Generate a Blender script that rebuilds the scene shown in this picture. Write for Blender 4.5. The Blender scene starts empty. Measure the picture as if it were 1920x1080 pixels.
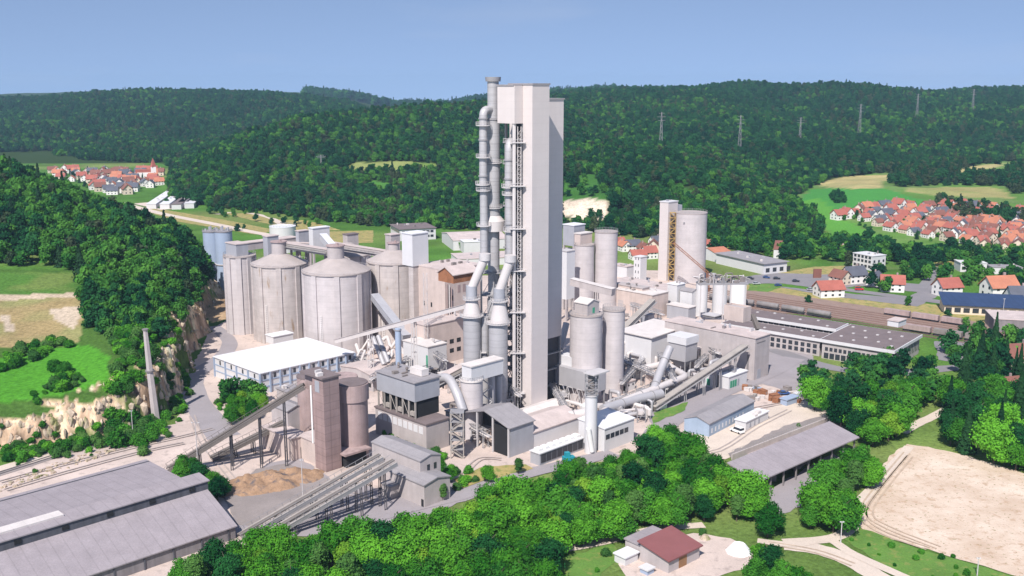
import bpy, bmesh, math, random
import numpy as np
from mathutils import Vector, Matrix, noise
random.seed(7); RNG = np.random.default_rng(7)
S = bpy.context.scene; COL = S.collection
rad = math.radians

# ------------------------------------------------------------------ camera, sky, sun, exposure
F = 1900.0; PITCH = math.atan(0.2); H = 115.0
cp, sp = math.cos(PITCH), math.sin(PITCH)
cam = bpy.data.cameras.new("camera"); camo = bpy.data.objects.new("camera", cam); COL.objects.link(camo)
cam.sensor_width = 36.0; cam.lens = 36.0*F/1920.0; cam.clip_start = 1.0; cam.clip_end = 20000.0
camo.location = (0, 0, H); camo.rotation_euler = (rad(90)-PITCH, 0, 0)
S.camera = camo
SUN_EL = rad(48); SUN_DIR = Vector((-0.309*math.cos(SUN_EL), -0.951*math.cos(SUN_EL), math.sin(SUN_EL))).normalized()
w = bpy.data.worlds.new("World"); S.world = w; w.use_nodes = True
nt = w.node_tree; nt.nodes.clear()
sky = nt.nodes.new("ShaderNodeTexSky"); sky.sky_type = 'NISHITA'; sky.sun_disc = False
sky.sun_elevation = SUN_EL; sky.sun_rotation = math.atan2(SUN_DIR.x, SUN_DIR.y) % (2*math.pi)
sky.altitude = 600; sky.air_density = 1.0; sky.dust_density = 0.3; sky.ozone_density = 2.0
stc = nt.nodes.new("ShaderNodeTexCoord"); sad = nt.nodes.new("ShaderNodeVectorMath"); sad.operation = 'ADD'; sad.inputs[1].default_value = (0, 0, 0.30)
nt.links.new(stc.outputs["Generated"], sad.inputs[0]); nt.links.new(sad.outputs[0], sky.inputs[0])     # looks a little higher up the sky: clear air down to the skyline
tint = nt.nodes.new("ShaderNodeMix"); tint.data_type = 'RGBA'; tint.blend_type = 'MULTIPLY'
tint.inputs[0].default_value = 1.0; tint.inputs[7].default_value = (1.40, 1.24, 1.17, 1)
bg = nt.nodes.new("ShaderNodeBackground"); bg.inputs[1].default_value = 0.11
wo = nt.nodes.new("ShaderNodeOutputWorld")
cmap = nt.nodes.new("ShaderNodeMapping"); cmap.inputs["Scale"].default_value = (1.6, 1.6, 9); cns = nt.nodes.new("ShaderNodeTexNoise"); cns.inputs["Scale"].default_value = 2.2; cns.inputs["Detail"].default_value = 7
crm = nt.nodes.new("ShaderNodeMapRange"); crm.inputs[1].default_value = 0.56; crm.inputs[2].default_value = 0.85; crm.inputs[4].default_value = 0.35
cld = nt.nodes.new("ShaderNodeMix"); cld.data_type = 'RGBA'; cld.inputs[7].default_value = (3.4, 3.9, 5.0, 1)          # thin wisps of cloud
nt.links.new(stc.outputs["Generated"], cmap.inputs[0]); nt.links.new(cmap.outputs[0], cns.inputs[0]); nt.links.new(cns.outputs[0], crm.inputs[0]); nt.links.new(crm.outputs[0], cld.inputs[0])
nt.links.new(sky.outputs[0], tint.inputs[6]); nt.links.new(tint.outputs[2], cld.inputs[6]); nt.links.new(cld.outputs[2], bg.inputs[0]); nt.links.new(bg.outputs[0], wo.inputs[0])
sl = bpy.data.lights.new("sun", 'SUN'); sl.energy = 4.8; sl.angle = rad(0.5); sl.color = (1.0, 0.955, 0.90)
so = bpy.data.objects.new("sun", sl); COL.objects.link(so); so.location = (-100, -100, 300)
so.rotation_euler = (-SUN_DIR).to_track_quat('-Z', 'Y').to_euler()
S.view_settings.view_transform = 'Standard'; S.view_settings.look = 'None'
S.view_settings.exposure = 0.47; S.view_settings.gamma = 1.0; S.view_settings.use_curve_mapping = False
S.render.engine = 'CYCLES'
S.cycles.max_bounces = 4; S.cycles.diffuse_bounces = 2; S.cycles.glossy_bounces = 2
S.cycles.transmission_bounces = 2; S.cycles.transparent_max_bounces = 4; S.cycles.volume_bounces = 0
S.cycles.use_denoising = True

# ------------------------------------------------------------------ measuring helpers
def G(px, py, z=0.0):
    "world x, y of the point at height z seen at photo pixel (px, py)"
    u = (px-960)/F; v = (540-py)/F
    t = (z-H)/(-sp+v*cp)
    return (u*t, (cp+v*sp)*t)
def PR(x, y, z=0.0):
    dz = z-H; d = y*cp-dz*sp
    return 960+F*x/d, 540-F*(y*sp+dz*cp)/d
def ZV(Y, py):
    v = (540-py)/F
    return H+Y*(-sp+v*cp)/(cp+v*sp)
def hgt(x, y, py):
    "height at which a vertical over (x, y) is seen at row py"
    return ZV(y, py)
def inpoly(px, py, poly):
    px = np.asarray(px, float); py = np.asarray(py, float); r = np.zeros(px.shape, bool)
    n = len(poly)
    for i in range(n):
        x1, y1 = poly[i]; x2, y2 = poly[(i+1) % n]
        c = ((y1 > py) != (y2 > py)) & (px < (x2-x1)*(py-y1)/((y2-y1) or 1e-9)+x1)
        r ^= c
    return r

# ------------------------------------------------------------------ materials
MATS = {}
def mat(name, rgb, rough=0.85, var=0.18, scale=0.25, streak=0.0, metal=0.0, band=0.0, spec=0.3, dirt=None, fine=0.0, seam=0.0, seamdir=0.0):
    if name in MATS: return MATS[name]
    m = bpy.data.materials.new(name); m.use_nodes = True; n = m.node_tree; L = n.links
    b = n.nodes["Principled BSDF"]; b.inputs["Roughness"].default_value = rough
    b.inputs["Metallic"].default_value = metal; b.inputs["Specular IOR Level"].default_value = spec
    geo = n.nodes.new("ShaderNodeNewGeometry")
    def noisev(sc, zs, detail=4.0):
        mp = n.nodes.new("ShaderNodeMapping"); mp.inputs["Scale"].default_value = (sc, sc, sc*zs)
        t = n.nodes.new("ShaderNodeTexNoise"); t.inputs["Scale"].default_value = 1.0
        t.inputs["Detail"].default_value = detail; t.inputs["Roughness"].default_value = 0.6
        L.new(geo.outputs["Position"], mp.inputs[0]); L.new(mp.outputs[0], t.inputs[0]); return t.outputs["Fac"]
    def mathn(op, a, c=None, d=None):
        q = n.nodes.new("ShaderNodeMath"); q.operation = op
        for i, s in enumerate((a, c, d)):
            if s is None: continue
            if hasattr(s, 'is_linked'): L.new(s, q.inputs[i])
            else: q.inputs[i].default_value = s
        return q.outputs[0]
    f = mathn('MULTIPLY_ADD', noisev(scale, 1.0), var*4, 1-var*2)      # large blotches around 1
    if streak:
        s = noisev(.55, 0.05); f = mathn('MULTIPLY', f, mathn('MULTIPLY_ADD', s, streak*3, 1-streak*1.5))
    if fine:
        s = noisev(2.2, 1.0, 2.0); f = mathn('MULTIPLY', f, mathn('MULTIPLY_ADD', s, fine*3, 1-fine*1.5))
    if band:                                                            # casting rings of slip-formed concrete
        sx = n.nodes.new("ShaderNodeSeparateXYZ"); L.new(geo.outputs["Position"], sx.inputs[0])
        zf = mathn('FRACT', mathn('MULTIPLY', sx.outputs[2], 0.42))
        f = mathn('MULTIPLY', f, mathn('MULTIPLY_ADD', mathn('LESS_THAN', zf, 0.13), -band, 1.0))
        s = noisev(0.05, 9.0, 2.0); f = mathn('MULTIPLY', f, mathn('MULTIPLY_ADD', s, band*2.2, 1-band*1.1))
    if seam:                                                            # sheet joints
        sx = n.nodes.new("ShaderNodeSeparateXYZ"); L.new(geo.outputs["Position"], sx.inputs[0])
        a = rad(seamdir); t = mathn('ADD', mathn('MULTIPLY', sx.outputs[0], math.cos(a)), mathn('MULTIPLY', sx.outputs[1], math.sin(a)))
        zf = mathn('FRACT', mathn('MULTIPLY', t, 1/3.1))
        f = mathn('MULTIPLY', f, mathn('MULTIPLY_ADD', mathn('LESS_THAN', zf, 0.1), -seam, 1.0))
    mx = n.nodes.new("ShaderNodeMix"); mx.data_type = 'RGBA'; mx.blend_type = 'MULTIPLY'; mx.inputs[0].default_value = 1.0
    mx.inputs[6].default_value = (*rgb, 1); cmb = n.nodes.new("ShaderNodeCombineColor")
    for i in range(3): L.new(f, cmb.inputs[i])
    L.new(cmb.outputs[0], mx.inputs[7]); out = mx.outputs[2]
    if dirt:                                                            # (colour, amount): worn patches of another colour
        d = n.nodes.new("ShaderNodeMix"); d.data_type = 'RGBA'
        r = n.nodes.new("ShaderNodeMapRange"); r.inputs[1].default_value = 0.62-dirt[1]*0.3; r.inputs[2].default_value = 0.70-dirt[1]*0.1
        L.new(noisev(0.35, 0.25, 6.0), r.inputs[0]); L.new(r.outputs[0], d.inputs[0])
        L.new(out, d.inputs[6]); d.inputs[7].default_value = (*dirt[0], 1); out = d.outputs[2]
    L.new(out, b.inputs["Base Color"]); MATS[name] = m; return m
M = dict(
 concrete=mat("pale concrete", (.475,.43,.43), band=.06, streak=.06, var=.10),
 concrete2=mat("warm silo concrete", (.44,.39,.375), band=.07, streak=.10, var=.14, dirt=((.30,.22,.16),.10)),
 conc_plain=mat("plain concrete", (.40,.355,.35), streak=.12, var=.12),
 conc_pink=mat("dusty pink concrete", (.50,.41,.375), streak=.12, var=.10, fine=.05),
 conc_brown=mat("brown stained concrete", (.33,.245,.235), streak=.30, var=.15, fine=.06),
 conc_grid=mat("brown cast panels", (.29,.205,.195), streak=.2, var=.15, band=.14, seam=.16, seamdir=45),
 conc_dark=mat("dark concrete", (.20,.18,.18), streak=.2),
 coneroof=mat("dusty silo roof", (.37,.32,.305), var=.12, fine=.05),
 clad=mat("cream cladding", (.56,.50,.485), band=.025, streak=.03, var=.03, rough=.6),
 clad_w=mat("white cladding", (.58,.565,.575), var=.04, rough=.6, streak=.03),
 clad_g=mat("grey cladding", (.33,.33,.36), var=.06, rough=.6, streak=.10),
 clad_b=mat("blue grey cladding", (.30,.36,.47), var=.05, rough=.6, streak=.05),
 blue=mat("light blue cladding", (.29,.36,.46), var=.08, rough=.6, streak=.08),
 white=mat("white paint", (.78,.76,.75), var=.03, rough=.6),
 whiteroof=mat("white roof sheet", (.66,.65,.67), seam=.07, seamdir=45, fine=.03, var=.05, rough=.6),
 creamroof=mat("cream dusty roof", (.58,.53,.51), seam=.05, seamdir=45, fine=.06, var=.11, rough=.8),
 pinkroof=mat("dusty pink roof", (.48,.40,.38), fine=.10, var=.16, rough=.9),
 greyroof=mat("grey sheet roof", (.27,.25,.26), var=.12, rough=.8, fine=.10, seam=.10, seamdir=45),
 hallroof=mat("weathered hall roof", (.285,.25,.265), var=.12, rough=.85, fine=.12, seam=.11, seamdir=45),
 brownroof=mat("dark bitumen roof", (.165,.13,.13), var=.15, rough=.9, fine=.08),
 halldark=mat("dark corrugated wall", (.085,.085,.10), var=.15, streak=.35),
 hallwall=mat("streaked hall wall", (.21,.19,.195), var=.1, streak=.35),
 steel=mat("galvanised pipe", (.39,.375,.39), metal=.12, rough=.5, var=.06, streak=.05, spec=.5),
 pipe_w=mat("cream duct", (.52,.475,.465), rough=.6, var=.05, streak=.05),
 pipe_c=mat("insulated stack sheet", (.38,.365,.375), metal=.10, rough=.55, var=.08, band=.12, spec=.5),
 frame=mat("painted steel frame", (.26,.25,.26), rough=.6, var=.1),
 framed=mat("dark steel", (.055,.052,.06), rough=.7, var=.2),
 framel=mat("pale steel", (.48,.45,.45), rough=.6, var=.1),
 machinery=mat("dusty machinery", (.22,.19,.18), rough=.8, var=.3, fine=.1),
 belt=mat("weathered conveyor cover", (.15,.13,.12), var=.15, fine=.15, rough=.9),
 beltl=mat("pale conveyor cover", (.33,.295,.27), var=.15, fine=.12, rough=.9),
 rust=mat("rusty steel", (.28,.12,.06), var=.3, fine=.2, rough=.9),
 yellow=mat("yellow stair steel", (.40,.26,.09), var=.15),
 glass=mat("dark window glass", (.03,.035,.045), rough=.15, spec=.6, var=.1),
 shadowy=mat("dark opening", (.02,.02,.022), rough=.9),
 green=mat("green door paint", (.05,.27,.16), rough=.5), teal=mat("teal machine paint", (.02,.24,.30), rough=.4),
 red=mat("red paint", (.50,.03,.03), rough=.35), bluecar=mat("blue car paint", (.03,.08,.24), rough=.25, spec=.6),
 darkcar=mat("dark car paint", (.03,.03,.04), rough=.3, spec=.6), silver=mat("silver car paint", (.45,.46,.48), rough=.3, spec=.6),
 tyre=mat("tyre rubber", (.02,.02,.02)), bark=mat("bark", (.10,.075,.055), var=.2),
 tile_r=mat("red roof tiles", (.33,.105,.08), var=.15, fine=.1), tile_o=mat("orange roof tiles", (.42,.165,.10), var=.15, fine=.1),
 tile_b=mat("brown roof tiles", (.20,.085,.065), var=.15, fine=.1), tile_g=mat("slate roof tiles", (.095,.10,.125), var=.15),
 maroon=mat("maroon roof sheet", (.215,.08,.08), var=.08), solar=mat("solar panels", (.03,.05,.11), rough=.3, spec=.5, seam=.3),
 render_w=mat("white house render", (.72,.69,.67), var=.05), render_c=mat("cream house render", (.62,.52,.42), var=.05),
 wood=mat("brown wood", (.26,.14,.07), var=.2), rock=mat("limestone rock", (.44,.35,.27), var=.3, streak=.35, fine=.2, dirt=((.20,.20,.08),.4)),
 asphalt=mat("worn pale asphalt", (.285,.255,.265), var=.10, scale=.1, fine=.08, rough=.95),
 stain2=mat("wheel worn dust", (.37,.31,.285), var=.2, fine=.15, rough=1), track=mat("wheel worn earth", (.43,.33,.25), var=.2, fine=.2, rough=1),
 tarmac=mat("grey tarmac", (.21,.195,.205), var=.10, scale=.1, fine=.05, rough=.95),
 dust=mat("pale limestone dust", (.50,.405,.36), var=.2, scale=.05, fine=.12, rough=1, dirt=((.36,.29,.26),.25)),
 gravelr=mat("pale gravel", (.55,.46,.39), var=.1, scale=.1, fine=.12, rough=1),
 stain=mat("dark dusty yard", (.25,.215,.205), var=.18, scale=.08, fine=.12, rough=1),
 soil=mat("brown spoil", (.30,.19,.12), var=.25, scale=.3, fine=.25, rough=1, dirt=((.12,.10,.10),.3)),
 ballast=mat("rail ballast", (.25,.175,.145), var=.15, scale=.2, fine=.2, rough=1),
 rail=mat("rusty rail", (.19,.12,.10), rough=.5), dry=mat("dry grass", (.33,.26,.10), var=.25, scale=.1, fine=.2, rough=1, dirt=((.16,.20,.05),.5)),
 lawn=mat("grass green", (.10,.20,.035), var=.2, scale=.1, fine=.25, rough=1, dirt=((.20,.22,.06),.3)),
)
def field_mat():
    "bare pale earth with clods, faint tracks and tufts"
    m = bpy.data.materials.new("bare pale earth"); m.use_nodes = True; n = m.node_tree; L = n.links; b = n.nodes["Principled BSDF"]
    b.inputs["Roughness"].default_value = 1; b.inputs["Specular IOR Level"].default_value = 0.1
    geo = n.nodes.new("ShaderNodeNewGeometry")
    def nz(sc, det=5):
        t = n.nodes.new("ShaderNodeTexNoise"); t.inputs["Scale"].default_value = sc; t.inputs["Detail"].default_value = det
        t.inputs["Roughness"].default_value = .65; L.new(geo.outputs["Position"], t.inputs[0]); return t.outputs[0]
    def ramp(src, a, c, ca, cb):
        r = n.nodes.new("ShaderNodeValToRGB"); r.color_ramp.elements[0].position = a; r.color_ramp.elements[1].position = c
        r.color_ramp.elements[0].color = (*ca, 1); r.color_ramp.elements[1].color = (*cb, 1); L.new(src, r.inputs[0]); return r.outputs[0]
    def mixc(f, x, y, lit=False):
        q = n.nodes.new("ShaderNodeMix"); q.data_type = 'RGBA'; L.new(f, q.inputs[0]); L.new(x, q.inputs[6])
        if lit: q.inputs[7].default_value = (*y, 1)
        else: L.new(y, q.inputs[7])
        return q.outputs[2]
    base = ramp(nz(.07, 6), .3, .7, (.48,.36,.27), (.66,.545,.45))
    c = mixc(ramp(nz(.35, 6), .54, .66, (0,)*3, (.75,)*3), base, (.40,.27,.18), True)
    c = mixc(ramp(nz(.9, 4), .61, .66, (0,)*3, (.85,)*3), c, (.20,.17,.07), True)
    L.new(c, b.inputs["Base Color"])
    bm_ = n.nodes.new("ShaderNodeBump"); bm_.inputs["Distance"].default_value = .3; bm_.inputs["Strength"].default_value = .5
    L.new(nz(1.0, 5), bm_.inputs["Height"]); L.new(bm_.outputs[0], b.inputs["Normal"]); return m
M['field'] = field_mat()

# ------------------------------------------------------------------ mesh builder and scene bookkeeping
class MB:
    def __init__(s): s.v = []; s.f = []; s.sm = []; s.mi = []; s.cur = 0
    def add(s, vs, fs, smooth=False):
        o = len(s.v); s.v += [tuple(p) for p in vs]; s.f += [tuple(i+o for i in f) for f in fs]; s.sm += [smooth]*len(fs); s.mi += [s.cur]*len(fs); return s
    def prism(s, poly, z0, z1):
        n = len(poly); a = sum(poly[i][0]*poly[(i+1) % n][1]-poly[(i+1) % n][0]*poly[i][1] for i in range(n))
        if a < 0: poly = poly[::-1]
        z0 = z0 if hasattr(z0, '__len__') else [z0]*n; z1 = z1 if hasattr(z1, '__len__') else [z1]*n
        vs = [(x, y, z0[i]) for i, (x, y) in enumerate(poly)]+[(x, y, z1[i]) for i, (x, y) in enumerate(poly)]
        fs = [tuple(range(n))[::-1], tuple(range(n, 2*n))]+[(i, (i+1) % n, n+(i+1) % n, n+i) for i in range(n)]
        return s.add(vs, fs)
    def box(s, x, y, z, sx, sy, sz, a=0.0):
        "box centred at x, y standing on z, turned by a degrees"
        c, q = math.cos(rad(a)), math.sin(rad(a))
        P = [(x+c*i*sx/2-q*j*sy/2, y+q*i*sx/2+c*j*sy/2) for i, j in ((-1,-1),(1,-1),(1,1),(-1,1))]
        return s.prism(P, z, z+sz)
    def cyl(s, x, y, z0, z1, r0, r1=None, n=32, a0=0.0, a1=360.0, smooth=True):
        r1 = r0 if r1 is None else r1; full = (a1-a0) >= 360
        k = n if full else n+1
        vs = []
        for z, r in ((z0, r0), (z1, r1)):
            for i in range(k):
                t = rad(a0+(a1-a0)*i/n); vs.append((x+r*math.cos(t), y+r*math.sin(t), z))
        s.add(vs, [(i, (i+1) % k, k+(i+1) % k, k+i) for i in range(n if full else k-1)], smooth)
        o = len(s.v)-2*k
        for ring, rev in ((s.v[o:o+k], True), (s.v[o+k:o+2*k], False)): s.add(ring, [tuple(range(k))[::-1] if rev else tuple(range(k))])
        return s
    def tube(s, pts, r, n=14, caps=True):
        pts = [Vector(p) for p in pts]; rings = []; rr = r if hasattr(r, '__len__') else [r]*len(pts)
        up = None; o = len(s.v)
        for i, p in enumerate(pts):
            if i == 0: d = pts[1]-p
            elif i == len(pts)-1: d = p-pts[i-1]
            else: d = (pts[i+1]-p).normalized()+(p-pts[i-1]).normalized()
            d.normalize()
            if up is None: up = d.orthogonal().normalized()
            up = (up-d*up.dot(d)).normalized(); sd = d.cross(up)
            k = 1.0
            if 0 < i < len(pts)-1:
                ca = (pts[i+1]-p).normalized().dot((p-pts[i-1]).normalized()); k = 1/max(.5, math.sqrt((1+ca)/2))
            for j in range(n):
                t = 2*math.pi*j/n; s.v.append(tuple(p+(up*math.cos(t)+sd*math.sin(t))*rr[i]*(k if n > 4 else 1)))
        for i in range(len(pts)-1):
            for j in range(n):
                a, b = o+i*n+j, o+i*n+(j+1) % n
                s.f.append((a, b, b+n, a+n)); s.sm.append(n > 6); s.mi.append(s.cur)
        if caps:
            e = o+(len(pts)-1)*n; s.add(s.v[o:o+n], [tuple(range(n))[::-1]]); s.add(s.v[e:e+n], [tuple(range(n))])
        return s
    def bar(s, a, b, w=0.25): return s.tube([a, b], w*0.7, n=4)
    def obox(s, p, q, wd, ht):
        "square-section beam from p to q, width wd (level), height ht"
        p, q = Vector(p), Vector(q); d = (q-p).normalized(); sd = d.cross(Vector((0,0,1)))
        sd = sd.normalized()*wd/2 if sd.length > 1e-4 else Vector((wd/2,0,0)); up = sd.cross(d).normalized()*ht/2
        vs = [c+a*sd+b*up for c in (p, q) for a, b in ((-1,-1),(1,-1),(1,1),(-1,1))]
        return s.add(vs, [(3,2,1,0),(4,5,6,7),(0,1,5,4),(1,2,6,5),(2,3,7,6),(3,0,4,7)])
def bend(pts, r=2.0, k=4):
    "round the corners of a polyline"
    P = [Vector(p) for p in pts]; out = [P[0]]
    for i in range(1, len(P)-1):
        a, b, c = P[i-1], P[i], P[i+1]; l = min(r, (a-b).length*.45, (c-b).length*.45)
        s, e = b+(a-b).normalized()*l, b+(c-b).normalized()*l
        for j in range(k+1):
            t = j/k; out.append(s*(1-t)**2+b*2*t*(1-t)+e*t*t)
    out.append(P[-1]); return out
def mesh_of(name, mb, m, off=(0,0,0)):
    me = bpy.data.meshes.new(name); ox, oy, oz = off
    me.from_pydata([(x-ox, y-oy, z-oz) for x, y, z in mb.v], [], mb.f)
    ms = m if isinstance(m, (list, tuple)) else [m]
    for q in ms: me.materials.append(M[q] if isinstance(q, str) else q)
    me.polygons.foreach_set("use_smooth", mb.sm); me.polygons.foreach_set("material_index", mb.mi); me.update(); return me
def tag(o, label=None, cat=None, group=None, kind=None):
    for k, v in (('label', label), ('category', cat), ('group', group), ('kind', kind)):
        if v: o[k] = v
    return o
def thing(name, label, cat, loc, group=None, rz=0.0):
    o = bpy.data.objects.new(name, None); COL.objects.link(o); o.empty_display_size = .5
    o.location = loc; o.rotation_euler = (0, 0, rz); return tag(o, label, cat, group)
def worldloc(o):
    x, y, z = o.location
    while o.parent: o = o.parent; x += o.location.x; y += o.location.y; z += o.location.z
    return (x, y, z)
def part(name, mb, m, parent, label=None):
    "a mesh given in world coordinates, hung under an unrotated thing"
    o = bpy.data.objects.new(name, mesh_of(name, mb, m, worldloc(parent))); COL.objects.link(o); o.parent = parent
    if label: o['label'] = label
    return o
def solo(name, mb, m, label, cat, group=None, kind=None):
    "a thing that is one mesh, origin at its base"
    n = len(mb.v); zx = min(v[2] for v in mb.v)
    off = (sum(v[0] for v in mb.v)/n, sum(v[1] for v in mb.v)/n, zx)
    o = bpy.data.objects.new(name, mesh_of(name, mb, m, off)); o.location = off; COL.objects.link(o)
    return tag(o, label, cat, group, kind)
def copy_thing(src, loc, rz=0.0, sc=1.0, label=None, group=None):
    r = src.copy(); COL.objects.link(r); r.location = loc; r.rotation_euler = (0, 0, rz); r.scale = (sc,)*3 if not hasattr(sc, '__len__') else sc
    for ch in src.children:
        c = ch.copy(); COL.objects.link(c); c.parent = r
        for g in ch.children:
            d = g.copy(); COL.objects.link(d); d.parent = c
    if label: r['label'] = label
    if group: r['group'] = group
    return r
ORD = ['first','second','third','fourth','fifth','sixth','seventh','eighth','ninth','tenth','eleventh','twelfth','thirteenth','fourteenth','fifteenth',
 'sixteenth','seventeenth','eighteenth','nineteenth','twentieth']
def nth(i): return ORD[i] if i < 20 else str(i+1)+('th' if (i+1) % 100 in (11,12,13) else {1:'st',2:'nd',3:'rd'}.get((i+1) % 10, 'th'))
def row_labels(objs, fmt, per=14):
    "labels by row (near to far) and place along the row (from the left)"
    objs = sorted(objs, key=lambda o: -PR(o.location.x, o.location.y, o.location.z)[1]); nr = max(1, round(len(objs)/per))
    k = math.ceil(len(objs)/nr)
    for r in range(nr):
        row = sorted(objs[r*k:(r+1)*k], key=lambda o: PR(o.location.x, o.location.y, o.location.z)[0])
        for i, o in enumerate(row):
            rw = ('front' if r == 0 else nth(r))+' row'
            o['label'] = fmt.format(d=o.get('desc', ''), i=nth(i), r=rw).strip()
    for o in objs:
        if 'desc' in o: del o['desc']

# ------------------------------------------------------------------ terrain
def smooth(t): t = np.clip(t, 0, 1); return t*t*(3-2*t)
CLIFF = [G(*p) for p in ((-500,905),(-200,865),(0,838),(60,836),(130,832),(190,818),(245,798),(280,792),(310,782),(330,760),(338,720),(352,685),(370,650),(384,622),(380,600),(372,585),(425,548),(436,510),(440,480))]+[(-150,760),(-700,760),(-700,330)]
def P_(Y, py): return (Y, max(0.0, ZV(Y, py)-11))
COLS = {
 -500:[(250,9),(300,12),(400,24),(460,32),(680,72),(900,30),(1100,0),(1450,4),P_(2600,188)],
 0:[(300,10),(330,12.5),(400,19),(450,26),(560,38),(680,54),(900,22),(1040,0),(1450,2),P_(1800,270),P_(2600,187)],
 100:[(300,11),(330,13.5),(400,20),(450,25),(560,36),(660,45),(850,12),(960,0),(1450,2),P_(1800,270),P_(2600,180)],
 200:[(300,13),(325,15.5),(380,21),(450,24),(540,30),(620,36),(780,6),(880,0),(1400,0),P_(1800,262),P_(2600,174)],
 300:[(300,17),(330,22),(380,25),(450,23),(590,28),(700,4),(800,0),(1350,0),P_(1800,262),P_(2600,170)],
 340:[(300,18),(335,24),(380,25),(440,19),(575,22),(680,0),(1020,0),P_(1110,318),(1300,0),(1450,3),P_(1800,262),P_(2600,169)],
 400:[(300,12),(400,10),(450,5),(560,7),(640,0),(975,0),P_(1180,278),(1480,12),P_(1900,250),P_(2600,168)],
 480:[(300,0),(800,0),(930,0),P_(1040,330),P_(1280,242),(1600,22),P_(2000,240),P_(2600,170)],
 560:[(300,0),(880,0),P_(980,355),P_(1400,217),(1750,30),P_(2600,178)],
 650:[(300,0),(850,0),P_(960,362),P_(1120,318),(1160,30),P_(1480,203),(1850,40),P_(2600,191)],
 740:[(300,0),(835,0),P_(950,370),P_(1100,322),(1180,34),P_(1480,197),(1900,40),(2600,25),P_(4200,197)],
 830:[(300,0),(835,0),P_(950,370),P_(1120,315),(1200,38),P_(1500,196),(1900,45),(2600,30),P_(4200,199)],
 900:[(300,0),(835,0),P_(1000,350),P_(1200,290),P_(1500,193),(1900,60),(2600,60),(4200,40)],
 1050:[(300,0),(835,0),(862,2),(880,20),P_(1000,312),P_(1150,290),(1250,42),P_(2100,174),(4200,70)],
 1130:[(300,0),(825,0),(850,2),(870,20),P_(1040,303),(1160,34),P_(1350,272),P_(2150,166),(4200,80)],
 1200:[(300,0),(810,0),P_(880,375),P_(1050,303),(1160,30),P_(1350,270),P_(2200,162),(4200,80)],
 1300:[(300,0),(785,0),P_(860,395),P_(1000,320),(1120,23),P_(1350,265),P_(2200,159),(4200,80)],
 1400:[(300,0),(775,0),P_(830,415),P_(960,348),(1080,13),P_(1300,290),P_(2200,158),(4200,80)],
 1480:[(300,0),(775,0),P_(900,388),(1000,3),P_(1200,322),P_(2200,159),(4200,80)],
 1535:[(300,0),(775,0),P_(810,425),(880,1),(1000,6),P_(1150,338),P_(2200,160),(4200,80)],
 1620:[(300,0),(830,0),(1000,8),(1140,15),P_(1250,318),P_(2200,162),(4200,80)],
 1730:[(300,0),(850,0),(1000,9),(1230,17),P_(1350,303),P_(2250,174),(4200,70)],
 1850:[(300,0),(850,0),(1000,9),(1300,20),P_(1450,288),P_(2300,166),(4200,80)],
 2400:[(300,0),(850,0),(1000,9),(1300,20),P_(1450,288),P_(2300,160),(4200,80)],
}
CK = sorted(COLS); YS = np.concatenate([np.arange(100, 1000, 2.0), np.arange(1000, 5400, 8.0)])
def colprof(k):
    c = COLS[k]; z = np.interp(YS, [p[0] for p in c], [p[1] for p in c])
    y0 = z.copy()
    for w_ in (9, 9):
        ker = np.ones(w_)/w_; z = np.convolve(np.pad(z, w_//2, 'edge'), ker, 'valid')
    return z
PROF = np.array([colprof(k) for k in CK]); CKR = np.array([(k-960)/F/1.005 for k in CK])
def segdist(x, y, poly):
    d = np.full(x.shape, 1e9)
    for i in range(len(poly)):
        x1, y1 = poly[i]; x2, y2 = poly[(i+1) % len(poly)]
        t = np.clip(((x-x1)*(x2-x1)+(y-y1)*(y2-y1))/((x2-x1)**2+(y2-y1)**2), 0, 1)
        d = np.minimum(d, np.hypot(x-x1-t*(x2-x1), y-y1-t*(y2-y1)))
    return d
def fnoise(x, y, sc, seed=0.0):
    "cheap smooth value noise"
    X, Y = x/sc+seed*17.3, y/sc-seed*9.1; xi, yi = np.floor(X).astype(int), np.floor(Y).astype(int); fx, fy = smooth(X-xi), smooth(Y-yi)
    def h(a, b):
        q = np.sin(a*127.1+b*311.7+seed)*43758.5453; return q-np.floor(q)
    return ((h(xi,yi)*(1-fx)+h(xi+1,yi)*fx)*(1-fy)+(h(xi,yi+1)*(1-fx)+h(xi+1,yi+1)*fx)*fy)*2-1
def TZ(x, y):
    x = np.atleast_1d(np.asarray(x, float)); y = np.atleast_1d(np.asarray(y, float))
    r = np.clip(x/np.maximum(y, 1), CKR[0], CKR[-1]-1e-6); j = np.clip(np.searchsorted(CKR, r, 'right')-1, 0, len(CKR)-2)
    t = (r-CKR[j])/(CKR[j+1]-CKR[j]); yi = np.interp(np.clip(y, YS[0], YS[-1]), YS, np.arange(len(YS))); i = np.clip(yi.astype(int), 0, len(YS)-2); ft = yi-i
    t = smooth(t)*.6+t*.4
    z = (PROF[j, i]*(1-ft)+PROF[j, i+1]*ft)*(1-t)+(PROF[j+1, i]*(1-ft)+PROF[j+1, i+1]*ft)*t
    hill = np.clip(z/25, 0, 1)*np.clip((y-620)/150, 0, 1)
    z = z+hill*(fnoise(x, y, 190, 1)*10+fnoise(x, y, 80, 2)*5+fnoise(x, y, 30, 3)*1.2)*np.clip((2900-y)/600, 0.4, 1)
    # quarried edge of the plateau on the left
    near = (y < 800) & (x < -60)
    ins = inpoly(x, y, CLIFF); d = np.where(ins, 1, -1)*segdist(x, y, CLIFF)
    d = d+fnoise(x, y, 16, 4)*4.0+fnoise(x, y, 6, 5)*2.0+fnoise(x, y, 2.6, 15)*.8
    cut = smooth((d+.5)/5.5)*.75+smooth((d-3)/11)*.25
    z = np.where(near | (y < 600), np.where((x < -60), z*cut, 0.0), z)
    return z
ROWS = [90.0]
while ROWS[-1] < 5300: ROWS.append(ROWS[-1]+max(1.5, min(18, ROWS[-1]*.006)))
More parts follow.
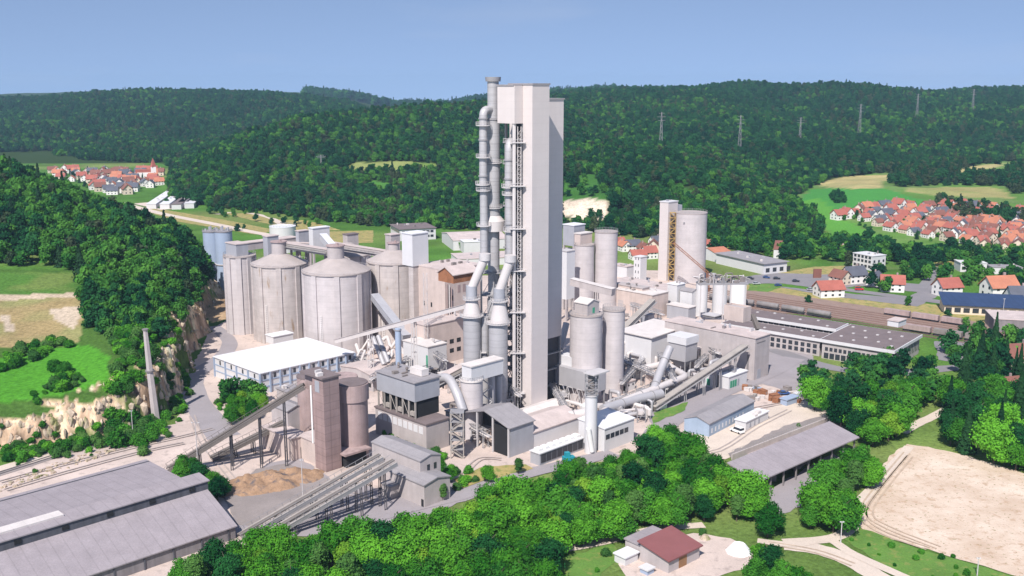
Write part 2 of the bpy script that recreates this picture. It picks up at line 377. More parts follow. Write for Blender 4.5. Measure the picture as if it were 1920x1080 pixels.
ROWS = np.array(ROWS); CC = np.concatenate([np.arange(-.80, -.52, .008), np.arange(-.52, -.25, .0034), np.arange(-.25, .80, .006)])
gy, gr = np.meshgrid(ROWS, CC, indexing='ij'); gx = gr*gy; gz = TZ(gx.ravel(), gy.ravel()).reshape(gx.shape)
gpx, gpy = PR(gx, gy, gz)
# land cover
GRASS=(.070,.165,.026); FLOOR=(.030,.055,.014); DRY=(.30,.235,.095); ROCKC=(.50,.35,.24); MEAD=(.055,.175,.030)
cov = np.zeros(gx.shape+(3,)); cov[:] = GRASS
nz = fnoise(gx, gy, 40, 6)*.5+fnoise(gx, gy, 13, 7)*.35+fnoise(gx, gy, 5, 8)*.25
cov *= (1+.45*nz)[..., None]; kk = np.clip((fnoise(gx, gy, 120, 33)+.5*fnoise(gx, gy, 45, 34))*1.3+.35, 0, 1)[..., None]; cov = cov*(1-kk*.6)+np.array((.20,.22,.075))*kk*.6*(1+.3*nz[..., None])
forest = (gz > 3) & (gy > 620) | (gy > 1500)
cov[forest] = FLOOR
def paint(poly, rgb, rgb2=None, am=.25):
    m = inpoly(gpx+nz*3, gpy+nz*1.5, poly)
    c = np.array(rgb)*(1+am*nz[..., None])
    if rgb2 is not None:
        k = np.clip((fnoise(gx, gy, 22, 9)+.6*fnoise(gx, gy, 8, 10))*1.6+.3, 0, 1)[..., None]; c = c*(1-k)+np.array(rgb2)*k*(1+am*nz[..., None])
    cov[m] = c[m]; return m
R_MEAD = [(1485,372),(1520,352),(1560,335),(1640,326),(1760,318),(1850,304),(2100,296),(2100,520),(1560,500),(1552,440),(1520,400)]
L_FIELD = [(-600,512),(150,508),(165,560),(150,640),(205,662),(215,720),(120,742),(0,765),(-600,800)]
CLEAR_M = [(640,322),(660,306),(740,302),(820,306),(815,322),(700,324)]
CLEAR_C = [(1052,345),(1075,300),(1160,318),(1250,345),(1330,362),(1300,372),(1180,352),(1120,395),(1055,400)]
VALLEY_L = [(235,388),(330,375),(470,395),(640,422),(700,440),(560,470),(440,450),(300,410)]
left = (gx < -60) & (gy < 800)
paint([(-600,505),(400,505),(420,620),(330,640),(300,800),(-600,850)], (.060,.125,.024))
paint([(-600,515),(152,510),(165,545),(158,570),(-600,585)], (.14,.20,.05), (.075,.17,.03))
paint([(-600,560),(160,556),(150,642),(60,650),(-600,672)], (.31,.235,.115), (.25,.24,.10))
paint([(-600,560),(30,552),(150,548),(150,556),(30,562),(-600,572)], (.48,.38,.28))
paint([(95,580),(152,574),(150,592),(140,618),(100,600)], (.47,.38,.29))
paint([(0,590),(15,592),(28,620),(10,622)], (.47,.38,.29))
paint([(-600,662),(0,672),(120,650),(165,646),(205,668),(205,715),(120,738),(0,757),(-600,790)], (.07,.24,.022), None, .12)
paint(R_MEAD, (.10,.20,.04), (.13,.20,.06))
paint([(1492,378),(1520,356),(1575,350),(1640,352),(1665,355),(1720,372),(1765,385),(1780,400),(1600,400),(1560,400),(1540,385),(1500,385)], (.06,.23,.045), None, .08)
paint([(1500,380),(1530,370),(1560,390),(1580,410),(1640,440),(1660,450),(1560,445),(1535,405)], (.095,.27,.040), None, .08)
paint([(1530,347),(1560,335),(1590,330),(1655,328),(1720,322),(1880,306),(1880,312),(1730,334),(1655,340),(1650,353),(1590,354),(1560,352)], (.40,.33,.15), (.33,.30,.13))
paint([(1700,352),(1850,350),(1880,355),(1900,372),(1760,368),(1700,360)], (.30,.27,.11), (.24,.26,.09))
paint([(1780,325),(1920,316),(2100,316),(2100,338),(1800,342)], (.10,.19,.11))
paint(CLEAR_M, (.24,.27,.09), (.14,.22,.05))
paint(CLEAR_C, (.045,.135,.024), None, .2)
paint([(672,352),(700,338),(740,346),(762,362),(720,368)], (.06,.17,.03))
cf = left & (gz > 1.2) & (gz < 40)
slope = np.hypot(*np.gradient(gz))[...]/np.maximum(1.2, np.gradient(gy, axis=0))
gm = np.abs(np.gradient(gz, axis=0)/np.gradient(gy, axis=0))+np.abs(np.gradient(gz, axis=1)/np.gradient(gx, axis=1))
rockm = left & (gy < 600) & (gm > .75+.25*nz)
cr = np.array(ROCKC)*(1+.45*nz[..., None]+.9*fnoise(gx, gy, 2.6, 12)[..., None]+.5*fnoise(gx+gz*.3, gy, 1.3, 16)[..., None]); vg = (fnoise(gx, gy, 9, 31)+.6*fnoise(gx, gy, 4, 32)) > .15; cr[vg] = np.array((.10,.15,.04)); cov[rockm] = np.clip(cr, .04, .7)[rockm]
rk2 = (gpx > 1052) & (gpx < 1145) & (gpy > 360) & (gpy < 432) & (gy > 840) & (gm > .45+.3*nz); cov[rk2] = (np.array((.52,.43,.34))*(1+.5*nz[..., None]))[rk2]
paint([(352,560),(425,548),(427,600),(400,604),(372,590)], (.30,.20,.12), (.40,.28,.17), .4)
me = bpy.data.meshes.new("ground"); nr, nc = gx.shape
vs = np.stack([gx, gy, gz], -1).reshape(-1, 3); idx = np.arange(nr*nc).reshape(nr, nc)
fc = np.stack([idx[:-1,:-1], idx[:-1,1:], idx[1:,1:], idx[1:,:-1]], -1).reshape(-1, 4)
me.vertices.add(len(vs)); me.vertices.foreach_set("co", vs.ravel()); me.loops.add(fc.size); me.loops.foreach_set("vertex_index", fc.ravel())
me.polygons.add(len(fc)); me.polygons.foreach_set("loop_start", np.arange(0, fc.size, 4)); me.polygons.foreach_set("use_smooth", np.ones(len(fc), bool))
me.update(calc_edges=True)
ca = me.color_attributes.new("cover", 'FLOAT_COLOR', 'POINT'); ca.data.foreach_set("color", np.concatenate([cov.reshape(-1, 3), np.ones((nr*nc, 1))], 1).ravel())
gm_ = bpy.data.materials.new("land cover"); gm_.use_nodes = True; n = gm_.node_tree; b = n.nodes["Principled BSDF"]; b.inputs["Roughness"].default_value = 1; b.inputs["Specular IOR Level"].default_value = .05
at = n.nodes.new("ShaderNodeAttribute"); at.attribute_name = "cover"; ge = n.nodes.new("ShaderNodeNewGeometry")
mp = n.nodes.new("ShaderNodeMapping"); mp.inputs["Scale"].default_value = (.7,.7,.25); n.links.new(ge.outputs["Position"], mp.inputs[0])
t = n.nodes.new("ShaderNodeTexNoise"); t.inputs["Scale"].default_value = 1; t.inputs["Detail"].default_value = 6; t.inputs["Roughness"].default_value = .7; n.links.new(mp.outputs[0], t.inputs[0])
mr = n.nodes.new("ShaderNodeMapRange"); mr.inputs[1].default_value = .3; mr.inputs[2].default_value = .7; mr.inputs[3].default_value = .62; mr.inputs[4].default_value = 1.38; n.links.new(t.outputs[0], mr.inputs[0])
mx = n.nodes.new("ShaderNodeMix"); mx.data_type = 'RGBA'; mx.blend_type = 'MULTIPLY'; mx.inputs[0].default_value = 1; n.links.new(at.outputs[0], mx.inputs[6]); n.links.new(mr.outputs[0], mx.inputs[7]); n.links.new(mx.outputs[2], b.inputs["Base Color"])
bp = n.nodes.new("ShaderNodeBump"); bp.inputs["Distance"].default_value = .8; bp.inputs["Strength"].default_value = .6; n.links.new(t.outputs[0], bp.inputs["Height"]); n.links.new(bp.outputs[0], b.inputs["Normal"])
me.materials.append(gm_); go = bpy.data.objects.new("ground", me); COL.objects.link(go); tag(go, kind='structure')

def sheet(name, pts, m, z, px=True, label=None):
    "flat sheet on the level ground, outline in photo pixels or world metres"
    P = [G(*p) for p in pts] if px else pts
    Q = []
    for i in range(len(P)):                                       # ragged edge
        a, b_ = P[i], P[(i+1) % len(P)]; l = math.hypot(b_[0]-a[0], b_[1]-a[1]); k_ = max(1, int(l/2.5)) if l < 400 else 1
        for j in range(k_): t = j/k_; w_ = 0 if j == 0 else random.uniform(-.55, .55); Q.append((a[0]+(b_[0]-a[0])*t-(b_[1]-a[1])/l*w_, a[1]+(b_[1]-a[1])*t+(b_[0]-a[0])/l*w_))
    P = Q
    mb = MB(); n_ = len(P); a = sum(P[i][0]*P[(i+1) % n_][1]-P[(i+1) % n_][0]*P[i][1] for i in range(n_))
    if a < 0: P = P[::-1]
    mb.add([(x, y, z) for x, y in P], [tuple(range(n_))])
    o = solo(name, mb, m, None, None, kind='structure')
    return o
def smooth_line(P, k=5):
    out = []
    for i in range(len(P)-1):
        p0 = P[max(i-1, 0)]; p1 = P[i]; p2 = P[i+1]; p3 = P[min(i+2, len(P)-1)]
        for j in range(k):
            t = j/k; out.append(tuple(.5*((2*p1[d])+(-p0[d]+p2[d])*t+(2*p0[d]-5*p1[d]+4*p2[d]-p3[d])*t*t+(-p0[d]+3*p1[d]-3*p2[d]+p3[d])*t**3) for d in range(2)))
    out.append(tuple(P[-1])); return out
def strip(name, pts, wd, m, z, px=True, follow=False):
    P = smooth_line([G(*p) for p in pts] if px else pts); mb = MB(); L_, R_ = [], []
    for i, p in enumerate(P):
        a = P[max(i-1, 0)]; b_ = P[min(i+1, len(P)-1)]; dx, dy = b_[0]-a[0], b_[1]-a[1]; l = math.hypot(dx, dy) or 1; nx, ny = -dy/l, dx/l
        wj = (wd if not hasattr(wd, '__len__') else wd[0]+(wd[1]-wd[0])*i/(len(P)-1))/2*(1+random.uniform(-.05, .05))
        for q, sgn in ((L_, 1), (R_, -1)):
            x, y = p[0]+sgn*nx*wj, p[1]+sgn*ny*wj; q.append((x, y, z+(float(TZ(x, y)[0])+.3 if follow else 0)))
    k = len(P); mb.add(L_+R_, [(i, k+i, k+i+1, i+1) for i in range(k-1)])
    return solo(name, mb, m, None, None, kind='structure')
# ground surfaces of the works and the town (outlines on the level ground)
sheet("works_yard", [(-40,900),(0,878),(120,850),(235,826),(268,805),(330,795),(345,745),(352,700),(378,655),(392,622),(425,600),(470,560),(760,520),(1000,515),(1180,505),(1330,512),(1440,560),(1448,600),(1500,650),(1520,690),(1515,760),(1560,790),(1600,806),(1500,880),(1440,880),(1400,850),(1260,850),(1180,860),(1000,880),(960,900),(860,935),(800,975),(650,1000),(560,1005),(470,1030),(300,1090),(-40,1150)], 'dust', .05)
strip("gravel_road", [(-60,902),(0,880),(100,852),(200,822),(258,803)], 5, 'gravelr', .16)
strip("works_road", [(400,612),(430,640),(415,670),(365,705),(365,745),(395,790),(420,820)], (6,11), 'asphalt', .12)
sheet("works_yard", [(440,940),(500,870),(560,858),(620,900),(700,915),(760,925),(860,900),(985,888),(940,915),(830,955),(770,975),(650,1000),(520,1010),(440,1005)], 'asphalt', .18)
sheet("works_yard", [(420,935),(480,880),(540,870),(620,900),(640,925),(560,975),(480,990),(440,985)], 'stain', .22)
strip("works_road", [(640,988),(770,952),(860,930),(985,890),(1060,872),(1150,850)], 6.5, 'asphalt', .26)
sheet("works_yard", [(1250,700),(1440,640),(1520,655),(1530,700),(1500,740),(1430,720),(1340,750),(1280,790),(1230,800),(1210,780)], 'asphalt', .12)
strip("works_road", [(1225,822),(1262,785),(1340,742),(1440,700),(1490,672)], 9, 'asphalt', .20)
sheet("works_yard", [(1270,850),(1330,800),(1420,775),(1500,745),(1560,775),(1500,800),(1360,862)], 'gravelr', .16)
sheet("grass_verge", [(1225,775),(1290,755),(1285,770),(1225,795)], 'lawn', .30)
sheet("grass_verge", [(850,900),(900,878),(985,872),(1000,880),(900,905),(865,918)], 'dry', .30)
sheet("concrete_apron", [(1430,925),(1560,850),(1600,870),(1500,950),(1450,975)], 'asphalt', .12)
sheet("bare_field", [(1700,833),(1740,838),(1800,852),(1870,872),(1960,900),(2150,960),(2150,1200),(1920,1085),(1820,1055),(1720,1025),(1620,1000),(1594,968),(1610,935),(1640,900),(1665,860)], 'field', .10)
strip("field_track", [(1705,838),(1668,880),(1628,925),(1596,962),(1600,985),(1560,1010),(1470,1018)], (3,4), 'gravelr', .18)
strip("field_track", [(1470,1022),(1530,1030),(1590,1050),(1650,1085),(1720,1130)], 6, 'gravelr', .14)
strip("field_track", [(1420,1015),(1490,1022),(1550,1012),(1600,1040),(1700,1085)], 3, 'gravelr', .22)
strip("footpath", [(930,1052),(1060,1030),(1160,1010),(1230,992),(1320,985)], 3.4, 'gravelr', .14)
strip("footpath", [(1690,812),(1720,795),(1748,782),(1790,760)], 4, 'gravelr', .14)
sheet("grass_verge", [(1580,1010),(1600,985),(1720,1030),(1850,1065),(1960,1100),(1750,1140),(1680,1075)], 'lawn', .12)
sheet("house_yard", [(1150,1040),(1300,1000),(1370,1010),(1440,1050),(1330,1090),(1180,1090)], 'dust', .10)
sheet("grass_verge", [(1060,1095),(1060,1045),(1150,1020),(1160,1050),(1110,1095)], 'lawn', .10)
# railway
sheet("rail_bed", [(1395,543),(1450,548),(1600,570),(1750,592),(1960,622),(2200,650),(2200,700),(1960,664),(1850,640),(1700,618),(1560,596),(1440,584),(1400,575)], 'ballast', .10)
sheet("grass_verge", [(1395,534),(1470,538),(1640,556),(1800,578),(1960,600),(2150,620),(2150,640),(1960,622),(1750,592),(1600,570),(1450,549),(1395,544)], 'dry', .06)
A0, A1 = G(1380,548), G(1960,634)
for k in range(8):
    o = k*4.6
    for g in (-.75, .75):
        mb = MB(); d = Vector((A1[0]-A0[0], A1[1]-A0[1], 0)).normalized(); nn = Vector((d.y, -d.x, 0))
        p = Vector((*A0, .2))+nn*(o+g+1)-d*20; q = Vector((*A1, .2))+nn*(o*1.05+g+1)+d*120
        mb.obox(p, q, .28, .2); solo("rail", mb, 'rail', None, None, kind='structure')
# town roads and parking
sheet("car_park", [(1385,520),(1450,512),(1560,515),(1640,530),(1560,545),(1470,532),(1400,532)], 'tarmac', .10)
sheet("street", [(1440,535),(1560,548),(1700,560),(1720,548),(1600,535),(1640,528),(1760,535),(1780,545),(1720,575),(1560,556)], 'tarmac', .14)
strip("street", [(1560,540),(1680,556),(1800,572),(1960,600)], 9, 'tarmac', .2)
strip("street", [(1720,548),(1745,520),(1750,500)], 6, 'tarmac', .2)
sheet("grass_verge", [(1400,545),(1410,532),(1470,536),(1440,548)], 'lawn', .16)
sheet("dry_field", [(1455,512),(1530,500),(1600,498),(1640,515),(1560,520),(1500,520)], 'dry', .08)
sheet("dry_field", [(1690,500),(1790,488),(1800,500),(1700,508)], 'dry', .08)
strip("street", [(1448,655),(1560,690),(1680,700),(1800,690),(1960,700)], 8, 'tarmac', .16)
sheet("loading_yard", [(1752,640),(1870,640),(1960,655),(1960,690),(1830,685),(1760,675)], 'tarmac', .12)
# valley floor on the left
strip("country_road", [(225,380),(300,400),(400,420),(500,440),(620,455),(700,470)], 9, 'gravelr', .2)
strip("country_road", [(250,392),(380,410),(470,428),(560,438),(700,440)], 6, 'dry', .15)
sheet("dry_field", [(250,388),(300,392),(420,412),(520,432),(480,440),(330,415)], 'dry', .1)
sheet("dry_field", [(410,398),(470,392),(540,402),(600,420),(640,432),(560,432),(480,415)], 'dry', .1)
strip("gravel_road", [(540,430),(510,410),(470,400),(440,398),(405,402)], 6, 'gravelr', .18)
sheet("dry_field", [(520,436),(700,432),(700,455),(560,460)], 'dry', .08)
sheet("gravel_lot", [(250,382),(300,378),(370,388),(300,394)], 'gravelr', .2)

# ------------------------------------------------------------------ vegetation
def leaf_mat(name, c1, c2, trans=.14):
    m = bpy.data.materials.new(name); m.use_nodes = True; n = m.node_tree; L = n.links; n.nodes.clear()
    oi = n.nodes.new("ShaderNodeObjectInfo"); ge = n.nodes.new("ShaderNodeNewGeometry")
    tx = n.nodes.new("ShaderNodeTexNoise"); tx.inputs["Scale"].default_value = .6; tx.inputs["Detail"].default_value = 3; L.new(ge.outputs["Position"], tx.inputs[0])
    ad = n.nodes.new("ShaderNodeMath"); ad.operation = 'MULTIPLY_ADD'; L.new(tx.outputs[0], ad.inputs[0]); ad.inputs[1].default_value = 1.3
    sb = n.nodes.new("ShaderNodeMath"); sb.operation = 'SUBTRACT'; L.new(oi.outputs["Random"], sb.inputs[0]); sb.inputs[1].default_value = .65; L.new(sb.outputs[0], ad.inputs[2])
    mx = n.nodes.new("ShaderNodeMix"); mx.data_type = 'RGBA'; mx.inputs[6].default_value = (*c1, 1); mx.inputs[7].default_value = (*c2, 1); L.new(ad.outputs[0], mx.inputs[0]); mx.clamp_factor = True
    d = n.nodes.new("ShaderNodeBsdfDiffuse"); t = n.nodes.new("ShaderNodeBsdfTranslucent"); L.new(mx.outputs[2], d.inputs[0]); L.new(mx.outputs[2], t.inputs[0])
    ms = n.nodes.new("ShaderNodeMixShader"); ms.inputs[0].default_value = trans; L.new(d.outputs[0], ms.inputs[1]); L.new(t.outputs[0], ms.inputs[2])
    o = n.nodes.new("ShaderNodeOutputMaterial"); L.new(ms.outputs[0], o.inputs[0]); return m
LM = dict(bright=leaf_mat("bright leaves", (.022,.120,.012), (.120,.35,.028)), mid=leaf_mat("green leaves", (.012,.082,.012), (.072,.245,.026)),
 deep=leaf_mat("deep green leaves", (.004,.040,.014), (.022,.110,.028)), yellow=leaf_mat("yellow green leaves", (.075,.20,.018), (.17,.33,.032)),
 pine=leaf_mat("dark needles", (.009,.038,.016), (.022,.070,.024), .1), olive=leaf_mat("olive leaves", (.035,.11,.025), (.09,.20,.045)),
 far=leaf_mat("wood leaves", (.005,.040,.018), (.026,.108,.032)), far2=leaf_mat("light wood leaves", (.018,.095,.020), (.085,.23,.034)), farp=leaf_mat("dark wood needles", (.010,.036,.018), (.026,.066,.026), .1),
 farb=leaf_mat("brownish wood leaves", (.030,.055,.026), (.065,.090,.042)))
def leaves(P, Nn, size, rng, jit=.55):
    n = len(P); N2 = Nn+rng.normal(0, jit, (n, 3)); N2 /= np.linalg.norm(N2, axis=1)[:, None]
    a = np.cross(N2, rng.normal(0, 1, (n, 3))); a /= np.linalg.norm(a, axis=1)[:, None]; b_ = np.cross(N2, a)
    s = size*rng.uniform(.6, 1.3, n)[:, None]; q = rng.uniform(.5, .9, n)[:, None]
    v = np.stack([P-a*s, P+b_*s*q-N2*s*.15, P+a*s, P-b_*s*q-N2*s*.15], 1).reshape(-1, 3)
    return v, np.arange(4*n).reshape(-1, 4)
def blob(c, r, rng, sub=2):
    bm = bmesh.new(); bmesh.ops.create_icosphere(bm, subdivisions=sub, radius=1)
    v = np.array([x.co[:] for x in bm.verts]); v *= (1+rng.normal(0, .09, len(v)))[:, None]; f = [[x.index for x in q.verts] for q in bm.faces]; bm.free()
    return v*np.array(r)+np.array(c), f
def crown_mesh(name, m, R=4.5, Ht=8.0, z0=2.5, nl=9, nq=2200, size=.42, seed=0, kind='round'):
    rng = np.random.default_rng(seed); V, Fc = [], []; o = 0
    def put(v, f):
        nonlocal o
        V.append(v); Fc.extend([[i+o for i in q] for q in f]); o += len(v)
    if kind == 'conifer':
        n = nq; h = rng.uniform(0, 1, n)**1.35; tier = (h*11 % 1); t = rng.uniform(0, 2*np.pi, n); rr = R*(1-h)*(.72+.35*(1-tier))*(.45+.55*rng.uniform(0, 1, n)**.4)*(1+.18*np.sin(t*5+h*40))
        P = np.stack([rr*np.cos(t), rr*np.sin(t), z0+h*Ht-rr*.18], 1); Nn = np.stack([np.cos(t), np.sin(t), np.full(n, .55)], 1)
        v, f = leaves(P, Nn, size, rng, .4); put(v, f)
        k = 8; v = [(R*.5*(1-j/5)*math.cos(6.283*i/k), R*.5*(1-j/5)*math.sin(6.283*i/k), z0+Ht*j/5*.95) for j in range(6) for i in range(k)]
        put(np.array(v), [(j*k+i, j*k+(i+1) % k, (j+1)*k+(i+1) % k, (j+1)*k+i) for j in range(5) for i in range(k)])
    else:
        lob = []
        for i in range(nl):
            t = i*2.4+rng.uniform(-.4, .4); q = rng.uniform(.15, 1); hh = rng.uniform(.12, .9)
            env = R*math.sqrt(max(.05, 1-(2*hh-.85)**2))*.62
            lob.append((np.array([env*q*math.cos(t), env*q*math.sin(t), z0+Ht*hh*.82+.4]), R*rng.uniform(.34, .56)))
        lob.append((np.array([0, 0, z0+Ht*.45]), R*.62)); lob.append((np.array([rng.uniform(-.8, .8), rng.uniform(-.8, .8), z0+Ht*.80]), R*.42))
        w_ = np.array([r*r for _, r in lob]); w_ /= w_.sum()
        for (c, r), k in zip(lob, w_):
            n = int(nq*k)+3; d = rng.normal(0, 1, (n, 3)); d[:, 2] = np.where(d[:, 2] < -.4, -d[:, 2], d[:, 2]); d /= np.linalg.norm(d, axis=1)[:, None]
            lump = 1+.24*np.sin(d[:, 0]*7+c[0])*np.sin(d[:, 1]*6+c[1])+rng.normal(0, .17, n)
            P = c+d*(r*np.array([1, 1, .85]))*lump[:, None]; v, f = leaves(P, d, size, rng); put(v, f)
            v, f = blob(c, (r*.70, r*.70, r*.60), rng, 2 if nq > 1400 else 1); put(v, f)
    me = bpy.data.meshes.new(name); me.from_pydata(np.concatenate(V).tolist(), [], Fc); me.materials.append(m); me.update(); return me
def trunk_mesh(h, r, seed, limbs=5):
    rnd = random.Random(seed); mb = MB(); top = (rnd.uniform(-.3, .3), rnd.uniform(-.3, .3), h)
    mb.tube([(0, 0, -.3), (top[0]*.3, top[1]*.3, h*.5), top], [r, r*.7, r*.3], n=7)
    for i in range(limbs):
        z = h*(.4+.1*i); t = i*2.4; l = h*.24
        mb.tube([(0, 0, z), (l*.6*math.cos(t), l*.6*math.sin(t), z+l*.6), (l*math.cos(t), l*math.sin(t), z+l*1.1)], [r*.45, r*.3, r*.1], n=5)
    return mesh_of("trunk", mb, 'bark')
PARK = []
def proto(name, crown, trunk):
    r = bpy.data.objects.new(name, None); COL.objects.link(r); r.empty_display_size = .5
    c = bpy.data.objects.new("crown", crown); COL.objects.link(c); c.parent = r
    if trunk: t_ = bpy.data.objects.new("trunk", trunk); COL.objects.link(t_); t_.parent = r
    r['used'] = 0; return r
T1, T2, T3 = trunk_mesh(7, .28, 1), trunk_mesh(9, .34, 2, 7), trunk_mesh(13, .22, 3, 0)
BROAD = [proto("broadleaf_tree", crown_mesh("crown", LM[c], R, Ht, z0, nl, 5600, sz*.80, 10+i), T) for i, (c, R, Ht, z0, nl, sz, T) in enumerate([
 ('bright', 4.6, 8.5, 1.6, 10, .40, T1), ('mid', 5.2, 9.5, 1.8, 13, .42, T2), ('deep', 4.8, 9.0, 1.8, 11, .42, T2), ('yellow', 4.0, 7.5, 1.5, 9, .38, T1), ('olive', 3.4, 10.5, 1.5, 11, .36, T1), ('bright', 5.6, 10.5, 1.8, 15, .44, T2)])]
CONI = [proto("conifer", crown_mesh("crown", LM['pine'], R, Ht, 1.2, 0, 4200, .34, 30+i, 'conifer'), T3) for i, (R, Ht) in enumerate([(3.2, 14), (2.7, 16)])]
BUSH = [proto("bush", crown_mesh("crown", LM[c], R, Ht, -.5, 6, 1500, .22, 40+i), None) for i, (c, R, Ht) in enumerate([('mid', 2.2, 3.2), ('bright', 1.8, 2.6), ('olive', 2.0, 2.6)])]
FARB = [proto("broadleaf_tree", crown_mesh("crown", LM[c], R, Ht, 1.0, nl, nq, sz, 50+i), T1) for i, (c, R, Ht, nl, nq, sz) in enumerate([
 ('far', 5.0, 11, 8, 420, .75), ('far2', 4.8, 10, 7, 420, .75), ('far', 5.6, 12, 9, 460, .8), ('farb', 4.4, 11, 6, 380, .75), ('far2', 4.2, 9, 7, 380, .7)])]
FARC = [proto("conifer", crown_mesh("crown", LM['farp'], 4.0, 13, 1, 0, 460, .70, 60, 'conifer'), T3)]
for L_ in (FARB, FARC):
    for q in L_:
        for c in q.children:
            if c.name.startswith("trunk"): q['trunk'] = 1
def place(pr, x, y, sc=1.0, group=None, z=None):
    z = float(TZ(x, y)[0]) if z is None else z
    rz = random.uniform(0, 6.28); s3 = (sc*random.uniform(.92, 1.08), sc*random.uniform(.92, 1.08), sc*random.uniform(.9, 1.12))
    if not pr['used']:
        pr['used'] = 1; pr.location = (x, y, z); pr.rotation_euler = (0, 0, rz); pr.scale = s3; o = pr
    else:
        o = copy_thing(pr, (x, y, z), rz, s3); o['used'] = 1
    o['category'] = 'bush' if o.name.startswith('bush') else ('conifer' if o.name.startswith('conifer') else 'tree')
    if group: o['group'] = group
    return o

def scatter(poly, sp_, px=True, jit=.42, z=0):
    "jittered grid of points in a polygon"
    P = [G(*p, z) for p in poly] if px else poly
    xs = [p[0] for p in P]; ys = [p[1] for p in P]; out = []
    ax = np.arange(min(xs), max(xs)+sp_, sp_); ay = np.arange(min(ys), max(ys)+sp_*.87, sp_*.87)
    X, Y = np.meshgrid(ax, ay); X = X+(np.arange(len(ay)) % 2)[:, None]*sp_/2
    X = X+RNG.uniform(-jit, jit, X.shape)*sp_; Y = Y+RNG.uniform(-jit, jit, Y.shape)*sp_
    m = inpoly(X, Y, P); return list(zip(X[m].tolist(), Y[m].tolist()))

# woods too large to count: instances of the far crowns on a point mesh
def wood(name, pts, scl, idx, label, tilt=.06):
    me = bpy.data.meshes.new(name); n = len(pts); me.vertices.add(n); me.vertices.foreach_set("co", np.asarray(pts, float).ravel())
    def at(nm, ty, arr):
        a = me.attributes.new(nm, ty, 'POINT'); a.data.foreach_set({'FLOAT_VECTOR': 'vector', 'FLOAT': 'value', 'INT': 'value'}[ty], arr)
    at("rot", 'FLOAT_VECTOR', np.stack([RNG.uniform(-tilt, tilt, n), RNG.uniform(-tilt, tilt, n), RNG.uniform(0, 6.28, n)], 1).ravel())
    at("scl", 'FLOAT_VECTOR', np.asarray(scl, float).ravel()); at("idx", 'INT', np.asarray(idx, np.int32))
    ob = bpy.data.objects.new(name, me); COL.objects.link(ob); tag(ob, label, "woodland", kind='stuff')
    g = bpy.data.node_groups.new(name, 'GeometryNodeTree'); g.interface.new_socket("Geometry", in_out='INPUT', socket_type='NodeSocketGeometry'); g.interface.new_socket("Geometry", in_out='OUTPUT', socket_type='NodeSocketGeometry')
    gi = g.nodes.new("NodeGroupInput"); go_ = g.nodes.new("NodeGroupOutput"); ip = g.nodes.new("GeometryNodeInstanceOnPoints"); jn = g.nodes.new("GeometryNodeJoinGeometry")
    for pr in reversed(FARB+FARC):
        cr_ = [c for c in pr.children if c.name.startswith('crown')][0]
        oi = g.nodes.new("GeometryNodeObjectInfo"); oi.inputs[0].default_value = cr_; oi.inputs[1].default_value = True; g.links.new(oi.outputs["Geometry"], jn.inputs[0])
    g.links.new(gi.outputs[0], ip.inputs["Points"]); g.links.new(jn.outputs[0], ip.inputs["Instance"]); ip.inputs["Pick Instance"].default_value = True
    for nm, ty, so_ in (("idx", 'INT', "Instance Index"), ("rot", 'FLOAT_VECTOR', "Rotation"), ("scl", 'FLOAT_VECTOR', "Scale")):
        na = g.nodes.new("GeometryNodeInputNamedAttribute"); na.data_type = ty; na.inputs[0].default_value = nm; src = na.outputs[0]
        if so_ == "Rotation":
            er = g.nodes.new("FunctionNodeEulerToRotation"); g.links.new(src, er.inputs[0]); src = er.outputs[0]
        g.links.new(src, ip.inputs[so_])
    g.links.new(ip.outputs[0], go_.inputs[0]); md = ob.modifiers.new("scatter", 'NODES'); md.node_group = g; return ob
# horizon of the bare terrain per sight line, to leave out trees nobody could see
el = (gz-H+14)/np.hypot(gx, gy); hor = np.maximum.accumulate((gz-H)/np.hypot(gx, gy), axis=0)
def visible(x, y, z, mg=22):
    i = np.clip(np.searchsorted(ROWS, y-25), 0, len(ROWS)-1); j = np.clip(np.searchsorted(CC, x/y), 0, len(CC)-1)
    return (z+mg-H)/np.hypot(x, y) > hor[i, j]
def hillpts(y0, y1, sp_, r0=-.56, r1=.56):
    ys = np.arange(y0, y1, sp_*.87); X, Y = [], []
    for k, yy in enumerate(ys):
        xs = np.arange(r0*yy, r1*yy, sp_)+(k % 2)*sp_/2; X.append(xs); Y.append(np.full(len(xs), yy))
    X = np.concatenate(X); Y = np.concatenate(Y); X = X+RNG.uniform(-.45, .45, len(X))*sp_; Y = Y+RNG.uniform(-.45, .45, len(X))*sp_
    Z = TZ(X, Y); px, py = PR(X, Y, Z); return X, Y, Z, px, py
def pick(x, y, n, pine, brown, light):
    q = RNG.uniform(0, 1, n); v = fnoise(x, y, 90, 21)*.5+fnoise(x, y, 35, 22)*.35; q2 = np.clip(q+v*1.0, 0, 1)
    i = np.where(q2 > 1-light, np.where(q > .5, 1, 4), np.where(RNG.uniform(0, 1, n) > .5, 0, 2))
    k = fnoise(x, y, 60, 23)*.5+.5; r = RNG.uniform(0, 1, n); i = np.where(r < pine*k*2, 5, i); i = np.where((r > 1-brown*2*(1-k)), 3, i); return i
def sizes(n, a, b_):
    s = RNG.uniform(a, b_, n); return np.stack([s*RNG.uniform(.9, 1.1, n), s*RNG.uniform(.9, 1.1, n), s*RNG.uniform(.8, 1.15, n)], 1)
POOLTREES = []
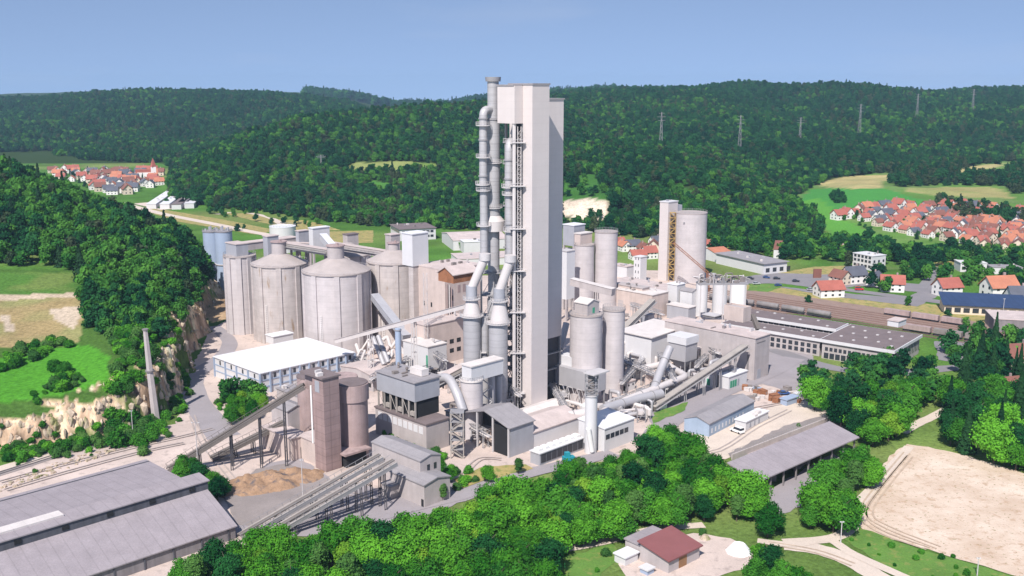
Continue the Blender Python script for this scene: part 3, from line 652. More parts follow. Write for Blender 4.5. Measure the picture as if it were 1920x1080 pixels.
# the hills beyond the valley
for nm, y0, y1, sp_, lab, s0 in (("woodland", 770, 1250, 7.2, "dense mixed wood on the nearer valley slopes behind the works", .80), ("woodland", 1250, 1900, 8.6, "dark mixed wood on the middle slopes under the pylons", .82), ("woodland", 1900, 2760, 10.5, "dark blue green wood along the far hill crest", 1.0)):
    X, Y, Z, px, py = hillpts(y0, y1, sp_); m = ((Z > 2.6) | ((py < np.interp(px, [300,330,400,470,640,750,900,1050,1150,1240,1330,1400,1500,1540], [372,378,390,397,420,428,432,428,442,452,463,463,452,438])) & (px > 318) & (px < 1545))) & visible(X, Y, Z)
    m &= ~((inpoly(px, py, R_MEAD) | inpoly(px, py, CLEAR_M)) | (inpoly(px, py, CLEAR_C) & (RNG.uniform(0, 1, len(X)) < .75))) & ~inpoly(px, py, [(675,352),(700,338),(740,346),(760,362),(720,366)])
    m &= ~((px > 1058) & (px < 1140) & (py > 368) & (py < 428) & (RNG.uniform(0, 1, len(X)) < .88))
    m &= ~((Y < 1500) & (Y > 1000) & (px < 310) & (Z < 3.5))
    X, Y, Z = X[m], Y[m], Z[m]; n = len(X); id_ = pick(X, Y, n, .06, .14, .42 if y0 < 1200 else (.28 if y0 < 1800 else .12)); wood(nm, np.stack([X, Y, Z-1.2], 1), sizes(n, s0*.82, s0*1.5), id_, lab); print("wood", n)
X, Y, Z, px, py = hillpts(3900, 4500, 26, -.2, .1); m = visible(X, Y, Z) & (Z > 20); X, Y, Z = X[m], Y[m], Z[m]; n = len(X)
if n: wood("woodland", np.stack([X, Y, Z-2], 1), sizes(n, 2.2, 3.0), pick(X, Y, n, .2, 0, .2), "faint blue wood on the farthest ridge"); print("wood", n)
# the steep wood on the left
X, Y, Z, px, py = hillpts(380, 800, 6.6, -.62, -.26)
LW = [(-900,200),(400,200),(398,470),(398,548),(372,580),(345,600),(300,640),(215,665),(205,640),(160,620),(150,520),(100,500),(-900,500)]
m = inpoly(px, py, LW) & (Z > 2.5) & inpoly(X, Y, [(-700,330)]+CLIFF[:-1]+[(-150,760)]) & visible(X, Y, Z)
m |= (Z > 3) & (Y > 600) & (px < 400) & visible(X, Y, Z)
X, Y, Z, px = X[m], Y[m], Z[m], px[m]
near = Y < 452
PT = list(zip(X[near], Y[near], Z[near])); X, Y, Z = X[~near], Y[~near], Z[~near]; n = len(X)
wood("woodland", np.stack([X, Y, Z-.8], 1), sizes(n, .72, 1.18), pick(X, Y, n, .04, .08, .66), "steep green wood on the hill rising left of the blue silos"); print("left wood", n)

# individual trees -------------------------------------------------
BELT = []   # (x, y, group, palette, size)
def stand(poly, sp_, pal, group, s=(.8, 1.15), px=True, keep=1.0):
    for x, y in scatter(poly, sp_, px):
        if random.random() < keep: BELT.append((x, y, group, random.choice(pal), random.uniform(*s)))
b0, b1, b2, b3, b4, b5 = BROAD
g1 = "trees in the belt below the works road"
stand([(300,1140),(330,1100),(430,1065),(520,1050),(600,1045),(640,1035),(800,1022),(850,1000),(930,962),(1010,945),(1080,915),(1160,895),(1215,870),(1290,880),(1350,905),(1385,930),(1420,975),(1400,990),(1320,985),(1230,1000),(1150,1020),(1060,1045),(1000,1055),(900,1065),(940,1080),(1040,1065),(1040,1140)], 5.9, [b0,b1,b5,b2,b0,b5,b4,b3,b1], g1, (.62, 1.0))
stand([(1195,850),(1215,822),(1260,850),(1270,880),(1230,880)], 6.5, [b0,b5,b1], g1, (.6, .9))
g2 = "trees in the copse between the long grey building and the bare field"
stand([(1480,712),(1530,708),(1560,740),(1600,700),(1680,688),(1750,700),(1770,740),(1745,775),(1690,795),(1700,830),(1650,850),(1610,830),(1560,800),(1530,780),(1500,740)], 7.4, [b0,b1,b2,b5,b1,b3], g2, (.8, 1.15))
g3 = "trees between the open canopy and the bare field"
stand([(1620,870),(1690,840),(1670,880),(1625,930),(1590,975),(1590,1005),(1555,1012),(1480,990),(1490,970),(1530,940),(1560,900)], 6.4, [b0,b1,b5,b0,b4], g3, (.6, .95))
stand([(1425,1000),(1480,1000),(1470,1020),(1425,1015)], 6, [b1,b2], g3, (.6,.8))
g4 = "trees in the gardens right of the copse"
stand([(1770,760),(1790,690),(1850,650),(1990,650),(1990,930),(1900,890),(1800,860),(1735,835),(1730,810)], 9.0, [b1,b2,b0,CONI[0],CONI[1],b2,b5], g4, (.8, 1.2))
g5 = "trees at the wood's edge above the quarried cliff"
for x, y, z in PT:
    q = random.random(); BELT.append((x, y, g5, random.choice([b0,b1,b5,b0,b4]) if q < .8 else random.choice([b2,b3]), random.uniform(.6, 1.0)))
g6 = "trees in front of the brick red garden house"
stand([(1370,1120),(1410,1075),(1480,1075),(1520,1100),(1560,1140)], 6.5, [b1,b2,b0], g6, (.6, .8))
stand([(320,915),(345,890),(420,905),(455,915),(430,940),(350,940)], 5.2, [b2,b1,b2], "trees under the long belt conveyor", (.50, .62))
stand([(412,765),(430,745),(490,752),(520,760),(500,785),(450,800),(425,800)], 5.0, [b1,b0,b3], "trees beside the white hall", (.42, .62))
for px_, py_, s_ in ((915,905,.52),(972,890,.48),(810,925,.5),(838,905,.5),(830,940,.45)): BELT.append((*G(px_, py_), "young trees on the dry verge by the open shed", b0 if s_ > .49 else b4, s_))
for px_, py_, s_ in ((742,840,.35),(775,850,.33),(800,865,.38),(825,880,.42),(845,900,.45)): BELT.append((*G(px_, py_), "young trees along the low wall behind the beige plant house", b0, s_))
BELT.sort(key=lambda t_: t_[1]); print("near trees", len(BELT))
IND = [t_ for t_ in BELT if not t_[3].name.startswith('conifer')]; CN = [t_ for t_ in BELT if t_[3].name.startswith('conifer')]
TREES = {}
for x, y, g, pr, s in IND[:292]+CN[:80]:
    o = place(pr, x, y, s, g); TREES.setdefault(g, []).append(o)
rest = IND[292:]
# town and hedgerow trees: past the 300 nearest, one mass per place
def mass(pts, s, label, name="tree_mass", pal=(0,1,2,4,5), z=-.6):
    if not pts: return
    X = np.array([p[0] for p in pts]); Y = np.array([p[1] for p in pts]); Z = TZ(X, Y)+z
    wood(name, np.stack([X, Y, Z], 1), sizes(len(X), *s), RNG.choice(pal, len(X)), label)
mass([(x, y) for x, y, g, pr, s in rest], (.6, .95), "mass of trees behind the nearest ones at the wood's edge", pal=(0,1,1,4,2,1))
for pr in FARB+FARC:          # the first of each kind stands in the hedgerow below the village
    pass
def town(polys, sp_, s, label, pal=(0,1,2,4,1), keep=1.0):
    pts = []
    for P in polys: pts += scatter(P, sp_)
    pts = [p for p in pts if random.random() < keep]; mass(pts, s, label, pal=pal)
hp = [G(1628,452), G(1672,478), G(1500,470), G(1590,500), G(1850,478), G(1400,474)]
for pr, p in zip(FARB+FARC, hp):
    o = place(pr, p[0], p[1], .85, "hedgerow trees below the red roofed village"); TREES.setdefault("hedge", []).append(o)
town([[(1325,450),(1400,447),(1500,452),(1560,455),(1640,466),(1700,480),(1790,478),(1800,490),(1700,500),(1640,500),(1560,492),(1470,488),(1400,478),(1330,470)],
 [(1625,455),(1690,472),(1650,482),(1590,478)]], 9, (.7, 1.1), "leafy trees between the business park and the meadow")
town([[(1690,478),(1760,474),(1850,478),(1960,482),(2100,490),(2100,530),(1960,515),(1800,505),(1700,495)], [(1760,520),(1800,512),(1880,518),(1960,530),(1960,560),(1850,545),(1780,545)]], 10, (.7, 1.15), "garden trees in front of the right hand village", keep=.8)
town([[(1630,540),(1650,535),(1668,545),(1640,560)], [(1690,505),(1740,500),(1750,530),(1700,530)], [(1620,478),(1660,482),(1655,520),(1640,520)]], 8, (.6, .9), "small garden trees among the town houses")
town([[(1660,350),(1700,345),(1760,352),(1900,350),(1960,355),(1960,372),(1860,365),(1740,362),(1690,368)], [(1735,392),(1790,398),(1850,405),(1930,412),(2100,420),(2100,432),(1930,426),(1800,418)], [(1660,330),(1710,338),(1800,330),(1870,322),(1870,330),(1780,345),(1690,352)], [(1880,345),(1990,335),(1990,372),(1900,378)]], 9, (.7, 1.2), "dark hedgerow trees across the meadows above the village", pal=(0,0,2,3,3,5))
town([[(1552,378),(1575,380),(1588,392),(1562,392)]], 6, (.5, .7), "clump of bushes standing in the green meadow", pal=(0,2))
town([[(240,395),(300,388),(310,392),(250,402)], [(395,425),(480,430),(560,440),(540,446),(400,432)], [(370,398),(450,395),(620,425),(600,432),(430,410)], [(300,382),(345,376),(350,384),(300,390)]], 12, (.4, .75), "scrub trees along the valley road on the left", keep=.5)
town([[(1765,590),(1800,585),(1860,625),(1800,640)], [(1690,565),(1740,572),(1730,580),(1690,575)], [(1500,560),(1520,560),(1520,572),(1500,570)]], 9, (.35, .6), "scrub trees beside the railway", keep=.4)
town([[(1770,655),(1830,645),(1960,655),(1960,700),(1850,700),(1780,690)]], 9, (.7, 1.1), "dark trees beyond the loading yard", keep=.8)
town([[(690,452),(780,450),(900,470),(800,470)], [(800,486),(850,486),(890,500),(810,496)]], 12, (.45, .7), "small trees round the warehouses behind the works", keep=.35)
# bushes
bg1 = "bushes on the green terrace above the cliff"
def bushes(poly, sp_, group, s=(.6, 1.2), z=0, keep=1.0, pal=BUSH):
    out = []
    for x, y in scatter(poly, sp_, z=z):
        if random.random() < keep: out.append(place(random.choice(pal), x, y, random.uniform(*s), group))
    BUSHES.setdefault(group, []).extend(out)
BUSHES = {}
bushes([(0,660),(30,645),(60,640),(125,630),(130,645),(60,660),(0,675)], 4.5, "bushes in the hedge across the upper field", (1.0, 1.5), z=19)
bushes([(60,722),(100,710),(170,695),(178,705),(110,722),(65,732)], 3.8, "bushes in the short hedge in the green field", (.5, .8), z=16)
bushes([(190,735),(212,690),(240,700),(245,740),(215,752)], 4, "bushes at the corner of the green field", (1.2, 1.9), z=17)
bushes([(0,772),(120,755),(200,745),(260,740),(258,755),(200,768),(100,780),(0,792)], 3.6, "bushes along the top of the cliff", (.6, 1.2), z=13)
bushes([(5,840),(60,840),(130,842),(200,828),(270,800),(330,800),(335,822),(260,826),(120,862),(0,880)], 5.2, "bushes at the foot of the cliff", (.5, 1.3), keep=.7)
bushes([(100,760),(140,770),(145,815),(105,800)], 4.0, "bushes growing down the cliff face", (1.0, 1.6), keep=1)
bushes([(285,640),(330,632),(372,640),(350,690),(330,740),(300,760),(290,700)], 4.2, "bushes clinging to the quarry face beside the road", (.6, 1.3), z=13, keep=.5)
bushes([(0,800),(130,795),(240,770),(300,765),(300,780),(130,812),(0,815)], 5, "bushes half way down the pale quarry face", (.5, 1.1), z=6, keep=.35)
bushes([(215,600),(300,610),(280,640),(205,650)], 4.5, "bushes at the wood's lower edge beside the field", (.9, 1.7), z=22)
bushes([(225,640),(290,620),(290,700),(262,735),(220,700)], 4.6, "bushes on the slope behind the tall concrete post", (.9, 1.6), z=22)
bushes([(0,835),(0,905),(120,880),(230,850),(250,828),(120,862)], 6, "scrub beside the disused track", (.3, .7), keep=.5)
bushes([(1400,930),(1440,920),(1500,1010),(1440,1010)], 6, "bushes at the edge of the concrete apron", (.6, 1.0), keep=.6)
bushes([(1590,1010),(1650,1015),(1850,1060),(1960,1100),(1700,1090)], 5, "bushes in the rough verge below the bare field", (.25, .6), keep=.8, pal=[BUSH[1], BUSH[0]])
bushes([(1060,1075),(1150,1020),(1330,985),(1420,1000),(1440,1030),(1330,1005),(1160,1050),(1100,1100)], 7, "bushes round the garden house yard", (.4, .8), keep=.5)
bushes([(702,815),(720,800),(760,822),(820,850),(860,885),(850,900),(800,880),(740,850)], 3.6, "bushes along the wall below the raised clad house", (.5, .9), keep=.9)
bushes([(845,905),(880,880),(905,900),(860,925)], 3.4, "bushes beside the beige screening house", (.6, 1.0), keep=.8)
bushes([(405,760),(425,742),(470,738),(470,750),(420,790)], 3.6, "low scrub beside the white hall", (.5, .9), keep=.8)
bushes([(1370,845),(1540,785),(1550,792),(1380,855)], 5, "bushes along the retaining wall", (.3, .6), keep=.6, pal=[BUSH[2]])

# ------------------------------------------------------------------ buildings: plan frame from the front corner
class Fr:
    def __init__(s, pf, ang=45.0, z=0.0, world=False):
        s.c = pf if world else G(pf[0], pf[1], z); s.z = z; a = rad(ang); s.a = ang; s.U = (math.cos(a), math.sin(a)); s.V = (-math.sin(a), math.cos(a))
    def xy(s, u, v): return (s.c[0]+s.U[0]*u+s.V[0]*v, s.c[1]+s.U[1]*u+s.V[1]*v)
    def P(s, u, v, z): return (*s.xy(u, v), s.z+z)
    def len(s, px, axis, z=None):
        "length along an axis that reaches photo column px"
        d = s.U if axis == 'U' else s.V; lo, hi = 0.0, 200.0; z = s.z if z is None else z
        f = lambda l: PR(s.c[0]+d[0]*l, s.c[1]+d[1]*l, z)[0]
        for _ in range(40):
            m = (lo+hi)/2
            if (f(m) < px) == (axis == 'U'): lo = m
            else: hi = m
        return round(lo, 2)
    def top(s, py): return hgt(*s.c, py)-s.z
    def box(s, mb, u0, u1, v0, v1, z0, z1): return mb.prism([s.xy(u0, v0), s.xy(u1, v0), s.xy(u1, v1), s.xy(u0, v1)], s.z+z0, s.z+z1)
def windows(fr, root, specs, LU, LV):
    "specs: (face R or L, rows [z..], first, last, count, width, height, material)"
    for face, zs, a, b_, n_, ww, wh, mm in specs:
        for z in zs:
            for i in range(n_):
                t = a+(b_-a)*(i/(n_-1) if n_ > 1 else .5); mb = MB()
                if face == 'R': fr.box(mb, t-ww/2, t+ww/2, -.08, .06, z, z+wh)
                else: fr.box(mb, -.08, .06, t-ww/2, t+ww/2, z, z+wh)
                nm = {'green':'door','shadowy':'door'}.get(mm, 'window'); part(nm, mb, mm, root)
def bld(name, label, cat, pf, pl, pr, pt, ang=45, z=0.0, roof='flat', wm='conc_plain', rm='creamroof', over=.3, rise=1.5, thick=.35, win=(), LU=None, LV=None, group=None, hh=None, sidem=None):
    fr = Fr(pf, ang, z) if len(pf) == 2 else Fr(pf[:2], ang, z, world=True); LU = LU or fr.len(pr, 'U'); LV = LV or fr.len(pl, 'V'); h = hh or fr.top(pt)
    root = thing(name, label, cat, (*fr.xy(LU/2, LV/2), z), group); mb = MB(); rf = MB(); o = over
    def slab(pts, t):   # pts: list of (u, v, z) quads of the roof
        vs = [fr.P(u, v, zz) for u, v, zz in pts]; vs += [fr.P(u, v, zz+t) for u, v, zz in pts]
        n_ = len(pts); rf.add(vs, [tuple(range(n_))[::-1], tuple(range(n_, 2*n_))]+[(i, (i+1) % n_, n_+(i+1) % n_, n_+i) for i in range(n_)])
    if roof == 'flat':
        fr.box(mb, 0, LU, 0, LV, 0, h-thick); fr.box(rf, -o, LU+o, -o, LV+o, h-thick, h)
    elif roof == 'parapet':
        fr.box(mb, 0, LU, 0, LV, 0, h-.9); fr.box(rf, .4, LU-.4, .4, LV-.4, h-.9, h-.6)
        for q in ((0, LU, 0, .35), (0, LU, LV-.35, LV), (0, .35, .35, LV-.35), (LU-.35, LU, .35, LV-.35)): fr.box(mb, *q, h-.899, h)
    elif roof in ('gableU', 'gableV'):
        if roof == 'gableU':   # ridge runs along U
            poly = [(0, 0, 0), (0, LV, 0), (0, LV, h), (0, LV/2, h+rise), (0, 0, h)]; ex = lambda q, t: (q[0]+t, q[1], q[2]); L2 = LU
            slab([(-o, -o, h-rise*o/(LV/2)), (LU+o, -o, h-rise*o/(LV/2)), (LU+o, LV/2, h+rise), (-o, LV/2, h+rise)], thick)
            slab([(-o, LV/2, h+rise), (LU+o, LV/2, h+rise), (LU+o, LV+o, h-rise*o/(LV/2)), (-o, LV+o, h-rise*o/(LV/2))], thick)
        else:
            poly = [(LU, 0, 0), (0, 0, 0), (0, 0, h), (LU/2, 0, h+rise), (LU, 0, h)]; ex = lambda q, t: (q[0], q[1]+t, q[2]); L2 = LV
            slab([(-o, -o, h-rise*o/(LU/2)), (LU/2, -o, h+rise), (LU/2, LV+o, h+rise), (-o, LV+o, h-rise*o/(LU/2))], thick)
            slab([(LU/2, -o, h+rise), (LU+o, -o, h-rise*o/(LU/2)), (LU+o, LV+o, h-rise*o/(LU/2)), (LU/2, LV+o, h+rise)], thick)
        vs = [fr.P(*q) for q in poly]+[fr.P(*ex(q, L2)) for q in poly]
        mb.add(vs, [(0,1,2,3,4), (9,8,7,6,5)]+[(i, i+5, (i+1) % 5+5, (i+1) % 5) for i in range(5)])
    elif roof in ('monoU', 'monoV'):   # high on the back side
        hb = h+rise
        if roof == 'monoV': z4 = [h, h, hb, hb]
        else: z4 = [h, hb, hb, h]
        P = [fr.xy(0, 0), fr.xy(LU, 0), fr.xy(LU, LV), fr.xy(0, LV)]; mb.prism(P, fr.z, [fr.z+q for q in z4])
        slab([(-o, -o, z4[0]), (LU+o, -o, z4[1]), (LU+o, LV+o, z4[2]), (-o, LV+o, z4[3])], thick)
    part('wall', mb, wm, root); 
    if rf.v: part('roof', rf, rm, root)
    windows(fr, root, win, LU, LV)
    fr.LU, fr.LV, fr.h, fr.root = LU, LV, h, root
    return fr
def silo(name, label, px, pyb, pw, pt, m='concrete', z=0.0, roof='disc', rise=0, rm='coneroof', group=None, ribs=0, depth=None, over=.5, r=None, rib_m=None, rail=True, turret=None):
    "cylinder whose middle foot is at px, pyb (front edge of the base), pw photo pixels wide, rim seen at row pt"
    x, y = G(px, pyb, z); sc = F/(y*cp+(H-z)*sp); r = r or pw/2/sc; L_ = math.hypot(x, y); x += x/L_*r; y += y/L_*r
    if depth: y += depth
    h = hgt(x-x/L_*r, y-y/L_*r, pt); root = thing(name, label, 'silo', (x, y, z), group)
    mb = MB(); mb.cyl(x, y, z, h, r, n=56); part('body', mb, m, root)
    for i in range(ribs):
        a = rad(200+i*360/ribs); b_ = MB(); b_.box(x+r*math.cos(a), y+r*math.sin(a), z, 1.0, 2.3, h-z-.1, math.degrees(a)); part('rib', b_, rib_m or m, root)
    mb = MB()
    if roof == 'disc': mb.cyl(x, y, h, h+.5, r+over, n=56)
    elif roof == 'cone':
        mb.cyl(x, y, h, h+.5, r+over, n=56); mb.cyl(x, y, h+.5, h+.5+rise, r+over-.2, r*.24, n=56)
    part('roof', mb, rm, root)
    if turret:
        tw, th = turret; t = MB(); zb = h+.5+rise-.3; t.cyl(x, y, zb, zb+th, tw/2, n=28); tt = part('turret', t, 'conc_plain', root); t2 = MB(); t2.cyl(x, y, zb+th, zb+th+.4, tw/2+.5, n=28); t2.cyl(x+1, y-1, zb+th+.4, zb+th+1.4, .5, n=10); part('turret_cap', t2, 'conc_brown', tt)
    if rail and roof == 'disc':
        mb = MB(); k = 24; R = r+over-.15
        for j in range(k):
            a, b_ = 2*math.pi*j/k, 2*math.pi*(j+1)/k; p = (x+R*math.cos(a), y+R*math.sin(a)); q = (x+R*math.cos(b_), y+R*math.sin(b_))
            mb.bar((*p, h+.5), (*p, h+1.6), .08); mb.bar((*p, h+1.6), (*q, h+1.6), .09); mb.bar((*p, h+1.1), (*q, h+1.1), .06)
        part('railing', mb, 'frame', root)
    return root, x, y, r, h
def pipe(label, pts, r, m='pipe_w', name='pipe', cat='pipe', rb=2.0, flanges=(), group=None, n=16):
    mb = MB(); mb.tube(bend(pts, rb), r, n=n)
    zl = min(p[2] for p in pts); loc = (pts[0][0], pts[0][1], zl)
    if not flanges: return solo(name, mb, m, label, cat, group)
    root = thing(name, label, cat, loc, group); part('duct', mb, m, root)
    for i, t in flanges:
        a, b_ = Vector(pts[i]), Vector(pts[i+1]); d = (b_-a).normalized(); c = a.lerp(b_, t); f = MB(); f.tube([c-d*.15, c+d*.15], r+.22, n=n); part('flange', f, 'frame', root)
    return root
def lattice(mb, p, q, wd, ht, nb, w_=.18):
    "open box truss from p to q"
    p, q = Vector(p), Vector(q); d = (q-p); L_ = d.length; d.normalize(); sd = d.cross(Vector((0,0,1)))
    sd = sd.normalized() if sd.length > 1e-3 else Vector((1,0,0)); up = sd.cross(d).normalized(); C4 = [sd*wd/2*a+up*ht/2*b_ for a, b_ in ((-1,-1),(1,-1),(1,1),(-1,1))]
    for c in C4: mb.bar(p+c, q+c, w_)
    for i in range(nb):
        a = p+d*L_*i/nb; b_ = p+d*L_*(i+1)/nb
        for j in range(4):
            mb.bar(a+C4[j], a+C4[(j+1) % 4], w_*.8); mb.bar((a if i % 2 else b_)+C4[j], (b_ if i % 2 else a)+C4[(j+1) % 4], w_*.7)
def trestle(x, y, z0, z1, a, wd=2.4, w_=.3, dp=1.2):
    mb = MB(); c, s = math.cos(rad(a)), math.sin(rad(a)); ft = [(x+c*wd/2*i-s*dp/2*j, y+s*wd/2*i+c*dp/2*j) for i, j in ((-1,-1),(1,-1),(1,1),(-1,1))]
    for f in ft: mb.bar((*f, z0), (x+(f[0]-x)*.8, y+(f[1]-y)*.8, z1), w_)
    n_ = max(1, int((z1-z0)/5))
    for k in range(n_+1):
        z = z0+(z1-z0)*k/n_; q = [(x+(f[0]-x)*(1-.2*k/n_), y+(f[1]-y)*(1-.2*k/n_), z) for f in ft]
        for j in range(4):
            if k: mb.bar(q[j], q[(j+1) % 4], w_*.7)
    return mb
def conveyor(label, p, q, wd=2.6, ht=2.4, m='belt', legs=(), group=None, top='belt', name='conveyor', legm='frame', rails=True):
    p, q = Vector(p), Vector(q); d = (q-p).normalized(); mid = p
    root = thing(name, label, 'conveyor', (p.x, p.y, 0), group)
    mb = MB(); mb.obox(p, q, wd, ht); part('gallery', mb, m, root)
    up = d.cross(Vector((0,0,1))).normalized().cross(d).normalized()
    mb = MB(); mb.obox(p+up*(ht/2+.12), q+up*(ht/2+.12), wd+.5, .2); part('cover', mb, top, root)
    if rails:
        sd = d.cross(Vector((0,0,1))).normalized(); mb = MB(); n_ = int((q-p).length/2.5)
        for s_ in (-1, 1):
            o_ = sd*s_*(wd/2+.55); mb.bar(p+o_+up*.9, q+o_+up*.9, .10); mb.obox(p+o_-up*.2, q+o_-up*.2, .8, .12)
            for i in range(n_+1): c = p.lerp(q, i/n_)+o_; mb.bar(c-up*.2, c+up*.9, .09)
        part('walkway', mb, 'frame', root)
    ang = math.degrees(math.atan2(d.y, d.x))+90
    for t in legs:
        c = p.lerp(q, t)-up*ht/2
        if c.z > 1.5: part('leg', trestle(c.x, c.y, 0, c.z, ang, wd+.6), legm, root)
    return root
def open_belt(label, p, q, wd=2.4, legs=(), group=None, m='belt', rim='beltl', fm='frame'):
    "open belt conveyor: dark belt trough on a trussed bridge with walkways"
    p, q = Vector(p), Vector(q); d = (q-p).normalized(); sd = d.cross(Vector((0,0,1))).normalized(); up = sd.cross(d).normalized(); L_ = (q-p).length
    root = thing('conveyor', label, 'conveyor', (p.x, p.y, 0), group)
    mb = MB(); mb.obox(p, q, 1.3, .3); part('belt', mb, m, root)
    for s_ in (-1, 1):
        mb = MB(); o_ = sd*s_*(wd/2); mb.obox(p+o_-up*.25, q+o_-up*.25, .75, .12); part('walkway', mb, rim, root)
    mb = MB(); n_ = int(L_/2.2)
    for s_ in (-1, 1):
        o_ = sd*s_*(wd/2+.35)
        mb.obox(p+o_-up*.75, q+o_-up*.75, .1, .8); mb.bar(p+o_+up*.9, q+o_+up*.9, .09); mb.bar(p+o_-up*1.3, q+o_-up*1.3, .2); mb.bar(p+o_-up*.3, q+o_-up*.3, .2)
        for i in range(n_):
            a, b_ = p.lerp(q, i/n_)+o_, p.lerp(q, (i+1)/n_)+o_; mb.bar(a-up*1.3, a+up*.9, .1); mb.bar(a-up*(1.3 if i % 2 else .3), b_-up*(.3 if i % 2 else 1.3), .12)
    for i in range(n_): a = p.lerp(q, i/n_); mb.bar(a-sd*wd/2-up*1.3, a+sd*wd/2-up*1.3, .12)
    part('truss', mb, fm, root); ang = math.degrees(math.atan2(d.y, d.x))+90
    for t in legs:
        c = p.lerp(q, t)-up*1.3
        if c.z > 1.2: part('leg', trestle(c.x, c.y, 0, c.z, ang, wd+.6, .24, .6), 'framed', root)
    return root
def PX(px, py, z): return (*G(px, py, z), z)
def at_depth(px, py, Y):
    "point on world row Y seen at px, py"
    u = (px-960)/F; v = (540-py)/F; t = Y/(cp+v*sp); return Vector((u*t, Y, H+(-sp+v*cp)*t))

# ------------------------------------------------------------------ preheater tower, stacks and ducts
tw = Fr((996, 783), 45); TL = tw.len(979.5, 'V'); TU = tw.len(1026, 'U'); HT = tw.top(159)
D2 = 8.4; U2 = Fr(tw.xy(0, D2), 45, 0, world=True).len(1051.5, 'U')
root = thing('preheater_tower', 'tallest cream clad tower of the works with a boxed head and open steel floors', 'tower', (*tw.xy(TU/2, TL/2), 0)); TOWER = root
mb = MB(); tw.box(mb, 0, TU, 0, TL, 0, HT); part('lift_shaft', mb, 'clad', root)
mb = MB(); tw.box(mb, -.25, TU+.25, -.25, TL+7, HT, HT+.5); part('roof', mb, 'greyroof', root)
h2 = hgt(*tw.xy(TU+10, D2), 187)
mb = MB(); tw.box(mb, 9.2, U2, D2, 20, 24, h2); part('stair_shaft', mb, 'clad', root)
mb = MB(); tw.box(mb, TU+.4, U2+.4, D2-.3, 20, h2, h2+.5); part('roof', mb, 'greyroof', root)
# boxed head on the left, over the open frame
hb = hgt(*tw.xy(0, 0), 352-0) ; zt = HT-.3; zb1 = tw.top(232)
vA = TL; vB = TL+8.2; UB = -4.0
mb = MB(); tw.box(mb, UB, 2, TL+.02, vB, zb1, zt); part('head_box', mb, 'clad', root)
mb = MB(); tw.box(mb, UB-.3, 2.2, TL+.26, vB+.3, zt+.01, zt+.4); part('roof', mb, 'greyroof', root)
mb = MB(); tw.box(mb, 2.01, 9.1, TL+.05, vB-.5, zb1+3, zt-2); part('head_box', mb, 'clad', root)
# open frame with floors, columns and cyclones
FU0, FU1, FV0, FV1 = .6, 8.1, TL+.3, vB+.5
k = 0; z = 8.0
while z < zb1-1:
    mb = MB(); tw.box(mb, FU0-.8, FU1, FV0, FV1+.8, z, z+.45); part('floor', mb, 'frame', root)
    mb = MB()
    for t in np.linspace(FV0, FV1+.6, 7): mb.bar(tw.P(FU0-.7, t, z+.4), tw.P(FU0-.7, t, z+1.5), .09)
    mb.bar(tw.P(FU0-.7, FV0, z+1.5), tw.P(FU0-.7, FV1+.7, z+1.5), .10); part('railing', mb, 'framel', root)
    z += 7.3; k += 1
for u in (FU0, (FU0+FU1)/2, FU1-.5):
    for v in (FV0+.3, (FV0+FV1)/2, FV1):
        mb = MB(); mb.box(*tw.xy(u, v), 0, .75, .75, zb1+2, 45); part('column', mb, 'frame', root)
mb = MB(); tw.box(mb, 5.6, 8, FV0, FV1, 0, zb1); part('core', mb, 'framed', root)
zz = 6.0; k = 0
while zz < zb1-9:
    mb = MB(); c = tw.xy(3.0, (FV0+FV1)/2+(1.6 if k % 2 else -1.6)); mb.cyl(*c, zz+3.2, zz+7, 2.2, n=20); mb.cyl(*c, zz-.5, zz+3.2, .6, 2.2, n=20); part('cyclone', mb, 'machinery', root)
    mb = MB(); a = tw.P(.7, FV0+.5, zz); b_ = tw.P(.7, FV1-.3, zz+7); mb.bar(a, b_, .28); mb.bar(tw.P(.7, FV1-.3, zz), tw.P(.7, FV0+.5, zz+7), .22); part('brace', mb, 'frame', root)
    zz += 7.3; k += 1
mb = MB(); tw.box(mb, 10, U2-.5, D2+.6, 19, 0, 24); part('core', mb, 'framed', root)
for u in (10, TU+6, U2-.6):
    for v in (D2+.3, 14, 19): mb = MB(); mb.box(*tw.xy(u, v), 0, .8, .8, 24.2, 45); part('column', mb, 'frame', root)
for zz in (6, 12, 18): mb = MB(); tw.box(mb, TU+.4, U2+.3, D2-.5, 19, zz, zz+.4); part('floor', mb, 'frame', root)
# stair ladder and slim riser pipe beside the shaft
YF = tw.xy(0, TL)[1]-1.5
LX = lambda px, Y=YF: at_depth(px, 500, Y).x
mb = MB(); xr = LX(964); mb.tube([(xr, YF, 3), (xr, YF, zb1)], .62, n=14); pr_ = solo('riser_pipe', mb, 'pipe_w', 'slim cream riser pipe running up the tower left of the tall shaft', 'pipe')
x1, x2 = LX(970.5), LX(976.5); root = thing('ladder_shaft', 'caged ladder way with landings climbing the tower beside the slim pipe', 'ladder', (x1, YF, 0))
mb = MB(); 
for x in (x1, x2): mb.bar((x, YF+.2, 2), (x, YF+.2, zb1-1), .22); mb.bar((x, YF+1.6, 2), (x, YF+1.6, zb1-1), .18)
z = 3
while z < zb1-2: mb.bar((x1, YF+.2, z), (x2, YF+.2, z), .13); mb.bar((x1, YF+.2, z), (x2, YF+1.6, z+1.2), .1); z += 1.5
part('cage', mb, 'pipe_w', root)
for z in np.arange(8.4, zb1-3, 14.6): mb = MB(); mb.box((x1+x2)/2-.6, YF+.4, z, 5.2, 2.8, .25); mb.box((x1+x2)/2-.6, YF-.95, z+1.1, 5.2, .1, .1); part('landing', mb, 'framel', root)
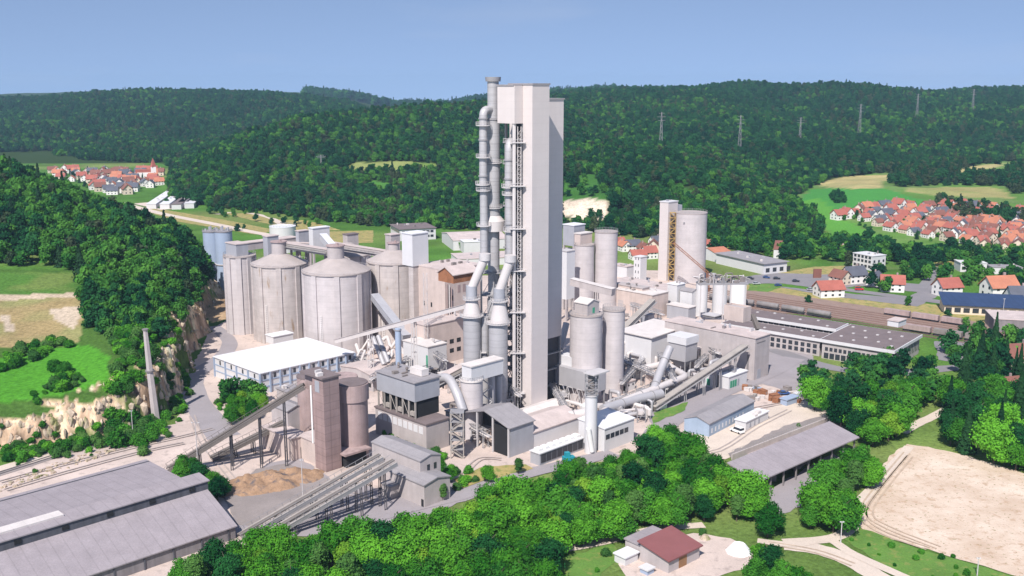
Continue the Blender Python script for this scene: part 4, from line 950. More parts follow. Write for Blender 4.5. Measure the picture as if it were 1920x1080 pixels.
# main stack
def platform(root, x, y, z, r0, r1, a0=0, a1=360, n=28):
    mb = MB(); mb.cyl(x, y, z, z+.25, r1, n=n, a0=a0, a1=a1, smooth=False)
    k = int(n*(a1-a0)/360)
    for j in range(k):
        a, b_ = rad(a0+(a1-a0)*j/k), rad(a0+(a1-a0)*(j+1)/k); p = (x+r1*math.cos(a), y+r1*math.sin(a)); q = (x+r1*math.cos(b_), y+r1*math.sin(b_))
        mb.bar((*p, z+.25), (*p, z+1.35), .08); mb.bar((*p, z+1.35), (*q, z+1.35), .1); mb.bar((*p, z+.8), (*q, z+.8), .07)
    part('platform', mb, 'framel', root)
YS_ = 353.0
def zrow(py, Y): return float(at_depth(960, py, Y).z)
px_m = lambda py, Y: F/(Y*cp+(H-zrow(py, Y))*sp)
def xcol(px, py, Y): return float(at_depth(px, py, Y).x)
sx = xcol(925, 300, YS_); root = thing('main_stack', 'tallest grey steel stack with ring flanges left of the tower head', 'chimney', (sx, YS_, 0)); STK = root
zt_ = zrow(146, YS_); z1 = zrow(222, YS_); z2 = zrow(415, YS_); z3 = zrow(432, YS_)
for a, b_, r in ((z1, zt_, 10.5), (z2, z1, 12.3), (zrow(560, YS_), z3, 11.0), (2, zrow(560, YS_), 12.5)):
    mb = MB(); rr = r/px_m(400, YS_); mb.cyl(sx, YS_, a, b_, rr, n=32); part('stack_section', mb, 'pipe_c', root)
mb = MB(); mb.cyl(sx, YS_, zt_-1.2, zt_+.3, 14/5.5, 15/5.5, n=32); part('rim', mb, 'frame', root)
mb = MB(); mb.cyl(sx, YS_, z3, z2+.3, 22/5.5, n=36); mb.cyl(sx, YS_, z2+.3, z2+2.2, 21.5/5.5, 12/5.5, n=36); part('collar', mb, 'pipe_w', root)
for py in (222, 305, 388): mb = MB(); zz = zrow(py, YS_); mb.cyl(sx, YS_, zz-.5, zz+.2, 14.2/5.5, n=28); part('flange', mb, 'frame', root)
for py in (306, 390): platform(root, sx, YS_, zrow(py, YS_), 2, 3.1)
for py in (165, 180, 195, 250, 270, 340, 360): mb = MB(); zz = zrow(py, YS_); r_ = 10.8 if py < 222 else 12.7; mb.cyl(sx, YS_, zz, zz+.18, r_/5.5, n=28); part('hoop', mb, 'frame', root)
# bypass duct left of the stack
Y1 = 349.0
def duct(label, path, r, Y, m='steel', fl=(), plats=(), name='duct'):
    pts = [at_depth(px, py, Y+(dy if dy else 0)) for px, py, dy in path]; mb = MB(); mb.tube(bend(pts, 3.2, 6), r, n=20)
    root = thing(name, label, 'duct', (pts[-1].x, pts[-1].y, max(0, pts[-1].z-.1)), None); part('tube', mb, m, root)
    for px, py in fl:
        c = at_depth(px, py, Y); f = MB(); f.cyl(c.x, c.y, c.z-.25, c.z+.25, r+.3, n=20); part('flange', f, 'frame', root)
    for px, py in plats:
        c = at_depth(px, py, Y); platform(root, c.x, c.y, c.z, r, r+1.1, n=16)
    return root
d1 = duct('grey side duct hooking into the tall stack near its top', [(924,206,4),(906,206,0),(906,345,0),(907,360,0),(908,488,0)], 7.6/5.5, Y1, 'pipe_c', [(906,222),(906,262),(906,330)], [(906,236),(906,296),(905,347),(906,358),(907,424)])
d2 = duct('pale duct rising from the right hand cone and bending into the tower', [(966,262,9),(955,266,0),(954,350,0),(956,440,0),(957,492,0)], 7.8/5.5, 346.5, 'pipe_c', [(954,300),(954,335),(955,420)], [(954,352),(955,366),(957,434)])
for (xt, yt, xm, ym, yc0, yc1, r1, xb, yb, lab, Y) in ((909,484,882,546,556,591,17.5,885,716,'left', 344.5), (957,487,934,551,560,604,18.5,934,752,'right', 341.5)):
    p0, p1, p2 = at_depth(xt, yt, Y), at_depth(xm+2, ym-4, Y), at_depth(xm+3, yc0, Y); base = at_depth(xb, yc1, Y)
    root = thing('conditioning_tower', ('left hand' if lab == 'left' else 'right hand and larger')+' grey clad cylinder under a cream cone and slanted duct', 'tower', (base.x, Y, 0))
    mb = MB(); mb.tube([p0, p1], 8.5/5.4, n=20); part('slanted_duct', mb, 'pipe_w', root)
    mb = MB(); mb.cyl(p0.x, Y, p0.z-.7, p0.z+1.6, 11/5.4, n=20); part('flange', mb, 'framel', root)
    mb = MB(); mb.cyl(p1.x, Y, p2.z-1, p1.z+1.2, 10.5/5.4, n=20); part('flange', mb, 'clad_g', root)
    mb = MB(); mb.cyl(p1.x+.1, Y, base.z, p2.z-.6, r1/5.35, 10/5.35, n=32); part('cone', mb, 'pipe_w', root)
    platform(root, base.x-.1, Y, base.z-.3, 3, r1/5.35+.9, n=32); platform(root, p1.x, Y, p2.z-1, 2, 3.0, n=20)
    mb = MB(); mb.cyl(base.x, Y, 6, base.z-.3, (r1-.8)/5.35, n=40); part('cylinder', mb, 'pipe_c', root)
    mb = MB(); mb.cyl(base.x, Y, 1.5, 6, 1.2, (r1-1)/5.35, n=28); part('hopper', mb, 'machinery', root)
    if lab == 'left':
        mb = MB(); mb.cyl(base.x+4.3, Y+1.5, 4, base.z-1, 1.6, n=20); part('side_pipe', mb, 'pipe_c', root)
        for zz in (16, 23): mb = MB(); mb.box(base.x+3.9, Y-.4, zz, 2.2, 1.6, .2); mb.bar((base.x+3, Y-1.2, zz-6), (base.x+3, Y-1.2, zz+1), .15); part('landing', mb, 'framel', root)
# steel frame and floors behind the two cones
root = thing('steel_structure', 'dark steel frame with floors behind the two cream cones', 'frame', (sx+1, 352, 0))
for zz in (10, 18, 26, 34, 42, 50):
    mb = MB(); mb.box(sx+1.5, 353.5, zz, 12, 7, .35); part('floor', mb, 'frame', root)
    mb = MB(); 
    for t in np.linspace(-6, 6, 7): mb.bar((sx+1.5+t, 350, zz+.3), (sx+1.5+t, 350, zz+1.4), .09)
    mb.bar((sx-4.5, 350, zz+1.4), (sx+7.5, 350, zz+1.4), .1); part('railing', mb, 'framel', root)
for x in (-4.4, 0, 4.4, 7.4):
    for y in (350.2, 356.8): mb = MB(); mb.box(sx+x, y, 0, .5, .5, 51); part('column', mb, 'frame', root)
mb = MB()
for i, zz in enumerate((2, 10, 18, 26, 34, 42)):
    mb.bar((sx+4.4, 350, zz), (sx+7.4, 350, zz+8), .2); mb.bar((sx+7.4, 350, zz), (sx+4.4, 350, zz+8), .2); mb.bar((sx-4.4, 350, zz), (sx, 350, zz+8), .2)
part('brace', mb, 'frame', root)

# ------------------------------------------------------------------ the group of round silos on the left
gs = "round concrete silos left of the tower"
S1 = silo('silo', 'slender concrete silo at the far left of the silo row with a box house on its lid', 457, 628, 50, 484, r=7.1, group=gs, ribs=9)
S1r, x, y, r, h = S1
S1 = None
silo2 = silo('silo', 'stained concrete silo with conical roof between the slender silo and the widest silo', 531, 645, 104, 503, m='concrete2', roof='cone', rise=4.2, group=gs, ribs=9, turret=(6.6, 5.6))
silo3 = silo('silo', 'widest and nearest concrete silo with conical roof and white turret', 636, 668, 127, 519, roof='cone', rise=5.2, group=gs, ribs=9, turret=(7.4, 5.6))
silo4 = silo('silo', 'concrete silo with conical roof partly under the tall white box house', 742, 648, 100, 498, m='concrete2', roof='cone', rise=4.6, group=gs, ribs=9, turret=(5, 3.4))
silo5 = silo('silo', 'rear concrete silo whose pale cone shows between the two right hand silos', 655, 590, 84, 484, roof='cone', rise=5.4, group=gs, ribs=9)
hs = thing('box_house', 'grey clad box house on the lid of the slender silo', 'house', (x, y, h+.5)); mb = MB(); mb.box(x-1, y, h+.5, 6.2, 9.5, 5.4, 45); part('wall', mb, 'clad_g', hs); mb = MB(); mb.box(x-1, y, h+5.9, 6.8, 10, .4, 45); part('roof', mb, 'pinkroof', hs)
# twin blue silos
for i, (px, lab) in enumerate(((403, 'left one of the two light blue steel silos behind the tree line'), (425, 'right one of the two light blue steel silos behind the tree line'))):
    root, bx_, by_, br_, bh_ = silo('steel_silo', lab, px, 547+i*3, 32, 436, m='clad_b', rm='greyroof', group='light blue steel silos', over=.3)
    mb = MB(); mb.cyl(bx_, by_, 16, 16.5, br_+.6, n=32); part('ring', mb, 'framel', root)
    for k in range(5): mb = MB(); mb.box(bx_-3+k*1.5, by_-1+(k % 2)*2, bh_+.5, .8, .8, 1.2+.8*(k % 3), 20*k); part('filter', mb, 'clad_g', root)
mb = MB(); cx_ = at_depth(413, 500, 566); solo_r = None
# galleries and box houses above and behind the silos
def T(sil): return Vector((sil[1], sil[2], sil[4]))
z2_, z3_ = T(silo2), T(silo3)
conveyor('covered bridge running from the left silo turret to the white turret of the widest silo', (z2_.x+4, z2_.y+1, z2_.z+8.0), (z3_.x-3, z3_.y+1.5, z3_.z+7.8), 3.0, 2.6, 'beltl', top='pinkroof')
def floatbox(name, label, cat, px, py, Y, w_, d_, h_, a=45, wm='clad_g', rm='pinkroof', legs=True):
    "box house whose lower front corner is seen at px, py standing on legs down to the ground"
    c = at_depth(px, py, Y); fr = Fr((c.x, c.y), a, c.z, world=True); root = thing(name, label, cat, (*fr.xy(w_/2, d_/2), 0 if legs else c.z))
    mb = MB(); fr.box(mb, 0, w_, 0, d_, 0, h_); part('wall', mb, wm, root); mb = MB(); fr.box(mb, -.3, w_+.3, -.3, d_+.3, h_, h_+.4); part('roof', mb, rm, root)
    if legs:
        for u, v in ((.4, .4), (w_-.4, .4), (.4, d_-.4), (w_-.4, d_-.4)): mb = MB(); mb.box(*fr.xy(u, v), 0, .9, .9, c.z, a); part('leg', mb, 'conc_plain', root)
    fr.root = root; return fr
floatbox('box_house', 'tall pale box house beside the left silo turret', 'house', 503, 482, 470, 6, 4, 9.5, wm='clad_g')
floatbox('box_house', 'flat grey house behind the left silo turret', 'house', 462, 470, 500, 30, 6, 3.5, wm='conc_plain')
floatbox('box_house', 'white box house standing tallest behind the two left cones', 'house', 588, 472, 500, 10, 3.6, 11.5, wm='clad_w', rm='whiteroof')
floatbox('box_house', 'grey box house left of the white box house on the rear gallery', 'house', 561, 456, 515, 6, 3, 6, wm='clad_g')
floatbox('box_house', 'small concrete head house at the middle of the rear gallery', 'house', 652, 466, 520, 7, 4, 7, wm='conc_plain', rm='brownroof')
floatbox('box_house', 'big white box house hanging over the right hand silo', 'house', 774, 500, 434, 9.0, 7.2, 14, wm='clad_w', rm='whiteroof', legs=False)
floatbox('box_house', 'square concrete stair tower just left of the big white box house', 'house', 734, 482, 482, 5.5, 4.5, 10.5, wm='conc_plain')
conveyor('long rear gallery crossing behind the cones of the silo group', at_depth(470,458,512), at_depth(588,462,515), 4, 3.2, 'clad_g', top='pinkroof', rails=False)
conveyor('long rear gallery leading right to the concrete stair tower', at_depth(600,457,512), at_depth(735,478,490), 3.4, 3.2, 'conc_plain', top='pinkroof', rails=True)
conveyor('pale slanted gallery dropping from the white box house to the widest silo', at_depth(606,444,498), at_depth(628,470,455), 3, 3, 'clad_w', top='whiteroof', rails=False)
# white round tank behind
root, x, y, r, h = silo('storage_tank', 'low white round tank with railing behind the silo group', 532, 475, 49, 428, m='clad_w', rm='whiteroof', over=.1)
mb = MB(); mb.cyl(x, y, h-8.5, h-8.1, r+.15, n=40); part('ring', mb, 'framel', root)
# concrete pier under the white box house and pale mill building with rusty top
pf = Fr((780, 640), 45); 
bld('mill_building', 'tall pinkish concrete mill building with small openings behind the two cones', 'building', (836, 668), 782, 905, 506, wm='conc_pink', rm='pinkroof', over=.1, thick=.5,
    win=[('L', [20.5], 9, 14, 2, .9, 2.0, 'shadowy'), ('L', [12], 5, 5, 1, .9, 2.0, 'shadowy'), ('R', [24, 17], 4, 4, 1, 1.2, 2.2, 'shadowy'), ('R', [27], 8, 11, 2, 1.6, 3.4, 'conc_brown')])
mbl = Fr((836, 668), 45); 
bld('rusty_roof_house', 'rust stained rounded house on top of the mill building', 'house', (850, 532), 832, 900, 500, z=Fr((836, 668), 45).top(506), wm='rust', rm='pinkroof', over=.6, rise=2.5, roof='gableU', LV=9, LU=13, hh=3.5)
bld('box_house', 'cream filter house with low roof on the left of the mill roof', 'house', (818, 505), 800, 842, 492, z=34, wm='clad_w', rm='creamroof', LU=6, LV=4, hh=3)
bld('annex', 'lower pinkish concrete annex with dark galleries left of the two cones', 'building', (800, 690), 770, 880, 610, wm='conc_pink', rm='pinkroof', LU=24, LV=14, win=[('R', [8, 4], 2, 22, 6, 2.2, 1.8, 'shadowy')])
pc = at_depth(774, 500, 434); pfr = Fr((pc.x, pc.y), 45, 0, world=True); mb = MB(); pfr.box(mb, .5, 8.5, .4, 3.6, 0, pc.z-.01); solo('concrete_pier', mb, 'concrete2', 'broad concrete pier standing under the big white box house', 'pier')
# dark covered chute between the silos
conveyor('steep covered chute dropping in the shade between the two right hand silos', at_depth(702,556,438), at_depth(762,634,412), 3.4, 2.8, 'clad_g', top='clad_g', rails=False)
conveyor('long thin white tube conveyor rising from the shed roofs to the left cone', at_depth(630,640,392), at_depth(874,574,352), 1.5, 1.5, 'pipe_w', top='conc_plain', rails=False, legs=(.28,.62), legm='framel')
pipe('tall plain blue grey stack rising from the flat shed roof', [PX(748,700,8), (*G(748,700,8), hgt(*G(748,700,8), 616))], 1.15, 'clad_b', 'stack', 'chimney', flanges=[(0,.97),(0,.02)])
for a, b_ in (((699,632),(720,684)), ((709,630),(728,680))):
    pipe('silver inclined duct of the '+('left' if a[0] == 699 else 'right')+' of the pair beside the blue grey stack', [at_depth(*a, 392), at_depth(*b_, 384)], .95, 'steel', flanges=[(0,.5)])
rg = random.Random(5)
for i in range(16):
    px = rg.uniform(664, 745); py = rg.uniform(650, 702); Y = G(px, py, 3)[1]; p = at_depth(px, py, Y); a = rg.choice((25, 45, 60, 115)); l = rg.uniform(4, 8)
    q = p+Vector((math.cos(rad(a))*l*.7, math.sin(rad(a))*l*.5, rg.uniform(2, 6)))
    pipe('dusty cream duct in the tangle left of the blue grey stack, '+nth(i)+' of the tangle', [p, q, q+Vector((rg.uniform(-2,2), rg.uniform(-1,2), -rg.uniform(1,4)))], rg.uniform(.4, .85), rg.choice(('pipe_w','creamroof','pinkroof')), 'duct', 'duct', group='ducts in the dusty tangle')
# ------------------------------------------------------------------ white hall and neighbours
HZ = 8.4; c0 = G(487, 700, HZ); hf = Fr(c0, 45, 0, world=True); HLU, HLV = hf.len(665, 'U', HZ), hf.len(400, 'V', HZ)
root = thing('white_hall', 'long white roofed steel hall with blue grey columned walls', 'hall', (*hf.xy(HLU/2, HLV/2), 0))
mb = MB(); hf.box(mb, .3, HLU-.3, .3, HLV-.3, 0, HZ-.3); part('wall', mb, 'clad_w', root)
mb = MB(); hf.box(mb, -.2, HLU+.2, -.2, HLV+.2, HZ-.3, HZ); part('roof', mb, 'whiteroof', root)
for i in range(11): u = i*(HLU/10); mb = MB(); mb.box(*hf.xy(u, .05), 0, .55, .7, HZ-.35, 45); part('column', mb, 'clad_b', root)
for i in range(1, 5): v = i*(HLV/4.05); mb = MB(); mb.box(*hf.xy(.05, v), 0, .7, .5, HZ-.35, 45); part('column', mb, 'clad_b', root)
for zz in (2.4, 5.0): mb = MB(); hf.box(mb, 0, HLU, .12, .29, zz, zz+.5); hf.box(mb, .12, .29, 0, HLV, zz, zz+.4); part('rail', mb, 'clad_b', root)
windows(hf, root, [], HLU, HLV)
for i in range(10): u = (i+.5)*HLU/10; mb = MB(); hf.box(mb, u-.55, u+.55, .18, .35, 5.6, 7.4); part('window', mb, 'glass', root)
for i in range(4): v = (i+.5)*HLV/4.05; mb = MB(); hf.box(mb, .18, .35, v-.45, v+.45, 5.6, 7.3); part('window', mb, 'glass', root)
bld('small_cabin', 'small white cabin behind the far edge of the white hall roof', 'cabin', (513, 646), 499, 550, 630, z=4, wm='clad_w', rm='whiteroof', hh=3.6)
bld('dusty_shed', 'low shed with dusty pink roof right of the white hall', 'shed', (700, 735), 640, 745, 706, wm='conc_plain', rm='pinkroof', roof='gableU', rise=1.2, win=[('L', [1.5], 2, 8, 3, 1.4, 1.6, 'shadowy')])
bld('plant_house', 'white cube house with green corner trim right of the blue grey stack', 'building', (803, 706), 757, 838, 650, wm='clad_w', rm='creamroof', win=[('L', [1.2], .6, .6, 1, 1.0, 7.5, 'green')])
bld('low_shed', 'dusty low shed tucked behind the white cube house', 'shed', (770, 668), 742, 812, 640, wm='clad_w', rm='creamroof', LU=14, LV=8)

# ------------------------------------------------------------------ brown silo block and conveyors
bt = Fr((612, 886), 45)
root = thing('brown_tower', 'brown stained square concrete tower in front of the brown silos', 'tower', (*bt.xy(3, 3), 0)); bLU, bLV = bt.len(641, 'U'), bt.len(592, 'V'); bh = bt.top(712)
mb = MB(); bt.box(mb, 0, bLU, 0, bLV, 0, bh); part('shaft', mb, 'conc_grid', root)
mb = MB(); bt.box(mb, -.6, bLU+.6, -.4, bLV+6, bh, bh+.5); part('roof', mb, 'brownroof', root)
mb = MB(); bt.box(mb, 1.5, bLU-.2, bLV+.02, bLV+6.2, bh-5.5, bh-.05); part('head_house', mb, 'conc_brown', root)
mb = MB(); bt.box(mb, -.12, .04, bLV*.35, bLV*.75, bh-4.5, bh-1); part('louvre', mb, 'olive' if 'olive' in M else 'clad_g', root)
mb = MB(); mb.tube([bt.P(-.4, bLV+.3, 8), bt.P(-.4, bLV+.3, bh-3)], .28, n=8); part('downpipe', mb, 'white', root)
s1 = silo('silo', 'round brown stained silo with a dark collar, nearest of the brown block', 664, 866, 58, 756, m='conc_brown', rm='conc_brown', group='brown stained silos', rail=False, over=.1)
mb = MB(); mb.cyl(s1[1], s1[2], s1[4], s1[4]+5.2, s1[3]+.45, n=48); part('collar', mb, 'conc_brown', s1[0]); mb = MB(); mb.cyl(s1[1], s1[2], s1[4]+5.2, s1[4]+5.5, s1[3]+.1, n=48); part('lid', mb, 'brownroof', s1[0])
s2 = silo('silo', 'second round brown silo half hidden behind the collared brown silo', 646, 826, 54, 740, m='conc_brown', rm='conc_brown', group='brown stained silos', rail=False, over=.1)
mb = MB(); mb.cyl(s2[1], s2[2], s2[4]+.5, s2[4]+5.0, s2[3]+.3, n=48); part('collar', mb, 'conc_brown', s2[0])
s3 = silo('silo', 'tapering brown silo under the head of the long belt conveyor', 583, 838, 42, 712, m='conc_brown', rm='brownroof', group='brown stained silos', rail=False, over=.1)
bld('bunker_base', 'low pinkish bunker wall under the brown silos', 'bunker', (592, 872), 560, 640, 828, wm='conc_pink', rm='pinkroof', ang=45, LU=11)
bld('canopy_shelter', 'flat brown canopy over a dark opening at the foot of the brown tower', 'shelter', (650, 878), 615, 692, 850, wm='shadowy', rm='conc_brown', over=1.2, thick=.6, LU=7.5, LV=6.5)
bld('low_bunker', 'low concrete bunker with doorway left of the brown tower', 'bunker', (548, 865), 480, 570, 822, wm='conc_pink', rm='pinkroof', LV=17, LU=6, win=[('R', [0], 4, 4, 1, 1.6, 3.8, 'shadowy')])
bld('pump_house', 'small cream house with rounded roof left of the brown tower', 'house', (542, 842), 512, 564, 772, wm='conc_plain', rm='greyroof', roof='gableV', rise=1.2, LU=7, win=[('L', [4], 2, 5, 2, 1, 1.6, 'glass'), ('R', [2], 2, 6, 1, 4, 2.4, 'shadowy')])
bld('grey_shed', 'small grey shed behind the rising belt conveyor', 'shed', (560, 775), 520, 590, 742, wm='conc_plain', rm='greyroof')
open_belt('longest belt conveyor rising from the big hall to the brown tower head', PX(312,878,1.5), (*bt.xy(0, bLV+5), bh-3.5), 3.0, legs=(.22,.45,.66,.84), rim='belt', fm='belt')
open_belt('shorter belt conveyor under the longest one leading to the small cream house', PX(395,856,1.5), PX(532,788,9), 2.2, legs=(.3,.55,.8), rim='belt', fm='belt')
e1 = Fr((790, 950), 45)
for k, (a, b_, lab) in enumerate((((448,1003),(712,852),'upper left one of the two parallel belt conveyors climbing to the beige screening house'), ((478,1012),(738,862),'lower right one of the two parallel belt conveyors climbing to the beige screening house'))):
    open_belt(lab, PX(*a, 1.2), PX(*b_, 13.5), 2.8, legs=(.25,.5,.72,.9), group='parallel belt conveyors')
fb = bld('screening_house', 'beige screening house with curved grey roof at the head of the two belts', 'building', (789, 934), 699, 816, 866, wm='conc_plain', rm='greyroof', roof='gableV', rise=1.0, LU=7.6, over=.2,
   win=[('R', [7.5], 3, 5.5, 2, 1.0, 1.8, 'glass')])
bld('screening_annex', 'lower beige annex with grey roof in front of the screening house', 'building', (796, 953), 733, 841, 911, wm='conc_plain', rm='greyroof', roof='gableV', rise=1, LU=9.5, win=[('L', [0], .8, .8, 1, 1.0, 2.4, 'shadowy')])
bld('switch_box', 'small beige box with grey lid at the foot of the screening house', 'cabin', (733, 937), 716, 748, 912, wm='conc_plain', rm='greyroof')
bld('transfer_tower', 'dark framed head tower where the two belts enter the screening house', 'tower', (722, 905), 706, 738, 858, wm='conc_dark', rm='beltl', LU=3.4, LV=3.0)
# clad plant house on steel legs over a concrete base
q = Fr((800, 850), 45); qLU, qLV = q.len(842, 'U'), q.len(705, 'V')
root = thing('kiln_house', 'grey clad plant house raised on cream steel legs above a concrete base', 'building', (*q.xy(6, 12), 0)); zb = q.top(798)
mb = MB(); q.box(mb, 0, qLU, 0, qLV, 0, zb); part('base_wall', mb, 'conc_plain', root); mb = MB(); q.box(mb, -.3, qLU+.3, -.3, qLV+.3, zb, zb+.5); part('base_roof', mb, 'brownroof', root)
for i in range(9): v = qLV*(.1+.8*i/8); mb = MB(); q.box(mb, -.10, .05, v-1, v+1, zb-3.4, zb-1.0); part('panel', mb, 'clad_w', root)
v0, v1, u1 = 6.0, qLV-.5, 11.0
mb = MB(); q.box(mb, .5, u1, v0, v1, zb+6.2, zb+12.4); part('upper_house', mb, 'clad_g', root)
mb = MB(); P4 = [(.1, v0-.4), (u1+.4, v0-.4), (u1+.4, v1+.4), (.1, v1+.4)]
mb.prism([q.xy(*p) for p in P4], zb+12.4, [zb+12.7, zb+12.9, zb+12.9, zb+12.7]); part('roof', mb, 'greyroof', root)
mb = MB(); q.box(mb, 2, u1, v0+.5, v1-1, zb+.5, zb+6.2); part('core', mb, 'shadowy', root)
for i in range(7):
    v = v0+.3+(v1-v0-.6)*i/6; mb = MB(); mb.box(*q.xy(.9, v), zb+.5, .45, .45, 5.8, 45); part('leg', mb, 'beltl', root)
    if i < 6: mb = MB(); vn = v0+.3+(v1-v0-.6)*(i+1)/6; (mb.bar(q.P(.9, v, zb+.6), q.P(.9, vn, zb+6), .16) if i % 2 else q.box(mb, .8, 1.6, v+.6, vn-.6, zb+1.2, zb+2.6)); part('brace', mb, 'beltl', root)
mb = MB(); q.box(mb, 6, 9, v0+3, v0+9, zb+12.95, zb+15.2); part('roof_hood', mb, 'creamroof', root)
duct('broad silver duct arching from the raised clad house down to the front silo', [(812,712,6),(842,706,2),(858,740,-4),(868,770,-6)], 1.55, G(842,790,8)[1]+8, 'steel', [(851,722)])
conveyor('covered cream gallery rising behind the broad silver duct', at_depth(812,722,345), at_depth(872,690,350), 3.6, 3.0, 'beltl', top='pinkroof')
# pipework and stairs by the base
rg = random.Random(11)
root = thing('stair_tower', 'weathered open stair tower between the raised house and the open shed', 'stairs', (*G(858, 855), 0)); c = Vector((*G(858, 856), 0))
mb = MB()
for sx_, sy_ in ((-2,-2),(2,-2),(2,2),(-2,2)): mb.bar(c+Vector((sx_,sy_,0)), c+Vector((sx_,sy_,15)), .3)
part('frame', mb, 'beltl', root)
for k in range(5):
    mb = MB(); s_ = 1 if k % 2 else -1; mb.obox(c+Vector((-2*s_, -1.6, k*3)), c+Vector((2*s_, -1.6, k*3+3)), 1.1, .3); mb.bar(c+Vector((-2*s_, -2.2, k*3+1.1)), c+Vector((2*s_, -2.2, k*3+4.1)), .1); part('flight', mb, 'beltl', root); mb = MB(); mb.box(c.x, c.y, k*3+2.9, 4.4, 4.4, .2); part('landing', mb, 'frame', root)
# front silo with gallery
s4 = silo('silo', 'plain cream silo standing free just left of the tower foot', 885, 826, 42, 718, m='concrete', rm='creamroof', rail=True, over=.35)
floatbox('gallery_house', 'cream gallery house on top of the plain cream silo reaching towards the tower', 'house', 884, 717, s4[2]-4.0, 14.5, 4.6, 5.0, wm='clad_w', rm='creamroof', legs=False)
for k in range(2): silo('process_vessel', ('left' if k == 0 else 'right')+' grey vessel with zigzag stairs beside the plain cream silo', 922+k*13, 800-3*k, 14, 706, m='steel', rm='greyroof', over=.2, group='grey vessels')
root = thing('zigzag_stairs', 'zigzag steel stairs climbing past the two grey vessels', 'stairs', (*G(914, 806), 0)); c = Vector((*G(914, 808), 0))
for k in range(7):
    mb = MB(); s_ = 1 if k % 2 else -1; mb.obox(c+Vector((-1.6*s_, 0, k*2.6)), c+Vector((1.6*s_, 0, k*2.6+2.6)), 1.0, .25); mb.bar(c+Vector((-1.6*s_, -.5, k*2.6+1)), c+Vector((1.6*s_, -.5, k*2.6+3.6)), .1); part('flight', mb, 'framel', root)
mb = MB()
for x_ in (-1.9, 1.9): mb.bar(c+Vector((x_, .4, 0)), c+Vector((x_, .4, 19)), .22)
part('frame', mb, 'framel', root)
# open shed, low halls, chillers, slim silo, office at the tower foot
of = Fr((957, 858), 45); 
root = thing('open_shed', 'open fronted shed with grey shallow pitched roof at the tower foot', 'shed', (*of.xy(0, 10), 0)); oz = of.top(803); OU, OV = of.len(997, 'U', oz), of.len(868, 'V', oz)
oU = 10.5
mb = MB(); of.box(mb, 0, oU, 0, .3, 0, oz); part('side_wall', mb, 'clad_g', root)
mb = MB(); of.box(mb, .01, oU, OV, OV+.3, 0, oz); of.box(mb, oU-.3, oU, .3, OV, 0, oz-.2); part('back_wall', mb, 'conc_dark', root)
rv = 3.2; mb = MB()
for va, vb, za, zb_ in ((-.5, OV/2, oz-.1, oz+rv), (OV/2, OV+.8, oz+rv, oz-.1)):
    P = [(-1, va), (oU+.5, va), (oU+.5, vb), (-1, vb)]; zz = [za, za, zb_, zb_]; mb.add([of.P(*P[i], zz[i]) for i in range(4)]+[of.P(*P[i], zz[i]+.3) for i in range(4)], [(3,2,1,0),(4,5,6,7),(0,1,5,4),(1,2,6,5),(2,3,7,6),(3,0,4,7)])
part('roof', mb, 'greyroof', root)
for v in (.2, OV*.33, OV*.66, OV): mb = MB(); mb.box(*of.xy(-.6, v), 0, .5, .5, oz+.2+rv*(1-abs(v-OV/2)/(OV/2)), 45); part('post', mb, 'framel', root)
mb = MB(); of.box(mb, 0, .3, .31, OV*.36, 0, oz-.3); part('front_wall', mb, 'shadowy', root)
bld('low_hall', 'low white walled hall with dusty pink roof between the tower foot and the slim silo', 'hall', (1000, 842), 958, 1088, 812, wm='clad_w', rm='pinkroof', roof='gableU', rise=2.2, LV=14)
bld('low_hall', 'low cream roofed hall touching the tower foot', 'hall', (985, 805), 950, 1062, 782, wm='clad_w', rm='creamroof', roof='gableU', rise=1.0, LV=7)
ch = bld('chiller_bank', 'green grey louvred cooling bank with white fans on its top', 'machine', (1012, 874), 994, 1094, 850, wm='teal' if False else 'clad_g', rm='clad_w', LV=4, thick=.3)
for i in range(7): mb = MB(); mb.box(*ch.xy(1.5+i*(ch.LU-3)/6, 2), ch.h, 1.8, 2.2, .9, 45); part('fan', mb, 'white', ch.root)
for i in range(8): mb = MB(); u = .4+i*(ch.LU-.8)/8; ch.box(mb, u+.15, u+(ch.LU-.8)/8-.15, -.12, .05, .8, ch.h-.7); part('louvre', mb, 'framed', ch.root)
s5 = silo('slim_silo', 'slim white silo with a dark lattice head right of the tower foot', 1107, 852, 23, 745, m='clad_w', rm='framel', over=.3)
root = s5[0]; x, y, r, h = s5[1:]; mb = MB(); lattice(mb, (x, y, h+.8), (x, y, h+7.5), 3.8, 3.8, 4, .22); part('head_frame', mb, 'frame', root); mb = MB(); mb.cyl(x, y, h+1, h+6.5, 1.1, n=14); part('filter', mb, 'machinery', root); mb = MB(); mb.box(x+1.5, y, h+7.5, 7.5, 4.5, .4, 45); part('head_roof', mb, 'framel', root)
pipe('white inclined tube from the slim silo down to the cooling bank', [(x-1, y-3, 9), PX(1110,846,1)], .8, 'white', 'chute')
bld('office_block', 'white two storey office with white roof and ribbon window right of the slim silo', 'building', (1133, 848), 1118, 1188, 805, wm='clad_w', rm='whiteroof', roof='monoV', rise=.8, LV=11, win=[('R', [4.0], 1.6, 11.0, 5, 1.9, 1.6, 'glass')])
root = thing('loader', 'teal wheeled loader parked in front of the cooling bank', 'loader', (*G(1066, 868), 0)); c = Vector((*G(1066, 868), 0))
mb = MB(); mb.box(c.x, c.y, .9, 3.6, 2.0, 1.3, 20); part('body', mb, 'teal', root); mb = MB(); mb.box(c.x-.4, c.y, 2.2, 1.5, 1.6, 1.3, 20); part('cab', mb, 'teal', root); mb = MB(); mb.box(c.x+3.0, c.y+1, .3, .9, 2.3, 1.0, 20); part('bucket', mb, 'machinery', root)
